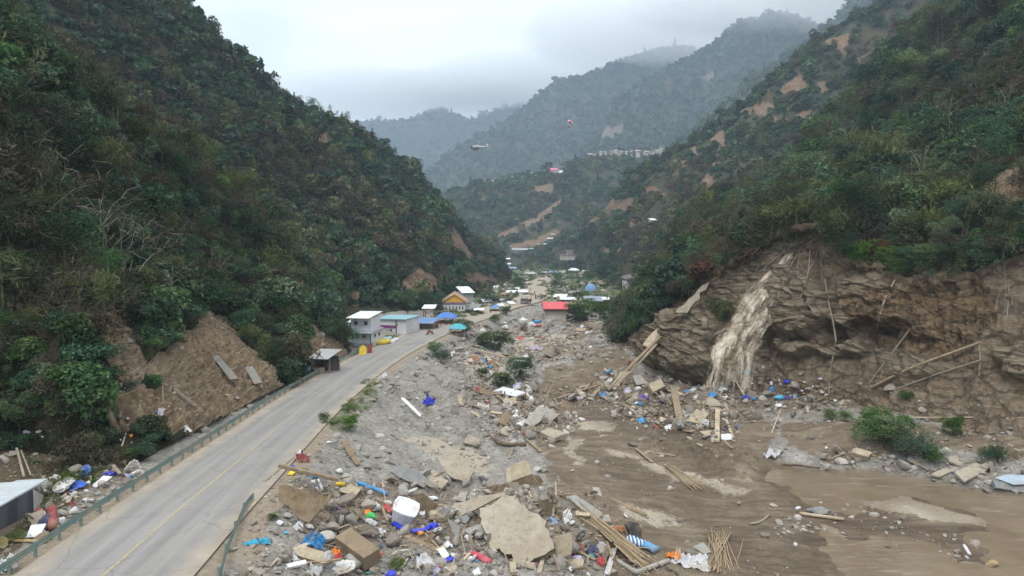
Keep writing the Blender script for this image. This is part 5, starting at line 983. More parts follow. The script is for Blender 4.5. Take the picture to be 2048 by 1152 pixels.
def bin_(label, top, bot, mat, hole=None):
    """tapered open plastic bin"""
    h = np.array(hit(*bot)[0]); m = mpp(h); V = []; Q = []; n = 16
    ax = unit(np.array([.34, -.25, .9])); u = unit(np.cross(ax, [0, 1, 0])); v = np.cross(ax, u); H = 46 * m
    for i, (f, r) in enumerate(((0, .36), (.02, .40), (.9, .54), (.93, .58), (1, .58), (1, .5), (.96, .46))):
        for j in range(n):
            a = 2 * math.pi * j / n; e = 1 / max(abs(math.cos(a)), abs(math.sin(a))) ** .55; V.append(h + ax * H * f + (u * math.cos(a) + v * math.sin(a)) * r * H * e)
    Q = [[i * n + j, i * n + (j + 1) % n, (i + 1) * n + (j + 1) % n, (i + 1) * n + j] for i in range(6) for j in range(n)] + [list(range(n))[::-1], [6 * n + j for j in range(n)]]
    return obj_at('plastic_bin', V, Q, [mat], smooth=False, label=label, cat='bin')
bin_("large white plastic bin tipped over in the heap", (805,1000), (800,1048), white_p)
SL('plastic_sheet', "red flap beside the mouth of the white bin", [(768,1010),(774,1006),(784,1020),(776,1026)], red, .05, (-.3,-.6,.7), .5, 0, 'sheet')
tube('blanket', "royal blue rolled mat lying across the heap under the white bin", [(787,1050),(805,1061),(825,1066),(848,1064),(866,1052)], 5.5, royal, 'roll', .8, flat=.75, rough=.09, seg=14, n=22)
lump('bundle', "blue knotted end of the royal blue mat", (868,1052), 17, 22, royal)
tube('pipe', "straight blue tube with black ends behind the cartons", [(717,970),(775,992)], 4, sky_b, 'pipe', 1.2, follow=False)
lump('plastic_sack', "white full sack above the green topped bag", (748,1012), 24, 24, white_p, 'sack'); lump('plastic_sack', "white bag with a green top in the middle of the heap", (737,1045), 30, 22, white_c, 'bag'); lump('bundle', "bright green cloth on top of the white bag", (739,1031), 25, 13, green_p, 'cloth')
lump('plastic_bag', "blue half of the bag by the roadside stones", (630,950), 20, 18, sky_b, 'bag'); lump('plastic_bag', "white half of the blue and white bag by the roadside stones", (632,963), 22, 13, white_p, 'bag'); lump('ball', "small blue ball below the blue and white bag", (634,971), 12, 9, sky_b, 'ball')
lump('plastic_bag', "blue bag next to the dark red cloth", (583,934), 14, 15, royal, 'bag'); lump('plastic_bag', "yellow and white bag under the small blue bag", (582,946), 19, 12, yellow, 'bag'); lump('cushion', "brown cushion beside the blue and yellow bags", (604,940), 24, 17, card, 'cushion')
crumple('cloth', "dark red cloth on the road shoulder", [(592,912),(605,907),(621,921),(598,926)], maroon, amp=.25); crumple('cloth', "white rag behind the dark red cloth", [(593,908),(601,899),(609,907),(600,910)], white_c, amp=.3)
lump('jug', "white plastic jug lying on the gravel below the brown boards", (678,940), 19, 12, white_p, 'jug'); lump('jug', "small white bottle on the gravel high on the slope", (659,884), 14, 7, white_p, 'bottle'); lump('ball', "round white ball on the plank wall", (577,989), 18, 18, white_p, 'ball')
SL('board', "upper brown board on the slope beside the road", [(683,882),(697,879),(710,909),(700,914)], card, .1, (0,-.5,.85), .1, 0, 'board'); SL('board', "lower brown board on the slope beside the road", [(701,914),(711,909),(721,927),(712,930)], card, .1, (0,-.5,.85), .1, 0, 'board')
lump('boulder', "rounded grey boulder left of the plank wall foot", (575,1030), 18, 17, conc_g, 'boulder', 'rock'); lump('boulder', "smooth grey boulder touching the plank wall foot", (590,1031), 20, 19, conc_g, 'boulder', 'rock')
crumple('plastic_sheet', "pale grey plastic sheet in front of the boulders", [(581,1057),(597,1043),(606,1048),(604,1063)], greyt, 'sheet', .2); crumple('paper', "white scrap on the gravel left of the boulders", [(552,1048),(557,1040),(568,1043),(561,1052)], white_c, 'paper', .15)
crumple('cloth', "turquoise strip of cloth on the grey gravel", [(488,1086),(515,1079),(518,1086),(490,1092)], cyan, amp=.2); crumple('cloth', "turquoise rag at the end of the strip", [(515,1081),(535,1077),(542,1088),(522,1089)], cyan, amp=.35); lump('bundle', "tiny turquoise scrap on the gravel above the strip", (571,1065), 11, 8, cyan)
crumple('shirt', "red and orange shirt beside the large brown box", [(660,1102),(680,1098),(684,1116),(678,1130)], red, 'clothing', .3, mats2=orange, stripe=lambda a, b_: a < .3); lump('bundle', "yellow rag under the red and orange shirt", (687,1130), 14, 11, yellow)
tube('roll', "pale grey cylinder below the large brown box", [(697,1122),(718,1142)], 9, conc_g, 'roll', 1.0, follow=False)
SL('appliance', "flat white appliance casing on the gravel at the bottom", [(556,1131),(611,1119),(614,1126),(559,1139)], white_p, .12, (0,-.3,.95), .05, 0, 'appliance')
SL('display', "small black panel in the white appliance casing", [(586,1124),(595,1122),(597,1127),(588,1129)], black, .02, (0,-.3,.95), .19, 0, 'panel')
crumple('plastic_sheet', "crumpled clear plastic sheet at the bottom edge", [(608,1150),(622,1130),(646,1138),(640,1156)], greyt, 'sheet', .3)
plank('stick', "short pale stick right of the gravel patch", (540,1137), (556,1120), 4, wood_l, .06); plank('stick', "pale stick leaning at the bottom by the yellow rag", (673,1152), (692,1128), 5, wood_l, .06)
lump('bag', "yellow bag among the splinters above the heap", (680,967), 20, 13, yellow, 'bag'); lump('sack', "white pot beside the grey boards", (938,1074), 20, 17, white_p, 'pot'); lump('sack', "lumpy tan sack left of the long pale slab", (880,1028), 42, 38, card_l, 'sack', sub=4)
tube('roll', "crimson rolled blanket at the bottom of the heap", [(945,1112),(979,1129)], 8, crimson, 'roll', .7, follow=False, flat=.7, rough=.08, seg=14); lump('bundle', "white end of the crimson blanket", (941,1117), 15, 14, white_p)
SL('book', "white panel with a blue band among the scraps", [(874,1098),(888,1094),(900,1112),(886,1117)], tin_w, .05, (0,-.4,.9), .15, 0, 'panel'); SL('book', "blue band below the white panel", [(886,1118),(905,1112),(908,1118),(890,1124)], royal, .06, (0,-.4,.9), .15, 0, 'panel'); SL('cardboard_box', "cream flattened carton under the blue band", [(896,1134),(912,1129),(914,1144),(898,1144)], card_l, .05, (0,-.3,.9), .05, 0, 'box')
crumple('paper', "large crumpled white papers at the bottom of the heap", [(832,1122),(850,1105),(872,1132),(840,1148)], white_c, 'paper', .3); crumple('paper', "blue and white wrapper beside the crumpled papers", [(862,1140),(876,1130),(880,1142),(868,1151)], lilac, 'paper', .25)
plank('plank', "long brown board running through the middle of the heap", (810,1074), (872,1102), 14, wood_m, .07); plank('stick', "pale pole above the long brown board", (794,1067), (866,1094), 5, wood_l, .06); plank('stick', "stick under the rolled blue mat", (816,1118), (796,1152), 5, wood_l, .06)
lump('bundle', "blue bundle at the very bottom edge", (779,1147), 22, 16, royal); lump('bundle', "small green bottle near the weeds", (736,1146), 15, 8, teal); lump('shoe', "white trainer left of the rolled blue mat", (733,1068), 20, 9, white_p, 'shoe')
crumple('cloth', "white folded rag between the mats", [(756,1056),(764,1054),(768,1074),(760,1076)], white_c, amp=.2); lump('box', "small white cube below the folded rag", (773,1078), 9, 9, white_p, 'box', 'rock')
SL('metal_sheet', "grey curved sheet beside the weeds", [(800,1100),(818,1098),(824,1114),(808,1114)], greyt, .04, (0,-.5,.8), .1, .5, 'sheet', 3); tube('beam', "black beam next to the crumpled papers", [(805,1121),(846,1110)], 4, black, 'beam')
plank('post', "muddy post standing below the huge slab, the left one", (1027,1152), (1025,1131), 13, card_l, .2, 'post'); plank('post', "muddy post standing below the huge slab, the right one", (1078,1152), (1088,1113), 9, card_l, .15, 'post'); lump('boulder', "pale boulder pinned under the huge slab", (1058,1130), 40, 16, conc, 'boulder', 'rock')
crumple('cloth', "tan and teal blanket draped over a dark arch right of the huge slab", [(1090,976),(1106,974),(1127,1032),(1112,1040)], plain("mud stained blanket", (.27,.23,.17), .9, .3, .3), amp=.25, n=(.3,-.8,.4), lift=.4); SL('cardboard_sheet', "brown curved panel under the draped blanket", [(1076,1000),(1098,998),(1106,1012),(1103,1030),(1088,1028)], dkb, .05, (.1,-.9,.4), .2, .5, 'cardboard', 3)
crumple('cloth', "light blue rag at the upper right of the huge slab", [(1100,1034),(1112,1037),(1118,1048),(1106,1050)], plain("pale blue cloth", (.25,.42,.62), .8, .2, .2), amp=.2)
crumple('plastic_sheet', "white plastic scraps right of the draped blanket", [(1124,1025),(1140,1020),(1146,1040),(1126,1044)], white_p, 'sheet', .3)
SL('metal_sheet', "grey green metal panel under the cane bundle", [(1134,992),(1152,990),(1206,1026),(1192,1042),(1176,1032)], silt_m, .06, (-.1,-.4,.9), .1, .4, 'sheet', 3)
# cane bundles
def canes(label, p0, p1, n, spread, seed, L=1.0, up=0.0):
    rg = np.random.default_rng(seed); a, b_ = np.array(hit(*p0)[0]), np.array(hit(*p1)[0]); r = emp = bpy.data.objects.new('cane_bundle', None); COL.objects.link(r); r.location = a; r['label'] = label; r['category'] = 'canes'; d = b_ - a; s = unit(np.cross(d, [0, 0, 1.])); m = mpp(a)
    for k in range(n):
        o1 = rg.normal() * spread[0] * m * .5; o2 = rg.normal() * spread[1] * m * .5; f0, f1 = rg.uniform(0, .15), rg.uniform(.8, 1.05)
        q = np.linspace(f0, f1, 6)[:, None]; P = a + d * q + s * (o1 + (o2 - o1) * q) + rg.normal(size=(6, 3)) * .02; P[:, 2] += .08 + abs(rg.normal()) * .16 + up * q[:, 0]
        V, Q = tube_mesh(P, rg.uniform(.018, .04), 5); obj_at('cane', V, Q, [straw], smooth=True, parent=r)
canes("long bundle of dry canes lying diagonally right of the huge slab", (1146,1012), (1300,1140), 64, (14, 20), 1); canes("bundle of upright dry canes at the bottom edge", (1440,1152), (1440,1068), 46, (30, 38), 2)
canes("sheaf of bleached canes in the mud above the dark suitcase", (1328,932), (1400,985), 16, (8, 22), 3)
plank('plank', "pale concrete strip pointing up the mud right of the cane bundle", (1191,978), (1214,1046), 15, conc_g, .12); tube('log', "half buried log beside the concrete strip", [(1222,1001),(1256,1016),(1292,1034)], 5, wood_m, 'log', .3)
lump('bag', "orange brown bag left of the black suitcase", (1238,1058), 38, 24, rustb, 'bag'); SL('suitcase', "black suitcase standing upright in the mud", [(1253,1049),(1262,1042),(1277,1046),(1283,1062),(1283,1076),(1268,1080),(1260,1066)], black, .35, (.35,-.85,.35), .1, 0, 'suitcase')
white_st = white_c
tube('blanket', "light blue rolled blanket beside the black suitcase", [(1290,1095),(1312,1106)], 11, plain("light blue blanket", (.10,.30,.52), .8, .2, .25), 'blanket', .6, follow=False, flat=.62, rough=.07, seg=16)
bs_, t, b = new_mat("blue cloth with white stripes"); wv = N(t, 'ShaderNodeTexWave', ins={0: N(t, 'ShaderNodeTexCoord').outputs['Object'], 'Scale': 1.3, 'Distortion': 2.0, 'Detail': 1.0}); t.links.new(ramp(t, wv.outputs['Fac'], [(.5, (.03, .13, .34)), (.62, (.62, .64, .66))]), b.inputs['Base Color']); b.inputs['Roughness'].default_value = .85
tube('blanket', "blue blanket with white stripes below the black suitcase", [(1256,1082),(1272,1090),(1288,1096)], 12, bs_, 'blanket', .6, follow=False, flat=.62, rough=.07, seg=16)
lump('bag', "navy bag at the foot of the cane bundle", (1188,1099), 32, 24, navy, 'bag'); lump('bundle', "red cloth bundle beside the navy bag", (1200,1121), 17, 31, red, 'cloth'); lump('bundle', "patterned cloth above the navy bag", (1205,1088), 20, 15, lilac, 'cloth'); lump('bundle', "teal rag under the navy bag", (1182,1113), 16, 13, teal, 'cloth')
SL('suitcase', "brown open suitcase between the khaki case and the navy bag", [(1146,1086),(1160,1084),(1170,1092),(1168,1112),(1150,1108)], plain("brown leather", (.13,.05,.03), .7, .3, .2), .2, (0,-.8,.6), .1, 0, 'suitcase'); SL('tray', "tan padded tray in front of the brown suitcase", [(1135,1122),(1150,1116),(1168,1119),(1166,1131),(1152,1136),(1136,1131)], card_l, .2, (0,-.3,.95), .05, 0, 'tray'); lump('bundle', "lilac clothes in the tan tray", (1152,1115), 26, 12, lilac, 'cloth')
tube('pipe', "grey pipe running down to the bottom edge, left arm", [(1228,1122),(1272,1150)], 5, conc_g, 'pipe', 1, follow=False); tube('pipe', "grey pipe meeting the other one at the bottom edge, right arm", [(1270,1150),(1338,1126)], 5, conc_g, 'pipe', 1, follow=False); plank('beam', "pale grey upright beam at the bottom edge", (1214,1152), (1229,1100), 11, greyt, .1, 'beam')
crumple('shirt', "orange and white clothes next to the pale tarpaulin", [(1329,1110),(1352,1103),(1370,1110),(1350,1122)], orange, 'clothing', .3, mats2=white_c, stripe=lambda a, b_: b_ > .6); crumple('tarpaulin', "pale grey tarpaulin spread on the mud at the bottom", [(1338,1126),(1372,1110),(1414,1112),(1424,1146)], greyt, 'tarpaulin', .12, (0,-.25,.97), 24)
SL('stone_slab', "thin grey flagstone between tarpaulin and upright canes", [(1386,1094),(1406,1084),(1423,1104),(1408,1108)], silt_m, .06, (0,-.3,.9), .03, .5, 'slab', 3)
# river side
crumple('paper', "crumpled white sheet on the mud at the river's far edge", [(1527,913),(1538,902),(1567,910),(1545,919)], white_c, 'paper', .3); SL('concrete_block', "tan block of earth on the far bank below the green bush", [(1706,897),(1713,895),(1743,904),(1737,914),(1704,904)], card_l, .7, (0,-.5,.85), .1, .5, 'block', 3, anchor=(1722,924))
SL('concrete_slab', "large tan rectangular slab on the right river bank", [(1909,944),(1952,924),(1978,938),(1929,963)], conc, .22, (0,-.3,.95), .25, 0, 'slab', anchor=(1930,972)); SL('concrete_slab', "tan slab sticking out behind the rectangular slab", [(1960,930),(1984,920),(1988,928),(1974,938)], conc, .2, (0,-.3,.95), .2, 0, 'slab'); SL('concrete_slab', "wedge shaped tan slab left of the rectangular slab", [(1861,949),(1896,934),(1900,944),(1880,953)], conc, .2, (0,-.3,.95), .05, .5, 'slab', 3); SL('concrete_slab', "split tan stone slab behind the wedge shaped one", [(1896,914),(1912,911),(1930,922),(1922,932),(1898,922)], conc, .2, (0,-.3,.95), .05, .5, 'slab', 3)
SL('corrugated_roof', "pale blue corrugated sheet at the right edge", [(1990,955),(2015,948),(2056,951),(2052,968),(2027,969)], plain("pale blue tin", (.36,.45,.52), .5, .15, .2), .05, (0,-.25,.97), .6, 0, 'roof sheet', anchor=(2020,976)); SL('appliance', "dark crate under the pale blue corrugated sheet", [(1986,960),(2052,972),(2048,985),(1992,975)], tin, .4, (0,-.7,.7), 0, 0, 'crate', anchor=(2020,978))
tube('log', "pale straight log by the water in the right foreground", [(1599,1030),(1688,1042)], 3.5, wood_l, 'log', 1, follow=False); lump('sack', "dark grey sack beside the straight log", (1638,1020), 48, 14, tin, 'sack'); lump('sack', "white bag left of the dark grey sack", (1596,1016), 12, 14, white_p, 'bag'); lump('board', "cream oval board in the mud left of the sacks", (1547,1010), 26, 6, card_l, 'board')
lump('black_lump', "small black lump in the gravel bar", (1776,1096), 14, 12, black, 'stone', 'rock'); tube('pipe', "short white pipe on the mud at the lower right", [(1928,1094),(1939,1112)], 3.5, white_p, 'pipe', 1, follow=False); lump('boulder', "yellow brown rock at the lower right edge", (1984,1127), 28, 15, plain("ochre rock", (.33,.24,.12), .9), 'boulder', 'rock'); lump('boulder', "white stone on the mud below the gravel bar", (1591,1088), 13, 9, white_p, 'boulder', 'rock')  # first lump: small, rock shaped, evenly black
tube('branch', "forked pale branch on the mud left of the straight log", [(1500,1050),(1520,1046),(1539,1032)], 2.5, palebark, 'branch', 1); tube('branch', "thin stick lying along the edge of the brown water", [(1564,930),(1600,932),(1640,937)], 1.8, wood_d, 'branch', 1); plank('plank', "pale plank at the left end of the river", (1465,898), (1435,872), 7, wood_m, .1)
# debris fan under the waterfall
SL('metal_sheet', "white flat panel resting on the debris left of the eroded bank", [(985,783),(1006,773),(1051,784),(1032,793)], tin_w, .12, (0,-.25,.97), .6, 0, 'panel', anchor=(1018,800)); SL('cardboard_box', "tan carton under the white flat panel", [(1005,800),(1030,793),(1034,806),(1014,812)], card_l, .15, (0,-.3,.95), .05, 0, 'box')
SL('cardboard_box', "pale square box at the top edge of the eroded bank", [(1088,694),(1113,694),(1113,709),(1088,709)], card_l, 1.0, (0,-.97,.2), .1, 0, 'box'); SL('concrete_slab', "thick pale slab with a hole lying in the mud", [(1080,863),(1098,855),(1135,866),(1107,877)], conc, .45, (0,-.2,.98), .1, 0, 'slab', anchor=(1106,888), mats2=conc); lump('stone', "dark lump painting the shaded hole in the thick pale slab", (1108,866), 9, 4, dkb, 'stone', 'rock')  # last lump: dark colour stands for the shade inside the slab's hole
SL('concrete_slab', "crumpled white concrete sheet left of the mud flow", [(1047,845),(1062,827),(1080,813),(1091,820),(1083,840),(1066,853)], conc_g, .1, (0,-.5,.85), .2, 1.5, 'slab', 4); SL('concrete_slab', "grey slab leaning on the crumpled white sheet", [(1082,822),(1092,812),(1117,829),(1098,846),(1084,838)], conc_g, .12, (-.1,-.5,.85), .3, 1, 'slab', 3); SL('concrete_slab', "rounded pale slab below the crumpled concrete", [(1001,858),(1012,851),(1026,855),(1030,864),(1010,870),(1002,866)], conc, .1, (0,-.4,.9), .1, 1.2, 'slab', 3); SL('cardboard_sheet', "tan bent board left of the crumpled concrete", [(1002,830),(1014,822),(1032,845),(1018,852),(1000,846)], card, .08, (.1,-.6,.8), .2, .7, 'cardboard', 3)
lump('boulder', "large pale boulder at the lower end of the gravel slope", (944,881), 44, 30, conc, 'boulder', 'rock', sub=4)
tube('beam', "long dark curved beam in front of the pale boulder", [(960,858),(990,884),(1015,893),(1052,892)], 4, wood_d, 'beam', 1); plank('plank', "thin plank crossing the curved beam", (1050,878), (1082,905), 5, wood_m, .08); plank('plank', "short upright plank at the end of the curved beam", (1018,918), (1026,896), 5, wood_m, .08)
plank('plank', "longest plank slanting up to the rock in front of the hollow", (1216,786), (1320,686), 8, wood_m, .15, h=(0,.5), lift=.5); plank('plank', "second long plank parallel to the longest one", (1228,783), (1316,694), 6, wood_l, .12, h=(0,.3), lift=.3); plank('plank', "long plank from the eroded bank to the pale board", (1106,801), (1226,762), 6, wood_m, .15); plank('plank', "plank lying above the long plank to the pale board", (1160,776), (1226,758), 5, wood_l, .12); plank('plank', "short plank fanned out below the pale board", (1183,795), (1210,768), 8, wood_m, .12); plank('plank', "pale post lying left of the fanned planks", (1156,780), (1168,796), 10, card_l, .2)
SL('board', "pale triangular board standing among the planks", [(1217,781),(1241,743),(1263,743),(1236,768)], card_l, .08, (0,-.85,.5), .2, 0, 'board'); SL('cardboard_box', "light box in front of the dark hollow", [(1297,769),(1322,757),(1330,772),(1306,784)], card_l, .6, (0,-.4,.9), .2, 0, 'box', anchor=(1312,788)); SL('concrete_slab', "grey brown slab between planks and hollow", [(1264,752),(1280,748),(1296,766),(1274,770)], conc_g, .2, (0,-.5,.85), .3, .6, 'slab', 3)
plank('plank', "thick board in the debris below the light box", (1290,835), (1344,803), 10, wood_m, .15); plank('plank', "dark board crossing the thick board", (1276,840), (1300,822), 8, wood_d, .12); plank('plank', "board left of the cloth heap", (1240,806), (1268,822), 8, wood_m, .1); SL('board', "tan bent board above the blue and purple clothes", [(1257,800),(1268,786),(1275,788),(1270,803),(1260,808)], card_l, .05, (0,-.8,.5), .1, 0, 'board')
SL('board', "wide brown board left of the blue and purple clothes", [(1246,786),(1272,786),(1262,800)], card, .06, (0,-.7,.6), .1, 0, 'board')
lump('bundle', "purple and blue clothes in the middle of the debris fan", (1287,795), 26, 20, plain("purple cloth", (.08,.05,.25), .8, .4, .2), 'cloth'); lump('bundle', "blue bag touching the purple clothes", (1281,808), 12, 12, sky_b, 'cloth'); lump('helmet', "white and blue round bag above the purple clothes", (1276,777), 15, 12, white_p, 'bag')
plank('log', "thick split trunk standing in the debris fan", (1360,848), (1347,796), 13, wood_m, .3, 'log', .1, (0,1.2)); SL('concrete_slab', "dark grey rounded slab right of the split trunk", [(1403,806),(1414,797),(1421,792),(1437,802),(1444,811),(1422,813)], conc, .15, (0,-.45,.9), .4, 0, 'slab'); SL('concrete_block', "pale thick block with layered edge under the rounded slab", [(1372,842),(1393,818),(1418,826),(1402,848)], card_l, .4, (.2,-.55,.8), .2, .4, 'block', 3)
plank('beam', "upright beam between block and white window", (1434,885), (1435,830), 9, wood_l, .2, 'beam', .05, (0,.7)); plank('plank', "plank spanning behind the pale thick block", (1352,802), (1416,818), 6, wood_m, .12); SL('board', "pale pointed board on the mud below the thick block", [(1399,862),(1428,860),(1432,866),(1413,873)], card_l, .06, (0,-.4,.9), .1, 0, 'board'); SL('window_frame', "white window lying against the bank", [(1442,868),(1461,867),(1464,879),(1444,881)], tin_w, .05, (0,-.8,.6), .1, 0, 'window'); plank('stick', "slanting pale pole right of the white window", (1468,884), (1453,841), 5, wood_l, .1)
plank('plank', "narrow plank half sunk in the mud flow", (1272,898), (1305,926), 6, wood_m, .06); plank('plank', "broken board end in the dark mud", (1375,876), (1412,898), 9, card_l, .08); plank('stick', "stick lying across the mud flow", (1294,904), (1350,913), 3, wood_l, .06); plank('stick', "thin pole in the mud right of the sunk plank", (1330,930), (1345,945), 3, wood_l, .06)
for (lb, c_, w_, h_, m_) in [("cyan and white bag on the talus right of the waterfall", (1495,745), 14, 16, cyan), ("dark strap bundle beside the cyan and white bag", (1503,741), 9, 9, navy), ("blue sack lying below the waterfall's right foot", (1493,794), 17, 15, royal), ("blue jumble of clothes on the cliff talus", (1546,778), 13, 18, sky_b), ("turquoise sack below the jumble of clothes", (1559,795), 20, 14, cyan), ("white lump under the turquoise sack", (1558,811), 16, 11, white_p), ("violet bundle right of the turquoise sack", (1577,794), 14, 13, plain("violet cloth", (.07,.04,.42), .8, .3)), ("dark blue bundle higher on the talus", (1574,762), 13, 12, royal), ("black sack near the pale plank", (1602,783), 12, 12, black), ("white and blue bag under the black sack", (1594,792), 14, 13, plain("pale blue cloth", (.25,.42,.62), .8)), ("small white bundle near the top of the talus", (1528,734), 7, 9, lilac), ("lilac rag at the right end of the talus", (1641,757), 12, 9, lilac), ("tiny blue scrap beside the blue sack", (1509,797), 9, 7, sky_b),
    ("blue bag on the eroded bank left of the planks", (1219,743), 14, 14, sky_b), ("white rag by the fallen plank under the rubble", (1655,789), 10, 6, white_p), ("red and white jumble under the far white tent", (1078,650), 14, 8, red), ("blue bundle beside the red and white jumble", (1076,642), 16, 9, sky_b), ("white sack left of the blue bundle", (1064,648), 18, 10, white_p), ("white bundle lying on the far rubble", (1012,654), 11, 12, white_p), ("white sheet heap above the far rubble", (1010,646), 12, 7, tin_w)]: lump('bundle', lb, c_, w_, h_, m_, 'bundle')
plank('plank', "pale double plank resting on the talus", (1593,799), (1658,776), 5, wood_l, .12); SL('board', "white boards under the double plank", [(1612,793),(1634,788),(1638,792),(1620,796)], tin_w, .05, (0,-.4,.9), .1, 0, 'board'); plank('stick', "thin pole between waterfall foot and blue sack", (1471,762), (1499,809), 3, wood_l, .06); plank('stick', "thin pole stuck in the river bank", (1543,868), (1562,820), 2.5, wood_l, .05, 'pole', .1)
# upper embankment
crumple('tarpaulin', "royal blue tarpaulin bundled on the gullied slope", [(843,808),(855,793),(871,800),(866,812)], royal, 'tarpaulin', .3, (0,-.6,.8)); SL('board', "long white board lying on the gravel slope", [(801,796),(808,795),(843,829),(839,833)], tin_w, .12, (0,-.4,.9), .1, 0, 'board'); crumple('plastic_sheet', "white pointed sheet at the edge of the road", [(754,758),(771,743),(777,757),(765,759)], white_p, 'sheet', .3, (0,-.7,.7))
plank('plank', "long pale beam lying over the brown boards on the rubble", (944,707), (1011,726), 4, wood_l, .3, 'beam', .9); SL('board', "brown wooden boards under the long pale beam", [(940,712),(955,712),(962,724),(945,728)], rustb, .1, (0,-.8,.5), .1, 0, 'board'); SL('board', "second brown board under the right end of the pale beam", [(980,720),(1000,722),(994,735),(982,732)], rustb, .1, (0,-.8,.5), .1, 0, 'board'); SL('metal_sheet', "pale blue sheet on top of the green shrub", [(1030,720),(1050,719),(1056,727),(1046,729)], tin_w, .06, (0,-.4,.9), .6, 0, 'sheet'); SL('board', "brown board standing below the white panel", [(958,774),(984,782),(980,792),(960,786)], card, .08, (0,-.7,.6), .1, 0, 'board')
lump('bundle', "pear shaped bundle with a white top under the road", (1047,655), 19, 20, plain("brown sacking", (.11,.06,.045), .8), 'bundle'); lump('bundle', "white cloth on top of the pear shaped bundle", (1047,641), 15, 16, white_p, 'cloth'); crumple('tarpaulin', "purple and white sheet beside the pale square box", [(1062,697),(1072,692),(1087,694),(1082,702)], lilac, 'tarpaulin', .2)

# left verge and slip
for (lb, c_, w_, h_, m_) in [("blue drum shaped bundle behind the guard rail", (218,947), 31, 12, royal), ("dark blue domed bag beside the grey shed", (86,1046), 33, 36, navy), ("small red bag by the shed corner", (76,1022), 17, 13, red), ("white full sack by the guard rail", (122,1043), 16, 30, white_p), ("white round sack above the full one", (147,1021), 16, 18, white_c), ("white bowl near the blue drum shaped bundle", (271,945), 18, 9, white_p), ("white crumpled bag lying behind the rail", (176,999), 20, 10, white_p), ("white round object on the verge rubbish", (135,994), 9, 8, white_p), ("pale lump left of the hillside slip", (78,862), 15, 9, white_c), ("light blue sack on the grass of the left slope", (53,863), 19, 12, lilac), ("pale rag hanging in the weeds", (110,895), 15, 16, white_c), ("white rag on the grass by the blue bundle", (176,920), 13, 9, white_c)]: lump('bundle', lb, c_, w_, h_, m_, 'bundle')
tube('roll', "dark red upright roll by the guard rail", [(107,1066),(105,1040)], 9, maroon, 'roll', .8, h=[.1,.5], follow=False, flat=.8, rough=.09, seg=14); SL('board', "white board with dark stripes leaning by the shed", [(52,1075),(62,1050),(92,1047),(79,1073)], tin_w, .05, (0,-.6,.8), .3, 0, 'board'); SL('board', "upper dark stripe on the leaning white board", [(62,1056),(80,1054),(78,1058),(60,1060)], navy, .02, (0,-.6,.8), .37, 0, 'stripe'); SL('board', "lower dark stripe on the leaning white board", [(57,1065),(76,1062),(73,1067),(55,1070)], navy, .02, (0,-.6,.8), .37, 0, 'stripe')
SL('board', "brown half round board under the white striped board", [(62,1080),(80,1066),(95,1062),(103,1070),(98,1080)], card, .05, (0,-.7,.6), .1, 0, 'board'); plank('plank', "ochre plank behind the rail at the lower left", (16,1083), (94,1086), 8, plain("ochre wood", (.40,.27,.11), .8), .06); SL('sign', "olive octagonal sign seen from behind at the left edge", [(-6,1074),(6,1072),(15,1077),(16,1090),(8,1097),(-6,1096)], plain("olive back of sign", (.17,.14,.03), .7), .02, (0,-.85,.5), .2, 0, 'sign')
crumple('tarpaulin', "blue tarpaulin spread on the verge grass", [(135,970),(154,960),(174,967),(153,981)], plain("bright blue tarpaulin", (.03,.13,.62), .6, .15, .1), 'tarpaulin', .10); SL('board', "long white board on the verge beside the blue tarpaulin", [(176,977),(207,951),(225,953),(190,977)], tin_w, .04, (0,-.35,.94), .12, .3, 'board', 3); crumple('cloth', "striped cloth strip near the rail", [(232,946),(240,945),(264,952),(256,955)], lilac, amp=.15)
crumple('cloth', "white bedding piled at the lower left corner", [(0,1128),(22,1112),(42,1116),(30,1142)], white_c, 'bedding', .35, lift=.3); crumple('cloth', "white bedding hanging at the left frame edge", [(-12,1135),(2,1120),(14,1140),(-4,1150)], white_c, 'bedding', .3)
crumple('cloth', "white cloth lying on the slip behind the rail", [(303,826),(312,816),(333,818),(324,833)], white_c, amp=.2); crumple('cloth', "white paper just behind the rail", [(362,858),(374,852),(385,863),(366,866)], white_p, amp=.2); crumple('cloth', "white rag in the grass behind the rail", [(258,922),(268,918),(277,922),(262,929)], white_c, amp=.2); tube('beam', "thick rusty beam sticking up on the left slope", [(170,788),(200,820),(238,876)], 6, rusty, 'beam', 1.2, h=[1.2,1.0,0]); tube('pipe', "white pipe beside the rusty beam", [(193,806),(221,846)], 2.5, white_p, 'pipe', 1, follow=False, h=[.6,.4])
plank('log', "bleached log lying down the big slip", (346,780), (388,814), 6, palebark, .2, 'log'); plank('stick', "thin post in the slip left of the bleached log", (327,812), (325,770), 2.5, wood_m, .08, 'pole', .1); plank('stick', "pale stick at the top of the slip", (271,680), (312,656), 3, palebark, .1); plank('stick', "stick standing in the rubbish beside the white cloth", (274,838), (281,811), 3, palebark, .06, 'stick', .1); plank('stick', "broken stick by the foot of the rusty beam", (244,896), (252,870), 3, palebark, .06, 'stick', .1); plank('log', "upper trunk of the pair leaning beside the shed", (48,958), (34,915), 4, palebark, .1, 'log', .1, (0,.5)); plank('log', "lower trunk of the pair leaning beside the shed", (62,955), (42,915), 2.5, palebark, .06, 'log', .1, (0,.4))
SL('rock_slab', "long pale grey stone slab on the big slip", [(422,712),(436,709),(477,757),(460,759)], silt_m, .35, (.1,-.7,.7), .25, .5, 'stone slab', 3); SL('rock_slab', "second grey stone slab near the slip's right edge", [(490,735),(505,732),(525,765),(508,768)], silt_m, .2, (.1,-.7,.7), .1, .5, 'stone slab', 3)
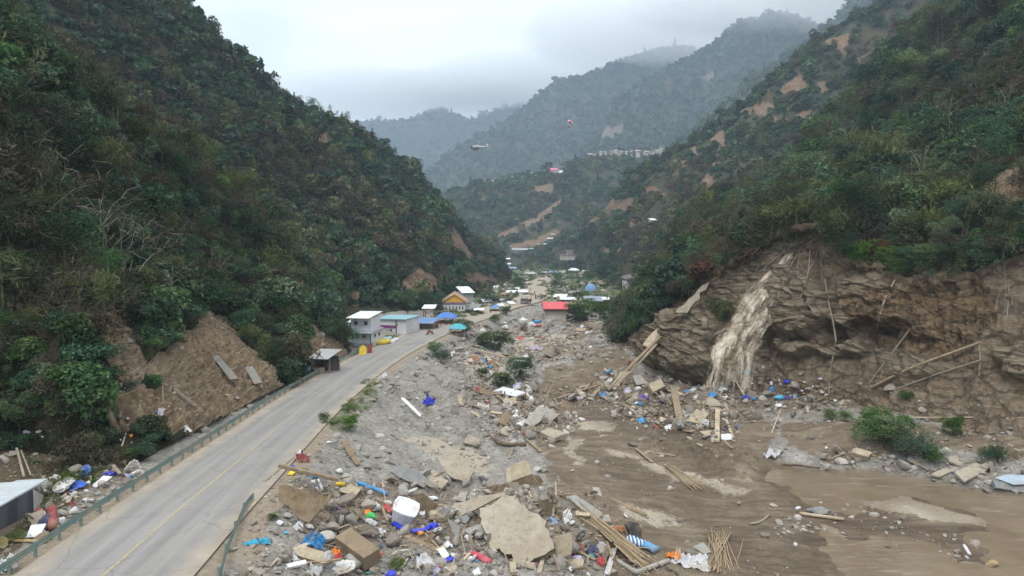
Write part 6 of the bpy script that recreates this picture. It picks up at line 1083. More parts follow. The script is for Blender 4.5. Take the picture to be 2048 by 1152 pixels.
# fallen poles and roots on the cliff
WRT = dict(follow=False)
def vine(label, pts, r, mat=palebark, name='root', cat='root'): tube(name, label, pts, r, mat, cat, 1.5, 5)
vine("long fallen pole slanting across the right cliff", [(1742,780),(1800,750),(1862,725),(1960,690)], 3.0, wood_m, 'pole', 'pole'); vine("thin straight pole below the long fallen pole", [(1794,780),(1860,755),(1962,722)], 1.4, palebark, 'pole', 'pole'); vine("horizontal pale pole above the river bank", [(1802,838),(1900,837),(2046,838)], 1.6, wood_l, 'pole', 'pole')
vine("root hanging over the middle of the cliff", [(1650,560),(1655,600),(1665,640),(1672,690),(1660,740),(1658,790)], 1.6); vine("pale root descending right of the tan outcrop", [(1790,562),(1770,600),(1758,640),(1755,660)], 1.8); vine("thin root on the lower right cliff", [(1820,660),(1790,700),(1760,740),(1738,770)], 1.6); vine("hanging twig at the right end of the cliff", [(2018,570),(2015,620),(2010,665)], 1.4); vine("crooked dead branch low on the right cliff", [(1958,690),(1960,720),(1958,755)], 1.6)
for i, (a, b_) in enumerate([((1625,482),(1580,530)), ((1610,476),(1560,540)), ((1600,485),(1590,560)), ((1585,490),(1575,520)), ((1640,490),(1610,560)), ((1570,500),(1540,540)), ((1620,500),(1600,600)), ((1530,510),(1500,560)), ((1410,570),(1375,640)), ((1425,565),(1412,600)), ((1400,600),(1380,625)), ((1595,510),(1555,600)), ((1560,512),(1520,545)), ((1632,478),(1598,505)), ((1650,500),(1645,560))]):
    vine("pale root %s" % ["from the tip of the scar to the waterfall head", "leaning along the waterfall head", "hanging straight below the tip of the scar", "short and thick at the waterfall head", "running right of the waterfall head", "left of the waterfall head", "longest one beside the layered outcrop", "under the middle of the scar lip", "in the fan at the left end of the scar", "short one in the fan at the left end of the scar", "low one in the fan at the left end of the scar", "crossing the upper falling water", "just under the lip left of the waterfall", "topmost under the tip of the scar", "hanging right of the tip of the scar"][i], [a, ((a[0] + b_[0]) / 2 + random.uniform(-6, 6), (a[1] + b_[1]) / 2), b_], 1.2)
SL('board', "slanting pale bank of splintered boards at the left end of the scar", [(1285,690),(1340,628),(1352,632),(1300,695)], wood_l, .15, (-.4,-.6,.6), .5, 1, 'boards', 6); SL('board', "upper band of splintered boards left of the waterfall", [(1350,625),(1405,570),(1418,565),(1375,625)], palebark, .15, (-.4,-.6,.6), .5, 1, 'boards', 6); lump('roots', "hanging fan shaped root clump on the cliff left of the waterfall", (1412,645), 14, 30, palebark, 'root')
# the torn turf lip over the scar
lipm = plain("torn dark turf", (.055, .038, .022), .98, .4, .5, (.11, .08, .045), 1.5, bscale=4, bs=.8)
LP = [(1412,556),(1440,547),(1470,528),(1500,508),(1530,490),(1560,472),(1600,462),(1636,460)]; Lw = catmull(np.array([at_d(x, y, d) for (x, y), d in zip(LP, np.linspace(108.5, 94.5, 8))]), 60)
V, Q = tube_mesh(Lw + np.array([0, -.3, .35]), .8 + .2 * np.abs(fbm(Lw, .5, 2)), 12, .8, .12, 4); V = V + fbm(V, .8, 4, .6, 88)[:, None] * .3; obj_at('turf_edge', V, Q, [lipm], smooth=True, label="dark overhanging edge of torn turf above the waterfall", cat="turf edge")
# small scraps, each one lying where rubbish collects
scr_m = [white_p, white_c, white_p, card_l, wood_l, lilac, sky_b, conc_g, tin_w, red, wood_m, card, teal, maroon, orange]
scr_n = ['white plastic', 'soiled white', 'white foam', 'tan cardboard', 'pale wooden', 'lilac', 'blue', 'grey', 'white metal', 'red', 'brown wooden', 'brown cardboard', 'teal', 'dark red', 'orange']
def scraps(n, poly, sz, place, seed):
    rg = random.Random(seed); P_ = np.array(poly, float); x0, y0 = P_.min(0); x1, y1 = P_.max(0); k = 0
    while k < n:
        x, y = rg.uniform(x0, x1), rg.uniform(y0, y1)
        if poly_mask(np.array([x]), np.array([y]), poly, 1)[0] < .5: continue
        i = rg.choices(range(15), [6, 5, 4, 3, 4, 1.5, 1.5, 4, 3, .8, 4, 3, .6, .6, .6])[0]; k += 1; w_ = rg.uniform(*sz); fx = (x - x0) / (x1 - x0); fy = (y - y0) / (y1 - y0); gl_ = "%s scrap %s" % (scr_n[i], place); lb = "%s%s, %s %s" % ('small ' if w_ < sz[0] * .65 + sz[1] * .35 else 'large ' if w_ > sz[0] * .3 + sz[1] * .7 else '', gl_, ['upper', 'middle', 'lower'][min(2, int(fy * 3))], ['left', 'centre left', 'centre right', 'right'][min(3, int(fx * 4))])
        if i in (4, 10): a = rg.uniform(-.7, .7); plank('board', lb, (x, y), (x + w_ * 1.8 * math.cos(a), y + w_ * .9 * math.sin(a)), w_ * .28, scr_m[i], .05, 'scrap', .03, group=gl_)
        elif rg.random() < .45: crumple('scrap', lb, [(x, y), (x + w_ * .7, y - w_ * .4), (x + w_ * rg.uniform(.8, 1.2), y + w_ * .2), (x + w_ * .3, y + w_ * .5)], scr_m[i], 'scrap', .3, res=7, group=gl_)
        else: lump('scrap', lb, (x, y), w_, w_ * rg.uniform(.45, .8), scr_m[i], 'scrap', rg.choice(['soft', 'rock']), int(x * 3), sub=3, group=gl_)
scraps(75, [(600,960),(720,960),(900,990),(1120,1000),(1230,1120),(1100,1150),(600,1150),(620,1060)], (7, 20), "in the foreground heap", 1)
scraps(50, [(880,690),(990,730),(1080,800),(1100,850),(1000,860),(940,800)], (6, 17), "on the pale rubble below the road", 2)
scraps(55, [(1120,790),(1250,760),(1450,780),(1480,840),(1420,870),(1280,850)], (6, 18), "in the debris fan under the waterfall", 3)
scraps(34, [(1440,750),(1660,760),(1700,820),(1500,820)], (5, 11), "on the talus below the cliff", 4)
scraps(40, [(920,650),(1180,650),(1180,700),(960,740)], (5, 13), "in the middle distance rubble", 5)
scraps(34, [(120,975),(280,920),(300,940),(70,1090),(60,1010)], (5, 14), "behind the guard rail", 6)
scraps(26, [(60,870),(330,800),(420,800),(330,880),(150,900)], (4, 11), "on the foot of the left slope", 7)
scraps(20, [(1600,890),(1900,905),(2040,950),(1800,930)], (4, 10), "along the far river bank", 8)
# ------------------------------------------------------------------ guard rails
def thing(name, label, cat, loc, rz=0, group=None):
    o = bpy.data.objects.new(name, None); o.empty_display_size = .5; COL.objects.link(o); o.location = loc; o.rotation_euler = (0, 0, rz); o['label'] = label; o['category'] = cat
    if group: o['group'] = group
    return o
def pmesh(name, boxes, mats, parent, **k):
    """one part mesh in its parent's own space; boxes = (x0,x1,y0,y1,z0,z1[,mat])"""
    V, Q, mi = [], [], []
    for b_ in boxes:
        o = len(V); x0, x1, y0, y1, z0, z1 = b_[:6]; V += [(x, y, z) for x in (x0, x1) for y in (y0, y1) for z in (z0, z1)]; Q += [[i + o for i in q] for q in ([0, 1, 3, 2], [4, 6, 7, 5], [0, 4, 5, 1], [2, 3, 7, 6], [0, 2, 6, 4], [1, 5, 7, 3])]; mi += [b_[6] if len(b_) > 6 else 0] * 6
    me = bpy.data.meshes.new(name); me.from_pydata(V, [], Q); [me.materials.append(m) for m in mats]; me.polygons.foreach_set('material_index', mi); me.update(); return link(name, me, parent, **k)
def praw(name, V, Q, mat, parent, smooth=False):
    me = bpy.data.meshes.new(name); me.from_pydata([tuple(map(float, v)) for v in V], [], [list(map(int, q)) for q in Q]); me.materials.append(mat); me.polygons.foreach_set('use_smooth', [smooth] * len(me.polygons)); me.update(); return link(name, me, parent)
def rail(label, P, every, posth=.72, lean=0.0):
    P = np.asarray(P); r = thing('guard_rail', label, 'guard rail', P[0]); prof = [(.0, .0), (.035, .05), (.035, .09), (0, .14), (0, .17), (.035, .22), (.035, .26), (0, .31)]
    T = np.gradient(P, axis=0); T[:, 2] = 0; T = unit(T); Nn = np.stack([T[:, 1], -T[:, 0], 0 * T[:, 0]], 1); V = []
    for th in (0, -.012):
        for i in range(len(P)):
            for a, z in prof: V.append(P[i] - P[0] + Nn[i] * (a * 1.6 + .06 + th) + np.array([0, 0, posth - .36 + z * 1.15]))
    n = len(P); m = len(prof); Q = grid_quads(n, m).tolist() + [[x + n * m for x in q[::-1]] for q in grid_quads(n, m).tolist()] + [[i * m, i * m + n * m, (i + 1) * m + n * m, (i + 1) * m] for i in range(n - 1)] + [[i * m + m - 1, (i + 1) * m + m - 1, (i + 1) * m + m - 1 + n * m, i * m + m - 1 + n * m] for i in range(n - 1)]
    praw('beam', V, Q, rail_m, r, True); L = np.r_[0, np.cumsum(np.linalg.norm(np.diff(P, axis=0), axis=1))]; s = 0.3; pm_ = None
    while s < L[-1]:
        p = np.array([np.interp(s, L, P[:, k]) for k in range(3)]) - P[0]
        if pm_ is None: pm_ = pmesh('post', [(-.06, .06, -.06, .06, -.4, posth + .02), (-.09, .09, -.02, .10, posth - .25, posth - .05)], [rail_m], r)
        else: q = pm_.copy(); COL.objects.link(q); pm_ = q
        pm_.location = p; s += every
    return r
LPn = road_side(RPTS, -(RW + .35)); sel = (LPn[:, 1] > 22) & (LPn[:, 1] < 132); LPr = LPn[sel][::2]; LPr = np.array([[*p[:2], p[2] - .05] for p in LPr]); rail("long green roadside guard rail on the left of the road", LPr, 2.0)
bp = np.array([[*np.array(hit(x, y)[0])] for x, y in [(438,1160),(452,1110),(470,1065),(490,1020),(505,1002)]]); bp = catmull(bp, 24); rail("loose green guard rail fragment on the gravel right of the road", bp, 3.0, .5)
plank('pole', "white fallen pole beyond the loose rail fragment", (497,1025), (514,1003), 4, wood_l, .08, 'pole'); plank('pole', "long pale pole lying on the road shoulder", (529,966), (590,915), 6, palebark, .12, 'pole')
# dark drainage edge of the road, utility poles
# ------------------------------------------------------------------ buildings
white_w = plain("white rendered wall", (.68, .69, .71), .85, .05, .12, (.40, .36, .30), .6); grey_w = plain("pale grey wall", (.42, .45, .50), .85, .06, .2, (.35, .32, .28), .6); cream_w = plain("cream wall", (.52, .48, .40), .85, .06, .2, (.3, .25, .2), .6)
roof_w = plain("white tin roof", (.74, .78, .80), .5, .05, .12, (.4, .36, .3), .8); roof_g = plain("grey tin roof", (.36, .38, .38), .6, .1, .25, (.25, .2, .15), .8); roof_b = plain("blue tin roof", (.06, .19, .42), .55, .15, .2, (.3, .28, .25), .8); roof_t = plain("teal tin roof", (.20, .42, .48), .5, .1, .15, (.3, .3, .28), .8); roof_d = plain("dark shingle roof", (.075, .078, .082), .9, .25, .2, scale=1.5)
glassd = plain("dark window glass", (.025, .03, .036), .25, .2, 0); purp = plain("purple painted band", (.20, .03, .17), .7, .1, .1); brownw = plain("brown plank wall", (.20, .13, .08), .9, .3, .25, scale=1.2); trimm = plain("dark purple trim", (.09, .05, .10), .7, .1, .1); ochre = plain("ochre gable", (.72, .40, .04), .8, .1, .1); redr = plain("red awning", (.62, .05, .08), .6, .1, .15); orangew = plain("orange brown door", (.30, .12, .04), .8, .2, .2)
def base(px, py): return Vector(hit(px, py)[0])
def win(parent, face, u, z, w_, h_, D, fm_=white_w):
    """window with frame and pane set in a wall; face = '-y' front, '+x' right side"""
    if face == '-y': f = pmesh('window', [(u - .05, u + w_ + .05, -D - .05, -D + .02, z - .05, z), (u - .05, u + w_ + .05, -D - .05, -D + .02, z + h_, z + h_ + .05), (u - .05, u, -D - .05, -D + .02, z, z + h_), (u + w_, u + w_ + .05, -D - .05, -D + .02, z, z + h_), (u + w_ * .48, u + w_ * .52, -D - .045, -D + .02, z, z + h_)], [fm_], parent); pmesh('pane', [(u, u + w_, -D - .03, -D + .02, z, z + h_)], [glassd], f)
    else: f = pmesh('window', [(D - .02, D + .05, u - .05, u + w_ + .05, z - .05, z), (D - .02, D + .05, u - .05, u + w_ + .05, z + h_, z + h_ + .05), (D - .02, D + .05, u - .05, u, z, z + h_), (D - .02, D + .05, u + w_, u + w_ + .05, z, z + h_)], [fm_], parent); pmesh('pane', [(D - .02, D + .03, u, u + w_, z, z + h_)], [glassd], f)
def ribs(parent, x0, x1, y0, y1, zf, zb, mat, th=.08, n=18, name='roof'):
    """ribbed tin sheet sloping from front (y0, zf) to back (y1, zb)"""
    V, Q = [], []
    xs = np.linspace(x0, x1, n * 3 + 1)
    for s in (0, -th):
        for i, x in enumerate(xs):
            e = .05 if i % 3 == 0 else 0
            V += [(x, y0, zf + e + s), (x, y1, zb + e + s)]
    m = len(xs)
    for i in range(m - 1): Q.append([2 * i, 2 * i + 2, 2 * i + 3, 2 * i + 1]); Q.append([2 * m + 2 * i, 2 * m + 2 * i + 1, 2 * m + 2 * i + 3, 2 * m + 2 * i + 2])
    for i in range(m - 1): Q.append([2 * i, 2 * m + 2 * i, 2 * m + 2 * i + 2, 2 * i + 2]); Q.append([2 * i + 1, 2 * i + 3, 2 * m + 2 * i + 3, 2 * m + 2 * i + 1])
    Q.append([0, 1, 2 * m + 1, 2 * m]); Q.append([2 * m - 2, 4 * m - 2, 4 * m - 1, 2 * m - 1]); return praw(name, V, Q, mat, parent)
def gable(parent, x0, x1, y0, y1, z0, zr, mat, along='y', th=.1, name='roof'):
    if along == 'y': A_ = [(x0, y0, z0), ((x0 + x1) / 2, y0, zr), (x1, y0, z0), (x0, y1, z0), ((x0 + x1) / 2, y1, zr), (x1, y1, z0)]
    else: A_ = [(x0, y0, z0), (x0, (y0 + y1) / 2, zr), (x0, y1, z0), (x1, y0, z0), (x1, (y0 + y1) / 2, zr), (x1, y1, z0)]
    V = A_ + [(a, b_, c_ - th) for a, b_, c_ in A_]; return praw(name, V, [[0, 1, 4, 3], [1, 2, 5, 4], [6, 9, 10, 7], [7, 10, 11, 8], [0, 6, 7, 1], [1, 7, 8, 2], [3, 4, 10, 9], [4, 5, 11, 10], [0, 3, 9, 6], [2, 8, 11, 5]], mat, parent)
# 1 three-storey white house  (photo 700-757, 617-690)
p = base(728, 693); m = mpp(p); W_ = 50 * m; s_ = m
h = thing('white_house', "white three storey house with a white tin roof beside the road", 'house', p + Vector((0, 3, -.6)), math.radians(-8)); x0, x1 = -24 * s_, 18 * s_
pmesh('wall', [(x0 + 8 * s_, x1 + 2 * s_, -3.0, 3.0, -1, 13 * s_), (x0 + 1 * s_, x1 + 3 * s_, -3.4, 3.2, 13.1 * s_, 34 * s_), (x0, x1, -2.6, 3.0, 38 * s_, 64 * s_)], [white_w], h)
pmesh('middle_roof', [(x0 - 2 * s_, x1 + 6 * s_, -4.6, 3.6, 34.1 * s_, 36.0 * s_), (x0 - 2 * s_, x1 + 6 * s_, -2.7, 3.4, 36.1 * s_, 37.9 * s_)], [grey_w], h); pmesh('trim', [(x0 - 2.2 * s_, x1 + 6.2 * s_, -4.72, -4.62, 33.4 * s_, 35 * s_), (x1 + 1.6 * s_, x1 + 3.2 * s_, -3.52, -3.42, 0, 34 * s_)], [trimm], h)
ribs(h, x0 - 3 * s_, x1 + 3 * s_, -4.4, 3.6, 65 * s_, 71 * s_, roof_w)
for u, z in ((x0 + 7 * s_, 49), (x0 + 28 * s_, 49)): win(h, '-y', u, z * s_, 7 * s_, 8 * s_, 2.6)
for u, w_ in ((x0 + 5 * s_, 5), (x0 + 15 * s_, 2.5), (x0 + 27 * s_, 7)): win(h, '-y', u, 24 * s_, w_ * s_, 6.5 * s_, 3.4)
for u in (-1.8, .6): win(h, '+x', u, 23 * s_, 1.2, 7 * s_, x1 + 3 * s_)
# 2 long white building
p = base(790, 665); m = s_ = mpp(p); h = thing('long_white_building', "long white building with a purple band and teal roof edge", 'house', p + Vector((0, 4, -.5)), math.radians(-14))
pmesh('wall', [(-30 * m, 33 * m, -4, 4, -1, 31 * m)], [white_w], h); pmesh('band', [(-30.5 * m, 11 * m, -4.15, -4.02, 13.5 * m, 19 * m)], [purp], h); pmesh('roof', [(-33 * m, 35 * m, -4.6, 4.4, 31.2 * m, 32.6 * m)], [roof_t], h); pmesh('drainpipe', [(11.6 * m, 12.8 * m, -4.25, -4.02, -1, 30 * m)], [trimm], h)
for u in (-25, -14, -2): win(h, '-y', u * m, 5.5 * m, 5 * m, 6 * m, 4)
win(h, '-y', 13.5 * m, 18 * m, 1.5 * m, 4 * m, 4)
# lean-to behind the white house
p = base(706, 668); m = mpp(p); h = thing('lean_to_shed', "low grey lean-to with a white roof left of the white house", 'shed', base(694, 672) + Vector((0, 8, 0))); m = mpp(h.location); pmesh('wall', [(-8 * m, 12 * m, -2, 2, -1, 20 * m)], [roof_d], h); ribs(h, -10 * m, 14 * m, -2.8, 2.6, 21 * m, 26 * m, roof_w, n=8)
# 3 blue roofed shed with brown front
p = base(846, 659); m = mpp(p); h = thing('roadside_shed', "brown plank shed with a blue tin roof right of the long white building", 'shed', p + Vector((0, 3, -.3)), math.radians(-6)); pmesh('wall', [(-24 * m, 24 * m, -3, 3, -1, 15 * m)], [brownw], h); pmesh('door', [(-20 * m, -5 * m, -3.1, -3.01, 0, 12 * m)], [orangew], h); pmesh('post', [(-4 * m, -3 * m, -4, -3.6, -1, 16 * m)], [trimm], h); ribs(h, -27 * m, 27 * m, -4.8, 3.6, 16.5 * m, 21 * m, roof_b)
p = base(848, 650); m = mpp(p); h = thing('open_shelter', "small open shelter with a flat white roof behind the brown shed", 'shelter', p + Vector((0, 12, 0))); m = mpp(h.location)
for x, y in ((-10, -2), (10, -2), (-10, 2), (10, 2)): pmesh('post', [(x * m - .12, x * m + .12, y - .12, y + .12, -1, 25 * m)], [brownw], h)
ribs(h, -13 * m, 13 * m, -3, 3, 25 * m, 29 * m, roof_w, n=9)
# 4 stalls with tarpaulin roofs
def stall(label, px, py, wpx, hpx, roofm, dep=2.2, goods=0, rz=0.0, peak=.4):
    p = base(px, py); m = mpp(p); w_, h_ = wpx * m * .5, hpx * m; r = thing('market_stall', label, 'stall', p + Vector((0, dep, 0)), rz)
    for x in (-w_ * .92, w_ * .92):
        for y in (-dep, dep): pmesh('post', [(x - .07, x + .07, y - .07, y + .07, -.6, h_ * .66)], [palebark], r)
    n = 12; u, v = np.meshgrid(np.linspace(-1, 1, n), np.linspace(-1, 1, 8)); z = h_ * (.66 + peak * (1 - np.maximum(np.abs(u) ** 2.2, np.abs(v) ** 1.6)) ) + fbm(np.column_stack([u.ravel() * 2 + px, v.ravel() * 2, 0 * u.ravel()]), 1.2, 3).reshape(u.shape) * .12
    V = np.column_stack([(u * w_ * 1.08).ravel(), (v * dep * 1.15).ravel(), z.ravel()]); Q = grid_quads(8, n); V2 = np.concatenate([V, V - [0, 0, .06]]); praw('canopy', V2, np.concatenate([Q, Q[:, ::-1] + len(V)]).tolist(), roofm, r, True)
    pmesh('counter', [(-w_ * .8, w_ * .8, -dep * .6, dep * .4, 0, h_ * .28)], [brownw], r); return r
stall("blue tarpaulin stall on the left of the road with goods", 891, 650, 38, 22, plain("blue tarpaulin", (.03,.16,.52)), 3); stall("turquoise canopy stall on the right edge of the road", 914, 672, 32, 22, plain("turquoise canvas", (.03,.36,.42), .6, .2, .1), 2); stall("small blue stall by the road above the walkers", 990, 624, 18, 12, roof_b, 3); stall("pale blue tarpaulin stall at the far road bend", 1106, 551, 20, 9, plain("pale blue canvas", (.20,.33,.55)), 4); stall("grey and white stall below the dark shack", 957, 630, 20, 15, roof_w, 3, peak=.15); stall("white tent at the far end of the road", 1149, 548, 20, 11, roof_w, 6); stall("white ridge tent on the far rubble", 1164, 641, 26, 14, white_p, 3, peak=.6)
gm_ = [plain("pink cloth", (.50,.22,.25)), white_p, maroon, card_l, navy]
for i in range(14): x = 872 + i * 2.4; lump('goods_bag', "%s bag on the ground in front of the blue tarpaulin stall" % ['pink', 'white', 'dark red', 'tan', 'navy'][i % 5], (x, 649 + (i % 3)), 4, 5, gm_[i % 5], 'bag', sub=2, group="bags in front of the blue tarpaulin stall")
# 5 yellow gabled house
p = base(906, 620); m = mpp(p); h = thing('gabled_house', "white house with an ochre gable and purple band", 'house', p + Vector((0, 6, -.5)), math.radians(4)); pmesh('wall', [(-22 * m, 22 * m, -6, 8, -1, 15 * m)], [white_w], h); pmesh('band', [(-23 * m, 23 * m, -6.3, 8, 15.1 * m, 18.6 * m)], [plain("violet band", (.16,.06,.22), .7)], h)
praw('gable', [(-23 * m, -6.2, 18.7 * m), (23 * m, -6.2, 18.7 * m), (0, -6.2, 33 * m), (-23 * m, -5.6, 18.7 * m), (23 * m, -5.6, 18.7 * m), (0, -5.6, 33 * m)], [[0, 1, 2], [5, 4, 3], [0, 3, 4, 1], [1, 4, 5, 2], [2, 5, 3, 0]], ochre, h); gable(h, -26 * m, 26 * m, -6.6, 9, 18.6 * m, 35 * m, plain("orange brown roof", (.42, .24, .12), .8), 'y', .15)
for u in (-17, -10.5, -4, 3, 9.5, 15.5): win(h, '-y', u * m, 4 * m, 2.6 * m, 6.5 * m, 6)
pmesh('foundation', [(-22.4 * m, 22.4 * m, -7.2, -6.05, -2, 1 * m)], [plain("mossy plinth", (.22, .27, .12), .9)], h)
p = base(925, 612); m = mpp(p); h = thing('side_house', "white ribbed roof annex behind the ochre gabled house", 'house', p + Vector((0, 22, 0)), math.radians(18)); m = mpp(h.location); pmesh('wall', [(-14 * m, 10 * m, -3, 5, -1, 17 * m)], [grey_w], h); ribs(h, -15 * m, 12 * m, -4, 6, 17.5 * m, 27 * m, roof_w, n=6)
# 6 grey roofed kiosk by the guard rail
p = base(645, 748); m = mpp(p); h = thing('roadside_kiosk', "open grey kiosk with a sloping tin roof behind the guard rail", 'kiosk', p + Vector((0, 1.6, -.1)), math.radians(-12)); w_ = 20 * m
for x in (-w_, w_):
    for y in (-1.5, 1.5): pmesh('post', [(x - .07, x + .07, y - .07, y + .07, -.3, 33 * m)], [wood_m], h)
pmesh('counter', [(-w_ + .1, w_ * .45, -1.55, -1.45, 0, 14 * m)], [cream_w], h); pmesh('counter_rail', [(-w_, w_ * .5, -1.62, -1.56, 14 * m, 16 * m), (w_ * .45, w_ * .52, -1.62, -1.56, 0, 14 * m)], [maroon], h); pmesh('back_wall', [(-w_, w_, 1.4, 1.5, 0, 32 * m), (-w_ - .02, -w_ + .05, -1.4, 1.4, 0, 32 * m)], [roof_d], h)
ribs(h, -w_ - 4 * m, w_ + 3 * m, -2.3, 2.2, 34 * m, 44 * m, roof_g, n=14)
SL('metal_sheet', "light blue sheet lying beside the kiosk", [(598,733),(607,728),(622,732),(620,742),(604,741)], plain("light blue sheet", (.12, .33, .60), .5), .05, (0,-.4,.9), .7, 0, 'sheet', anchor=(612,748))
# 7 slope hut on a pole
p = base(668, 600); m = mpp(p); h = thing('hillside_hut', "small hut with a dark shingle roof on a pole on the left hillside", 'hut', p); pmesh('pole', [(6 * m, 7.5 * m, -.1, .1, -.5, 38 * m)], [palebark], h); pmesh('wall', [(-15 * m, 5 * m, .3, 2.5, 22 * m, 34 * m)], [brownw], h); ribs(h, -18 * m, 16 * m, -1.5, 2.4, 34 * m, 47 * m, roof_d, n=12)
# 8 shed at the left edge
P_ = base(40, 1078); h = thing('metal_shed', "large grey metal shed with a pale roof at the left edge", 'shed', P_ + Vector((0, 0, 0)))
def shed_pt(px, py, d): return at_d(px, py, d) - np.array(h.location)
Zr = shed_pt(95, 957, 38.5); Zf = shed_pt(66, 975, 37); 
fl, fr, br_, bl_ = shed_pt(-60, 1045, 32.5), shed_pt(95, 957, 40), shed_pt(0, 962, 44), shed_pt(-220, 975, 40)
praw('roof', [fl, fr, br_, bl_] + [q - [0, 0, .1] for q in (fl, fr, br_, bl_)], [[0, 1, 2, 3], [7, 6, 5, 4], [0, 4, 5, 1], [1, 5, 6, 2], [2, 6, 7, 3], [3, 7, 4, 0]], plain("pale grey tin", (.50, .55, .58), .5, .05, .1), h)
wl, wr = shed_pt(-60, 1052, 32.9), shed_pt(66, 978, 38.2); gl, gr_ = shed_pt(-60, 1120, 32.9), shed_pt(69, 1052, 38.2); o_ = np.array([-.1, .2, 0]); zc_ = np.array([0, 0, 1.])
ml, mr = wl * .38 + gl * .62, wr * .38 + gr_ * .62
dark_w, t, b = new_mat("dark corrugated wall"); wv = N(t, 'ShaderNodeTexWave', ins={0: N(t, 'ShaderNodeTexCoord').outputs['Object'], 'Scale': 1.6}); t.links.new(ramp(t, wv.outputs['Fac'], [(.3, (.045, .05, .055)), (.7, (.085, .09, .10))]), b.inputs['Base Color']); bump(t, wv.outputs['Fac'], b, .5, .05); b.inputs['Roughness'].default_value = .6
praw('side_wall', [ml, mr, wr, wl, ml + o_, mr + o_, wr + o_, wl + o_], [[0, 1, 2, 3], [7, 6, 5, 4], [0, 4, 5, 1], [1, 5, 6, 2], [3, 2, 6, 7], [0, 3, 7, 4]], dark_w, h); o_ = np.array([-.05, .1, 0])
praw('lower_wall', [gl, gr_, mr, ml, gl + o_, gr_ + o_, mr + o_, ml + o_], [[0, 1, 2, 3], [7, 6, 5, 4], [0, 4, 5, 1], [1, 5, 6, 2], [3, 2, 6, 7], [0, 3, 7, 4]], plain("muddy concrete base", (.24, .20, .15), .9), h)
br2, bw = shed_pt(90, 992, 41), shed_pt(90, 1045, 41); praw('end_wall', [gr_, bw, br2, wr, gr_ + [-.1, .05, 0], bw + [-.1, .05, 0], br2 + [-.1, .05, 0], wr + [-.1, .05, 0]], [[0, 1, 2, 3], [7, 6, 5, 4], [0, 4, 5, 1], [1, 5, 6, 2], [3, 2, 6, 7], [0, 3, 7, 4]], greyt, h)
# 9 red roofed building, brown hut with blue roof, blue dome tent
p = base(1112, 640); m = mpp(p); h = thing('red_roofed_house', "cream walled building with a red awning roof right of the road bend", 'house', p + Vector((0, 4, -1))); pmesh('wall', [(-22 * m, 20 * m, -4, 8, -4, 24 * m)], [cream_w], h); gable(h, -26 * m, 24 * m, -5.5, 9, 30 * m, 40 * m, redr, 'x', .2, 'roof'); pmesh('eave_band', [(-24 * m, 22 * m, -4.2, 8.2, 24.1 * m, 29 * m)], [brownw], h); pmesh('white_panel', [(-21.5 * m, -10 * m, -4.4, -4.05, 0, 7 * m)], [white_w], h)
p = base(1190, 612); m = mpp(p); h = thing('brown_hut', "brown walled hut with a pale blue roof on the right of the valley", 'hut', p + Vector((0, 5, -.5))); pmesh('wall', [(-15 * m, 15 * m, -4, 4, -2, 12 * m)], [brownw], h); ribs(h, -19 * m, 17 * m, -5.5, 5, 12.5 * m, 19 * m, plain("slate blue tin", (.20,.27,.38), .6), n=10)
p = base(1186, 590); m = mpp(p); h = thing('dome_tent', "light blue dome tent behind the brown hut", 'tent', p + Vector((0, 12, 0))); m = mpp(h.location); V, Q = ICO[3]; V = V * np.array([13 * m, 10 * m, 20 * m]) + fbm(V, 2, 3)[:, None] * .4; V[:, 2] = np.maximum(V[:, 2], -1); praw('canopy', V, Q, plain("light blue canvas", (.16,.33,.62), .6, .25, .1), h, True); pmesh('base', [(-12 * m, 12 * m, -3, 3, -2, 3 * m)], [roof_d], h)
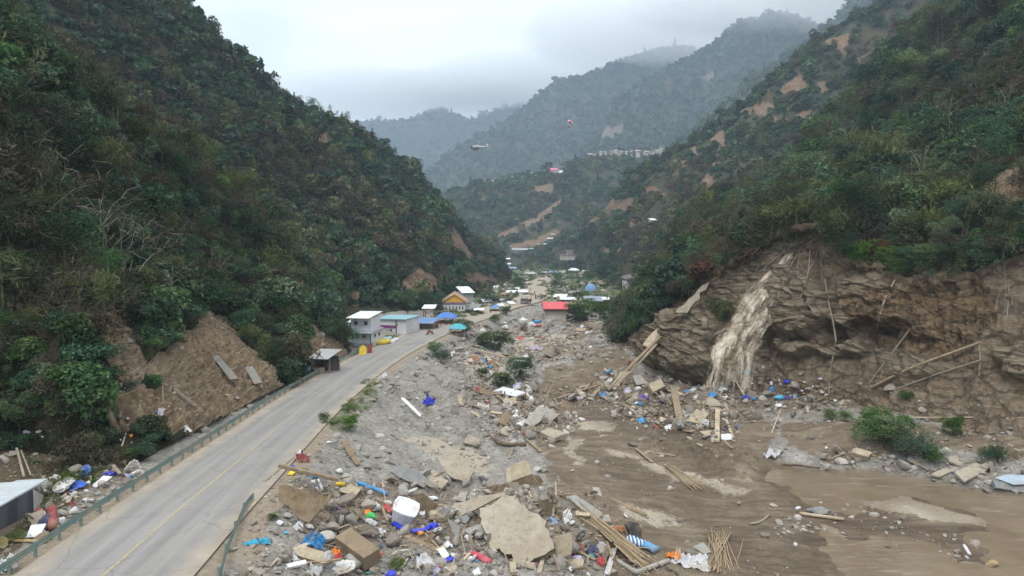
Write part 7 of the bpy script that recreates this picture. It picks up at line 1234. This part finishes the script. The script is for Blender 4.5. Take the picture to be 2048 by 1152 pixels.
for (lb, x, y, w_, d_, hh, wm_, rm_) in [("black flat roofed shed left of the dome tent", 1152, 590, 26, 6, 8, roof_d, tin), ("long grey shack between red roof and dome tent", 1135, 602, 30, 5, 7, brownw, roof_w), ("white roofed shack behind the red roof", 1122, 598, 24, 6, 9, cream_w, roof_w), ("white roofed shed right of the brown hut", 1210, 604, 18, 5, 10, grey_w, roof_w), ("dark hall with a black roof beside the ochre gabled house", 945, 625, 26, 8, 14, roof_d, tin), ("small white roofed hut at the foot of the left hill", 928, 600, 12, 5, 7, grey_w, roof_w), ("long white canopy shed beside the far thicket", 1060, 607, 0, 0, 0, None, None),
    ("brown shack with a white edged roof near the far bend", 1022, 590, 18, 7, 9, brownw, roof_w), ("white vaulted shack right of the brown one", 1046, 588, 18, 7, 8, grey_w, roof_w), ("grey hut half buried in the far rubble", 1005, 603, 13, 5, 6, grey_w, roof_g), ("low white hut among the far rubble", 1022, 610, 12, 5, 7, white_w, roof_w), ("pale shed at the edge of the far rubble", 973, 606, 18, 6, 7, cream_w, roof_w), ("dark eaved shack above the bright thicket", 1062, 553, 16, 8, 9, roof_d, roof_g), ("shack left of the pale blue far stall", 1086, 549, 14, 8, 7, cream_w, roof_w), ("tall narrow shack on the left valley edge, upper one", 1014, 523, 12, 8, 8, maroon, roof_w), ("tall narrow shack on the left valley edge, lower one", 1016, 533, 11, 8, 8, white_w, roof_w), ("white roofed shack just beyond the small blue stall", 1000, 614, 13, 5, 7, grey_w, roof_w), ("grey shack behind the left far rubble", 962, 590, 14, 6, 7, cream_w, roof_g), ("long low white shed under the left hill", 985, 578, 20, 6, 6, white_w, roof_w), ("brown shack with a rusty roof in the far rubble", 1008, 592, 12, 6, 7, brownw, plain("rusty tin", (.25,.12,.07), .8)), ("tiny white hut at the left far bend", 1034, 581, 10, 5, 6, white_w, roof_w), ("grey roofed hut above the far left rubble", 996, 566, 12, 6, 6, cream_w, roof_g), ("white shed in front of the brown hut", 1170, 612, 14, 5, 7, white_w, roof_w), ("rust roofed shed right of the red roof", 1148, 612, 14, 5, 7, brownw, plain("rusty tin", (.25,.12,.07), .8)), ("grey shack past the pale blue far stall", 1124, 549, 12, 7, 7, grey_w, roof_g), ("white roofed shack farthest up the road", 1172, 546, 13, 7, 6, white_w, roof_w), ("blue roofed shack on the left valley edge", 1026, 540, 14, 8, 6, grey_w, plain("faded blue tin", (.25,.38,.52), .6))]:
    if not w_: continue
    p = base(x, y); m = mpp(p); h = thing('shack', lb, 'shack', p + Vector((0, d_ * .5, -.3)), random.uniform(-.2, .2)); pmesh('wall', [(-w_ * m / 2, w_ * m / 2, -d_ / 2, d_ / 2, -2, hh * .62 * m)], [wm_], h); ribs(h, -w_ * m * .56, w_ * m * .56, -d_ * .75, d_ * .65, hh * .65 * m, hh * m, rm_, n=7)
    pmesh('door', [(-w_ * m * .1, w_ * m * .08, -d_ / 2 - .08, -d_ / 2 - .01, 0, hh * .5 * m)], [glassd], h)
# 10 dark roofed house on the right slope, far settlements
p = base(1272, 570); m = mpp(p); h = thing('hillside_house', "white house with a dark sloping roof on the right hillside", 'house', p + Vector((0, 3, -1)), math.radians(10)); pmesh('wall', [(-21 * m, 8 * m, -3, 4, -3, 12 * m), (-4 * m, 20 * m, -2.4, 4.2, 12 * m, 24 * m)], [white_w], h); pmesh('balcony', [(-22 * m, 20 * m, -4.2, -3.1, 12.2 * m, 13.5 * m)], [roof_d], h)
V = [(-24 * m, -5, 16 * m), (23 * m, -5, 31 * m), (23 * m, 5, 34 * m), (-24 * m, 5, 19 * m)]; praw('roof', V + [(a, b_, c_ - .35) for a, b_, c_ in V], [[0, 1, 2, 3], [7, 6, 5, 4], [0, 4, 5, 1], [1, 5, 6, 2], [2, 6, 7, 3], [3, 7, 4, 0]], roof_d, h)
for u in (-17, -9): win(h, '-y', u * m, 2 * m, 4 * m, 5 * m, 3)
p = base(1148, 512); m = mpp(p); h = thing('terrace_block', "long pale two level building on the wooded spur", 'building', p + Vector((0, 6, -1))); pmesh('wall', [(-14 * m, 27 * m, -4, 5, 3 * m, 11 * m), (-28 * m, 6 * m, -10, -4.1, -3, 4 * m)], [cream_w], h); pmesh('roof', [(-16 * m, 28 * m, -5, 6, 11.1 * m, 14 * m), (-29 * m, 7 * m, -11, -4.2, 4.1 * m, 6 * m)], [plain("faded pinkish roof", (.33,.22,.22), .8)], h)
for i in range(8): win(h, '-y', (-11 + i * 4.6) * m, 5 * m, 2.2 * m, 3.6 * m, 4)
for (lb, x, y, w_, hh, rm_) in [("long grey roofed farm building on the spur", 1040, 505, 30, 8, roof_g), ("small pale blue roofed shed right of the long farm building", 1062, 501, 9, 5, roof_t), ("lowest of the three white roofs climbing the spur track", 1085, 492, 16, 5, roof_w), ("middle of the three white roofs climbing the spur track", 1100, 481, 11, 6, roof_w), ("topmost of the three white roofs climbing the spur track", 1107, 472, 11, 5, roof_w), ("tiny white hut alone on the wooded spur", 1035, 466, 4, 3, roof_w), ("white hut perched on the right slope", 1308, 446, 12, 9, roof_w), ("tiny white hut below the red scar of the right slope", 1200, 476, 5, 4, roof_w)]:
    p = base(x, y); m = mpp(p); h = thing('farm_building', lb, 'building', p + Vector((0, 5, -2))); pmesh('wall', [(-w_ * m / 2, w_ * m / 2, -4, 4, -4, hh * m * .6 + 2)], [cream_w], h); ribs(h, -w_ * m * .55, w_ * m * .55, -6, 5, hh * .62 * m + 2, hh * m + 2.4, rm_, n=6)
# temple and the row of village houses along the crest
p = base(1113, 351); m = mpp(p); h = thing('hill_temple', "white hilltop temple with a pink roof on the village crest", 'temple', p + Vector((0, 8, 0))); m = mpp(h.location); pmesh('wall', [(-12 * m, 6 * m, -6, 6, -6, 11 * m), (5 * m, 13 * m, -4, 6, -6, 6 * m)], [white_w], h); gable(h, -12 * m, 3 * m, -7, 7, 11 * m, 16 * m, plain("pink roof", (.62, .08, .20), .6), 'x', .8); gable(h, 2 * m, 14 * m, -5, 7, 6 * m, 11 * m, roof_w, 'x', .8, 'side_roof')
for i in range(4): pmesh('window', [((-10 + i * 4) * m, (-8 + i * 4) * m, -6.3, -6.01, 2 * m, 7 * m)], [glassd], h)
crest = [(984,373),(992,371),(1000,370),(1008,368),(1016,367),(1024,366),(1032,365),(1045,362),(1052,359),(1062,357),(1080,353),(1086,352),(1180,338),(1190,336),(1200,334),(1208,332),(1222,330),(1230,329),(1240,327),(1252,326),(1264,324),(1276,322),(1288,320),(1296,318),(1304,317),(1312,315),(1320,314)]
G = PATCH['village_spur']['G']; cpx, cpy = proj(G); nv0 = int(.6 * G.shape[0])
hp = None
for i, (x, y) in enumerate(crest):
    col = int(np.argmin(np.abs(cpx[nv0] - x))); j = int(np.argmin(cpy[:, col])); p = Vector(G[max(0, j - 1), col]); m = mpp(p); lb = "tiny white village house on the crest %s the pink roofed temple" % ("left of" if x < 1110 else "right of")
    if False: pass
    if hp is None:
        hp = thing('village_house', lb, 'house', p, 0, "village houses along the crest"); pmesh('wall', [(-3, 3, -3, 3, -8, 1.8)], [cream_w], hp); gable(hp, -3.8, 3.8, -4, 4, 1.8, 3.6, roof_g, 'x', .3); r = hp
    else: r = tree_copy(hp, p, random.uniform(-.5, .5), random.uniform(.5, 1.1), lb, "village houses along the crest")
    r.location.z += 5.5 + random.uniform(-1.2, .8)
# ------------------------------------------------------------------ machines, people, animals, aircraft
p = base(766, 690); m = mpp(p); h = thing('rescue_raft', "bright yellow inflatable raft by the white house", 'raft', base(764, 689) + Vector((0, .5, 0)), math.radians(-20)); m = mpp(h.location)
a = np.linspace(0, 2 * math.pi, 25)[:-1]; rp = np.stack([np.cos(a) * 11 * m, np.sin(a) * 1.6, 5 * m + 0 * a], 1); rp = np.vstack([rp, rp[:1]]); V, Q = tube_mesh(rp, 4.5 * m, 10, 1, 0, 0, False); praw('tube', V, Q, yellow, h, True); pmesh('floor', [(-9 * m, 9 * m, -1.1, 1.1, 2 * m, 3.5 * m)], [yellow], h)
SL('banner', "yellow banner standing behind the guard rail", [(718,711),(719,694),(727,690),(733,696),(731,711)], yellow, .05, (0,-.97,.2), .1, 0, 'banner'); SL('banner', "dark red banner right of the yellow one", [(734,708),(735,690),(745,688),(744,706)], maroon, .05, (0,-.97,.2), .1, 0, 'banner'); SL('banner', "black strip across the yellow banner", [(722,706),(723,697),(726,696),(728,705)], black, .03, (0,-.97,.2), .2, 0, 'banner')
SL('ground_sheet', "white sheets spread on the ground beside the yellow raft", [(776,682),(790,674),(798,676),(786,686)], white_c, .05, (0,-.2,.98), .1, .5, 'sheet', 3); SL('table', "pale green table beside the white house", [(764,676),(782,672),(784,676),(768,681)], roof_t, .1, (0,-.2,.98), .7, 0, 'table')
def person(label, px, py, top, leg, hgt=1.72, rz=0.0, pose=0, loc=None):
    """one continuous body, skinned; clothing is its child"""
    p = loc if loc is not None else base(px, py); k = hgt / 1.72; st = .16 if pose == 0 else .06
    J = [(0,0,.93),(0,0,1.12),(0,0,1.38),(0,0,1.5),(0,.02,1.62), (.1,0,.88),(.12,st,.48),(.12,st*.6,.06),(.12,st*.6+.13,.03),(-.1,0,.88),(-.12,-st,.48),(-.12,-st*1.4,.08),(-.12,-st*1.4+.12,.03), (.19,0,1.40),(.25,-.06,1.13),(.27,.06,.88),(.28,.1,.80),(-.19,0,1.40),(-.25,.08,1.13),(-.27,.16,.9),(-.28,.2,.82)]
    E = [(0,1),(1,2),(2,3),(3,4),(0,5),(5,6),(6,7),(7,8),(0,9),(9,10),(10,11),(11,12),(2,13),(13,14),(14,15),(15,16),(2,17),(17,18),(18,19),(19,20)]
    R = [.14,.13,.16,.06,.105,.09,.07,.045,.04,.09,.07,.045,.04,.06,.045,.035,.03,.06,.045,.035,.03]
    if pose == 2:   # riding
        J = [(0,0,.80),(0,.1,1.0),(0,.2,1.25),(0,.26,1.38),(0,.3,1.5),(.12,.1,.78),(.18,.4,.66),(.16,.3,.3),(.16,.42,.26),(-.12,.1,.78),(-.18,.4,.66),(-.16,.3,.3),(-.16,.42,.26),(.2,.22,1.26),(.27,.42,1.06),(.25,.66,1.03),(.24,.72,1.02),(-.2,.22,1.26),(-.27,.42,1.06),(-.25,.66,1.03),(-.24,.72,1.02)]
    me = bpy.data.meshes.new('person'); me.from_pydata([(a * k, b_ * k, c_ * k) for a, b_, c_ in J], E, []); o = bpy.data.objects.new('person', me); COL.objects.link(o)
    sk = o.modifiers.new('skin', 'SKIN'); sv = me.skin_vertices[0].data
    for i, r in enumerate(R): sv[i].radius = (r * k, r * k); 
    sv[0].use_root = True; o.modifiers.new('sub', 'SUBSURF').render_levels = 1
    o.modifiers['sub'].levels = 1; dg = bpy.context.evaluated_depsgraph_get(); me2 = bpy.data.meshes.new_from_object(o.evaluated_get(dg)); o.modifiers.clear(); o.data = me2
    for m_ in (plain("skin", (.30, .17, .11), .6, .05, 0), top, leg, plain("black hair", (.012, .010, .009), .6, .1, 0)): me2.materials.append(m_)
    for f in me2.polygons: z = f.center.z / k; y = f.center.y / k; f.material_index = (3 if (z > 1.62 or (z > 1.55 and y < 0) or (pose == 2 and z > 1.5)) else 0 if z > (1.32 if pose == 2 else 1.44) else 1 if z > (.84 if pose == 2 else .93) or abs(f.center.x) > .2 * k and z > .92 else 2); f.use_smooth = True
    o.location = p; o.rotation_euler = (0, 0, rz); o['label'] = label; o['category'] = 'person'; return o
def roadpt(px, py): return base(px, py)
PPL = [("person in dark clothes walking on the road past the small blue stall", 981, 628, navy, black, .3), ("person in a white top, left one of the pair at the road edge", 1015, 621, white_c, navy, 1.2), ("person in dark clothes, right one of the pair at the road edge", 1020, 618, black, navy, 1.0), ("person in a dark red top standing alone in the far bend", 1061, 583, maroon, navy, .4), ("person in black walking in the middle of the far bend", 1069, 590, black, black, 2.8), ("person in brown walking just before the far bend ends", 1071, 596, dkb, navy, 3.0), ("person in grey beside the ox cart", 1057, 611, tin, black, 1.5), ("person in blue standing by the far thicket", 1058, 571, navy, tin, .5), ("person in white on the far straight of the road", 1104, 558, white_c, navy, 2.0), ("person in red on the far straight of the road", 1131, 551, red, navy, 1.8),
       ("person in pink standing at the blue tarpaulin stall", 900, 649, gm_[0], navy, 1.0), ("person in dark clothes at the right post of the blue stall", 905, 648, black, navy, .2)]
for lb, x, y, tm, lm, rz in PPL: person(lb, x, y, tm, lm, 1.72 if y > 600 else 2.0, rz)
def wheel(parent, x, y, z, r, w_, ax='x'):
    n = 20; a = np.linspace(0, 2 * math.pi, n + 1); P = np.stack([0 * a, np.cos(a) * (r - w_), np.sin(a) * (r - w_)], 1); V, Q = tube_mesh(P + 1e-6, w_, 6, 1, 0, 0, False); o = praw('wheel', V, Q, black, parent, True); o.location = (x, y, z)
    sp = pmesh('rim', [(-.02, .02, -r + w_, r - w_, -.02, .02), (-.02, .02, -.02, .02, -r + w_, r - w_), (-.05, .05, -.06, .06, -.06, .06)], [tin], o); return o
def motorbike(label, px, py, body, rz, sc=1.0):
    h = thing('motorcycle', label, 'motorcycle', base(px, py), rz); h.scale = (sc, sc, sc)
    wheel(h, 0, .65, .3, .3, .06); wheel(h, 0, -.6, .3, .3, .06); praw('body', *[[(-.12,-.5,.5),(.12,-.5,.5),(.12,.5,.55),(-.12,.5,.55),(-.14,-.6,.78),(.14,-.6,.78),(.13,.35,.82),(-.13,.35,.82),(-.1,.55,.72),(.1,.55,.72)],[[0,3,2,1],[4,5,6,7],[0,1,5,4],[1,2,9,6,5],[2,3,8,9],[3,0,4,7,8],[7,6,9,8]]], body, h)
    pmesh('seat', [(-.13, .13, -.62, .15, .785, .86)], [black], h); pmesh('handlebar', [(-.34, .34, .44, .48, 1.02, 1.06), (-.03, .03, .44, .50, .7, 1.02)], [tin], h); pmesh('fork', [(-.08, -.05, .56, .62, .3, .95), (.05, .08, .56, .62, .3, .95)], [tin], h); pmesh('headlight', [(-.09, .09, .52, .6, .84, .98)], [white_p], h); return h
motorbike("dark red motorcycle alone on the road before the turquoise stall", 860, 671, red, 2.3, 1.15); r_ = person("person in dark red riding the motorcycle on the road", 860, 671, maroon, black, 1.8, 2.3, 2)
motorbike("dark motorcycle parked by the brown shed", 872, 657, black, .5, 1.1); person("person in white sitting on the motorcycle by the brown shed", 872, 657, white_c, navy, 1.8, .5, 2)
# canopy lorry on the bend
h = thing('canopy_truck', "pale topped truck with a dark underside at the near end of the bend", 'truck', base(1052, 609), math.radians(160)); pmesh('cargo_bed', [(-1.2, 1.2, -3.2, 1.4, 1.0, 1.25), (-1.2, -1.12, -3.2, 1.4, 1.25, 2.1), (1.12, 1.2, -3.2, 1.4, 1.25, 2.1)], [roof_d], h); pmesh('cab', [(-1.1, 1.1, 1.5, 3.2, .7, 2.5), (-1.05, 1.05, 3.21, 3.6, .7, 1.6)], [tin], h); pmesh('windscreen', [(-.95, .95, 3.19, 3.24, 1.7, 2.35)], [glassd], h); ribs(h, -1.6, 1.6, -3.8, 1.6, 3.3, 3.5, greyt, n=6, name='canopy')
for x in (-1.1, 1.1):
    for y in (-2.2, 2.4): wheel(h, x, y, .5, .5, .14)
    for y in (-3.1, 1.3): pmesh('stanchion', [(x - .04, x + .04, y - .04, y + .04, 1.2, 3.3)], [roof_d], h)
# helicopter  (photo 930-975, 288-302)
hd = 420.; hp_ = Vector(at_d(951, 296, hd)); h = thing('helicopter', "white and dark helicopter flying over the valley", 'helicopter', hp_, math.radians(78)); L_ = 9.0
V, Q = ICO[3]; V = V.copy(); V[:, 0] *= 1.05; V[:, 1] *= 3.0; V[:, 2] *= 1.15; praw('fuselage', V, Q, tin, h, True); V2 = ICO[3][0] * np.array([.95, 2.4, .6]) + [0, -.3, .95]; praw('engine_cowling', V2, Q, roof_w, h, True)
V, Q = tube_mesh(np.array([[0, -2.2, .5], [0, -4.5, .6], [0, -7.2, .8]]), np.array([.6, .4, .18]), 10); praw('tail_boom', V, Q, white_w, h, True); pmesh('tail_fin', [(-.06, .06, -7.7, -6.9, .7, 2.3)], [roof_w], h); pmesh('stabiliser', [(-1.3, 1.3, -6.6, -6.1, .75, .83)], [roof_w], h); V3 = ICO[3][0] * np.array([.85, 1.1, .8]) + [0, 2.1, .35]; praw('cockpit_glass', V3, Q2 := ICO[3][1], glassd, h, True)
pmesh('mast', [(-.15, .15, -.15, .15, 1.4, 2.1)], [tin], h)
for k in range(4):
    q = pmesh('rotor_blade', [(.2, 8.6, -.22, .22, 2.05, 2.11)], [greyt], h); q.rotation_euler = (0, 0, math.radians(k * 90 + 22))
for x in (-1.0, 1.0): pmesh('skid', [(x - .05, x + .05, -1.8, 1.9, -1.75, -1.65), (x - .04, x + .04, -1.0, -.9, -1.65, -.8), (x - .04, x + .04, 1.0, 1.1, -1.65, -.8)], [tin], h)
pmesh('tail_rotor', [(.1, .16, -7.5, -7.3, .2, 2.6)], [greyt], h)
# red and white parachute load
hp_ = Vector(at_d(1138, 248, 420.)); h = thing('parachute', "small red and white parachute in the air right of the helicopter", 'parachute', hp_, .6); n = 16; V = []; 
for i in range(7):
    a = i / 6 * math.pi * .55
    for j in range(n): V.append((math.sin(a) * 1.9 * math.cos(6.2832 * j / n), math.sin(a) * 1.9 * math.sin(6.2832 * j / n), 1.0 + math.cos(a) * 1.3))
Q = [[i * n + j, i * n + (j + 1) % n, (i + 1) * n + (j + 1) % n, (i + 1) * n + j] for i in range(6) for j in range(n)]
o = praw('canopy', V, Q, white_p, h, True); o.data.materials.append(redr); o.data.polygons.foreach_set('material_index', [1 if ((q[0] % n) // 3) % 2 else 0 for q in Q]); o.rotation_euler = (.5, .5, 0); so2 = o.modifiers.new('s', 'SOLIDIFY'); so2.thickness = .05
for k in range(4): V, Q = tube_mesh(np.array([[math.cos(k * 1.57) * 1.6, math.sin(k * 1.57) * 1.6, 1.0], [0, 0, -1.4]]), .04, 5); praw('cord', V, Q, white_p, h)
V, Q = ICO[2]; praw('load', V * .6 + [0, 0, -1.6], Q, red, h, True)
# utility poles and the green mast
for (lb, x, y, hp2) in [("slim utility pole beside the round tree by the blue stall", 870, 640, 27), ("wooden pole on the left slope between the trees", 640, 600, 45)]:
    p = base(x, y); m = mpp(p); h = thing('utility_pole', lb, 'pole', p); V, Q = tube_mesh(np.array([[0, 0, -.5], [0, 0, hp2 * m]]), .12, 8); praw('shaft', V, Q, palebark, h, True); pmesh('crossarm', [(-.8, .8, -.06, .06, hp2 * m * .88, hp2 * m * .91)], [palebark], h)
# low clouds resting on the far summits
cmv, t, b = new_mat("low cloud"); t.nodes.remove(b); out = [n_ for n_ in t.nodes if n_.type == 'OUTPUT_MATERIAL'][0]; pv = N(t, 'ShaderNodeVolumePrincipled'); pv.inputs['Color'].default_value = (.97, .98, 1, 1); pv.inputs['Density'].default_value = .0038; t.links.new(pv.outputs[0], out.inputs['Volume'])
for i, (x, y, d, rx, ry, rz_) in enumerate([(1320,85,2250,420,300,95), (1600,-10,1850,420,300,110), (1740,-60,1500,240,180,85), (800,195,3000,520,300,80), (1080,165,3100,620,340,110)]):
    V, Q = ICO[4]; V = V * (1 + fbm(V + i * 3.1, 1.1, 4, .55)[:, None] * .25); V = V * np.array([rx, ry, rz_]) + at_d(x, y, d); o = link('low_cloud', mesh_np('low_cloud', V, Q, [cmv]), kind='stuff')
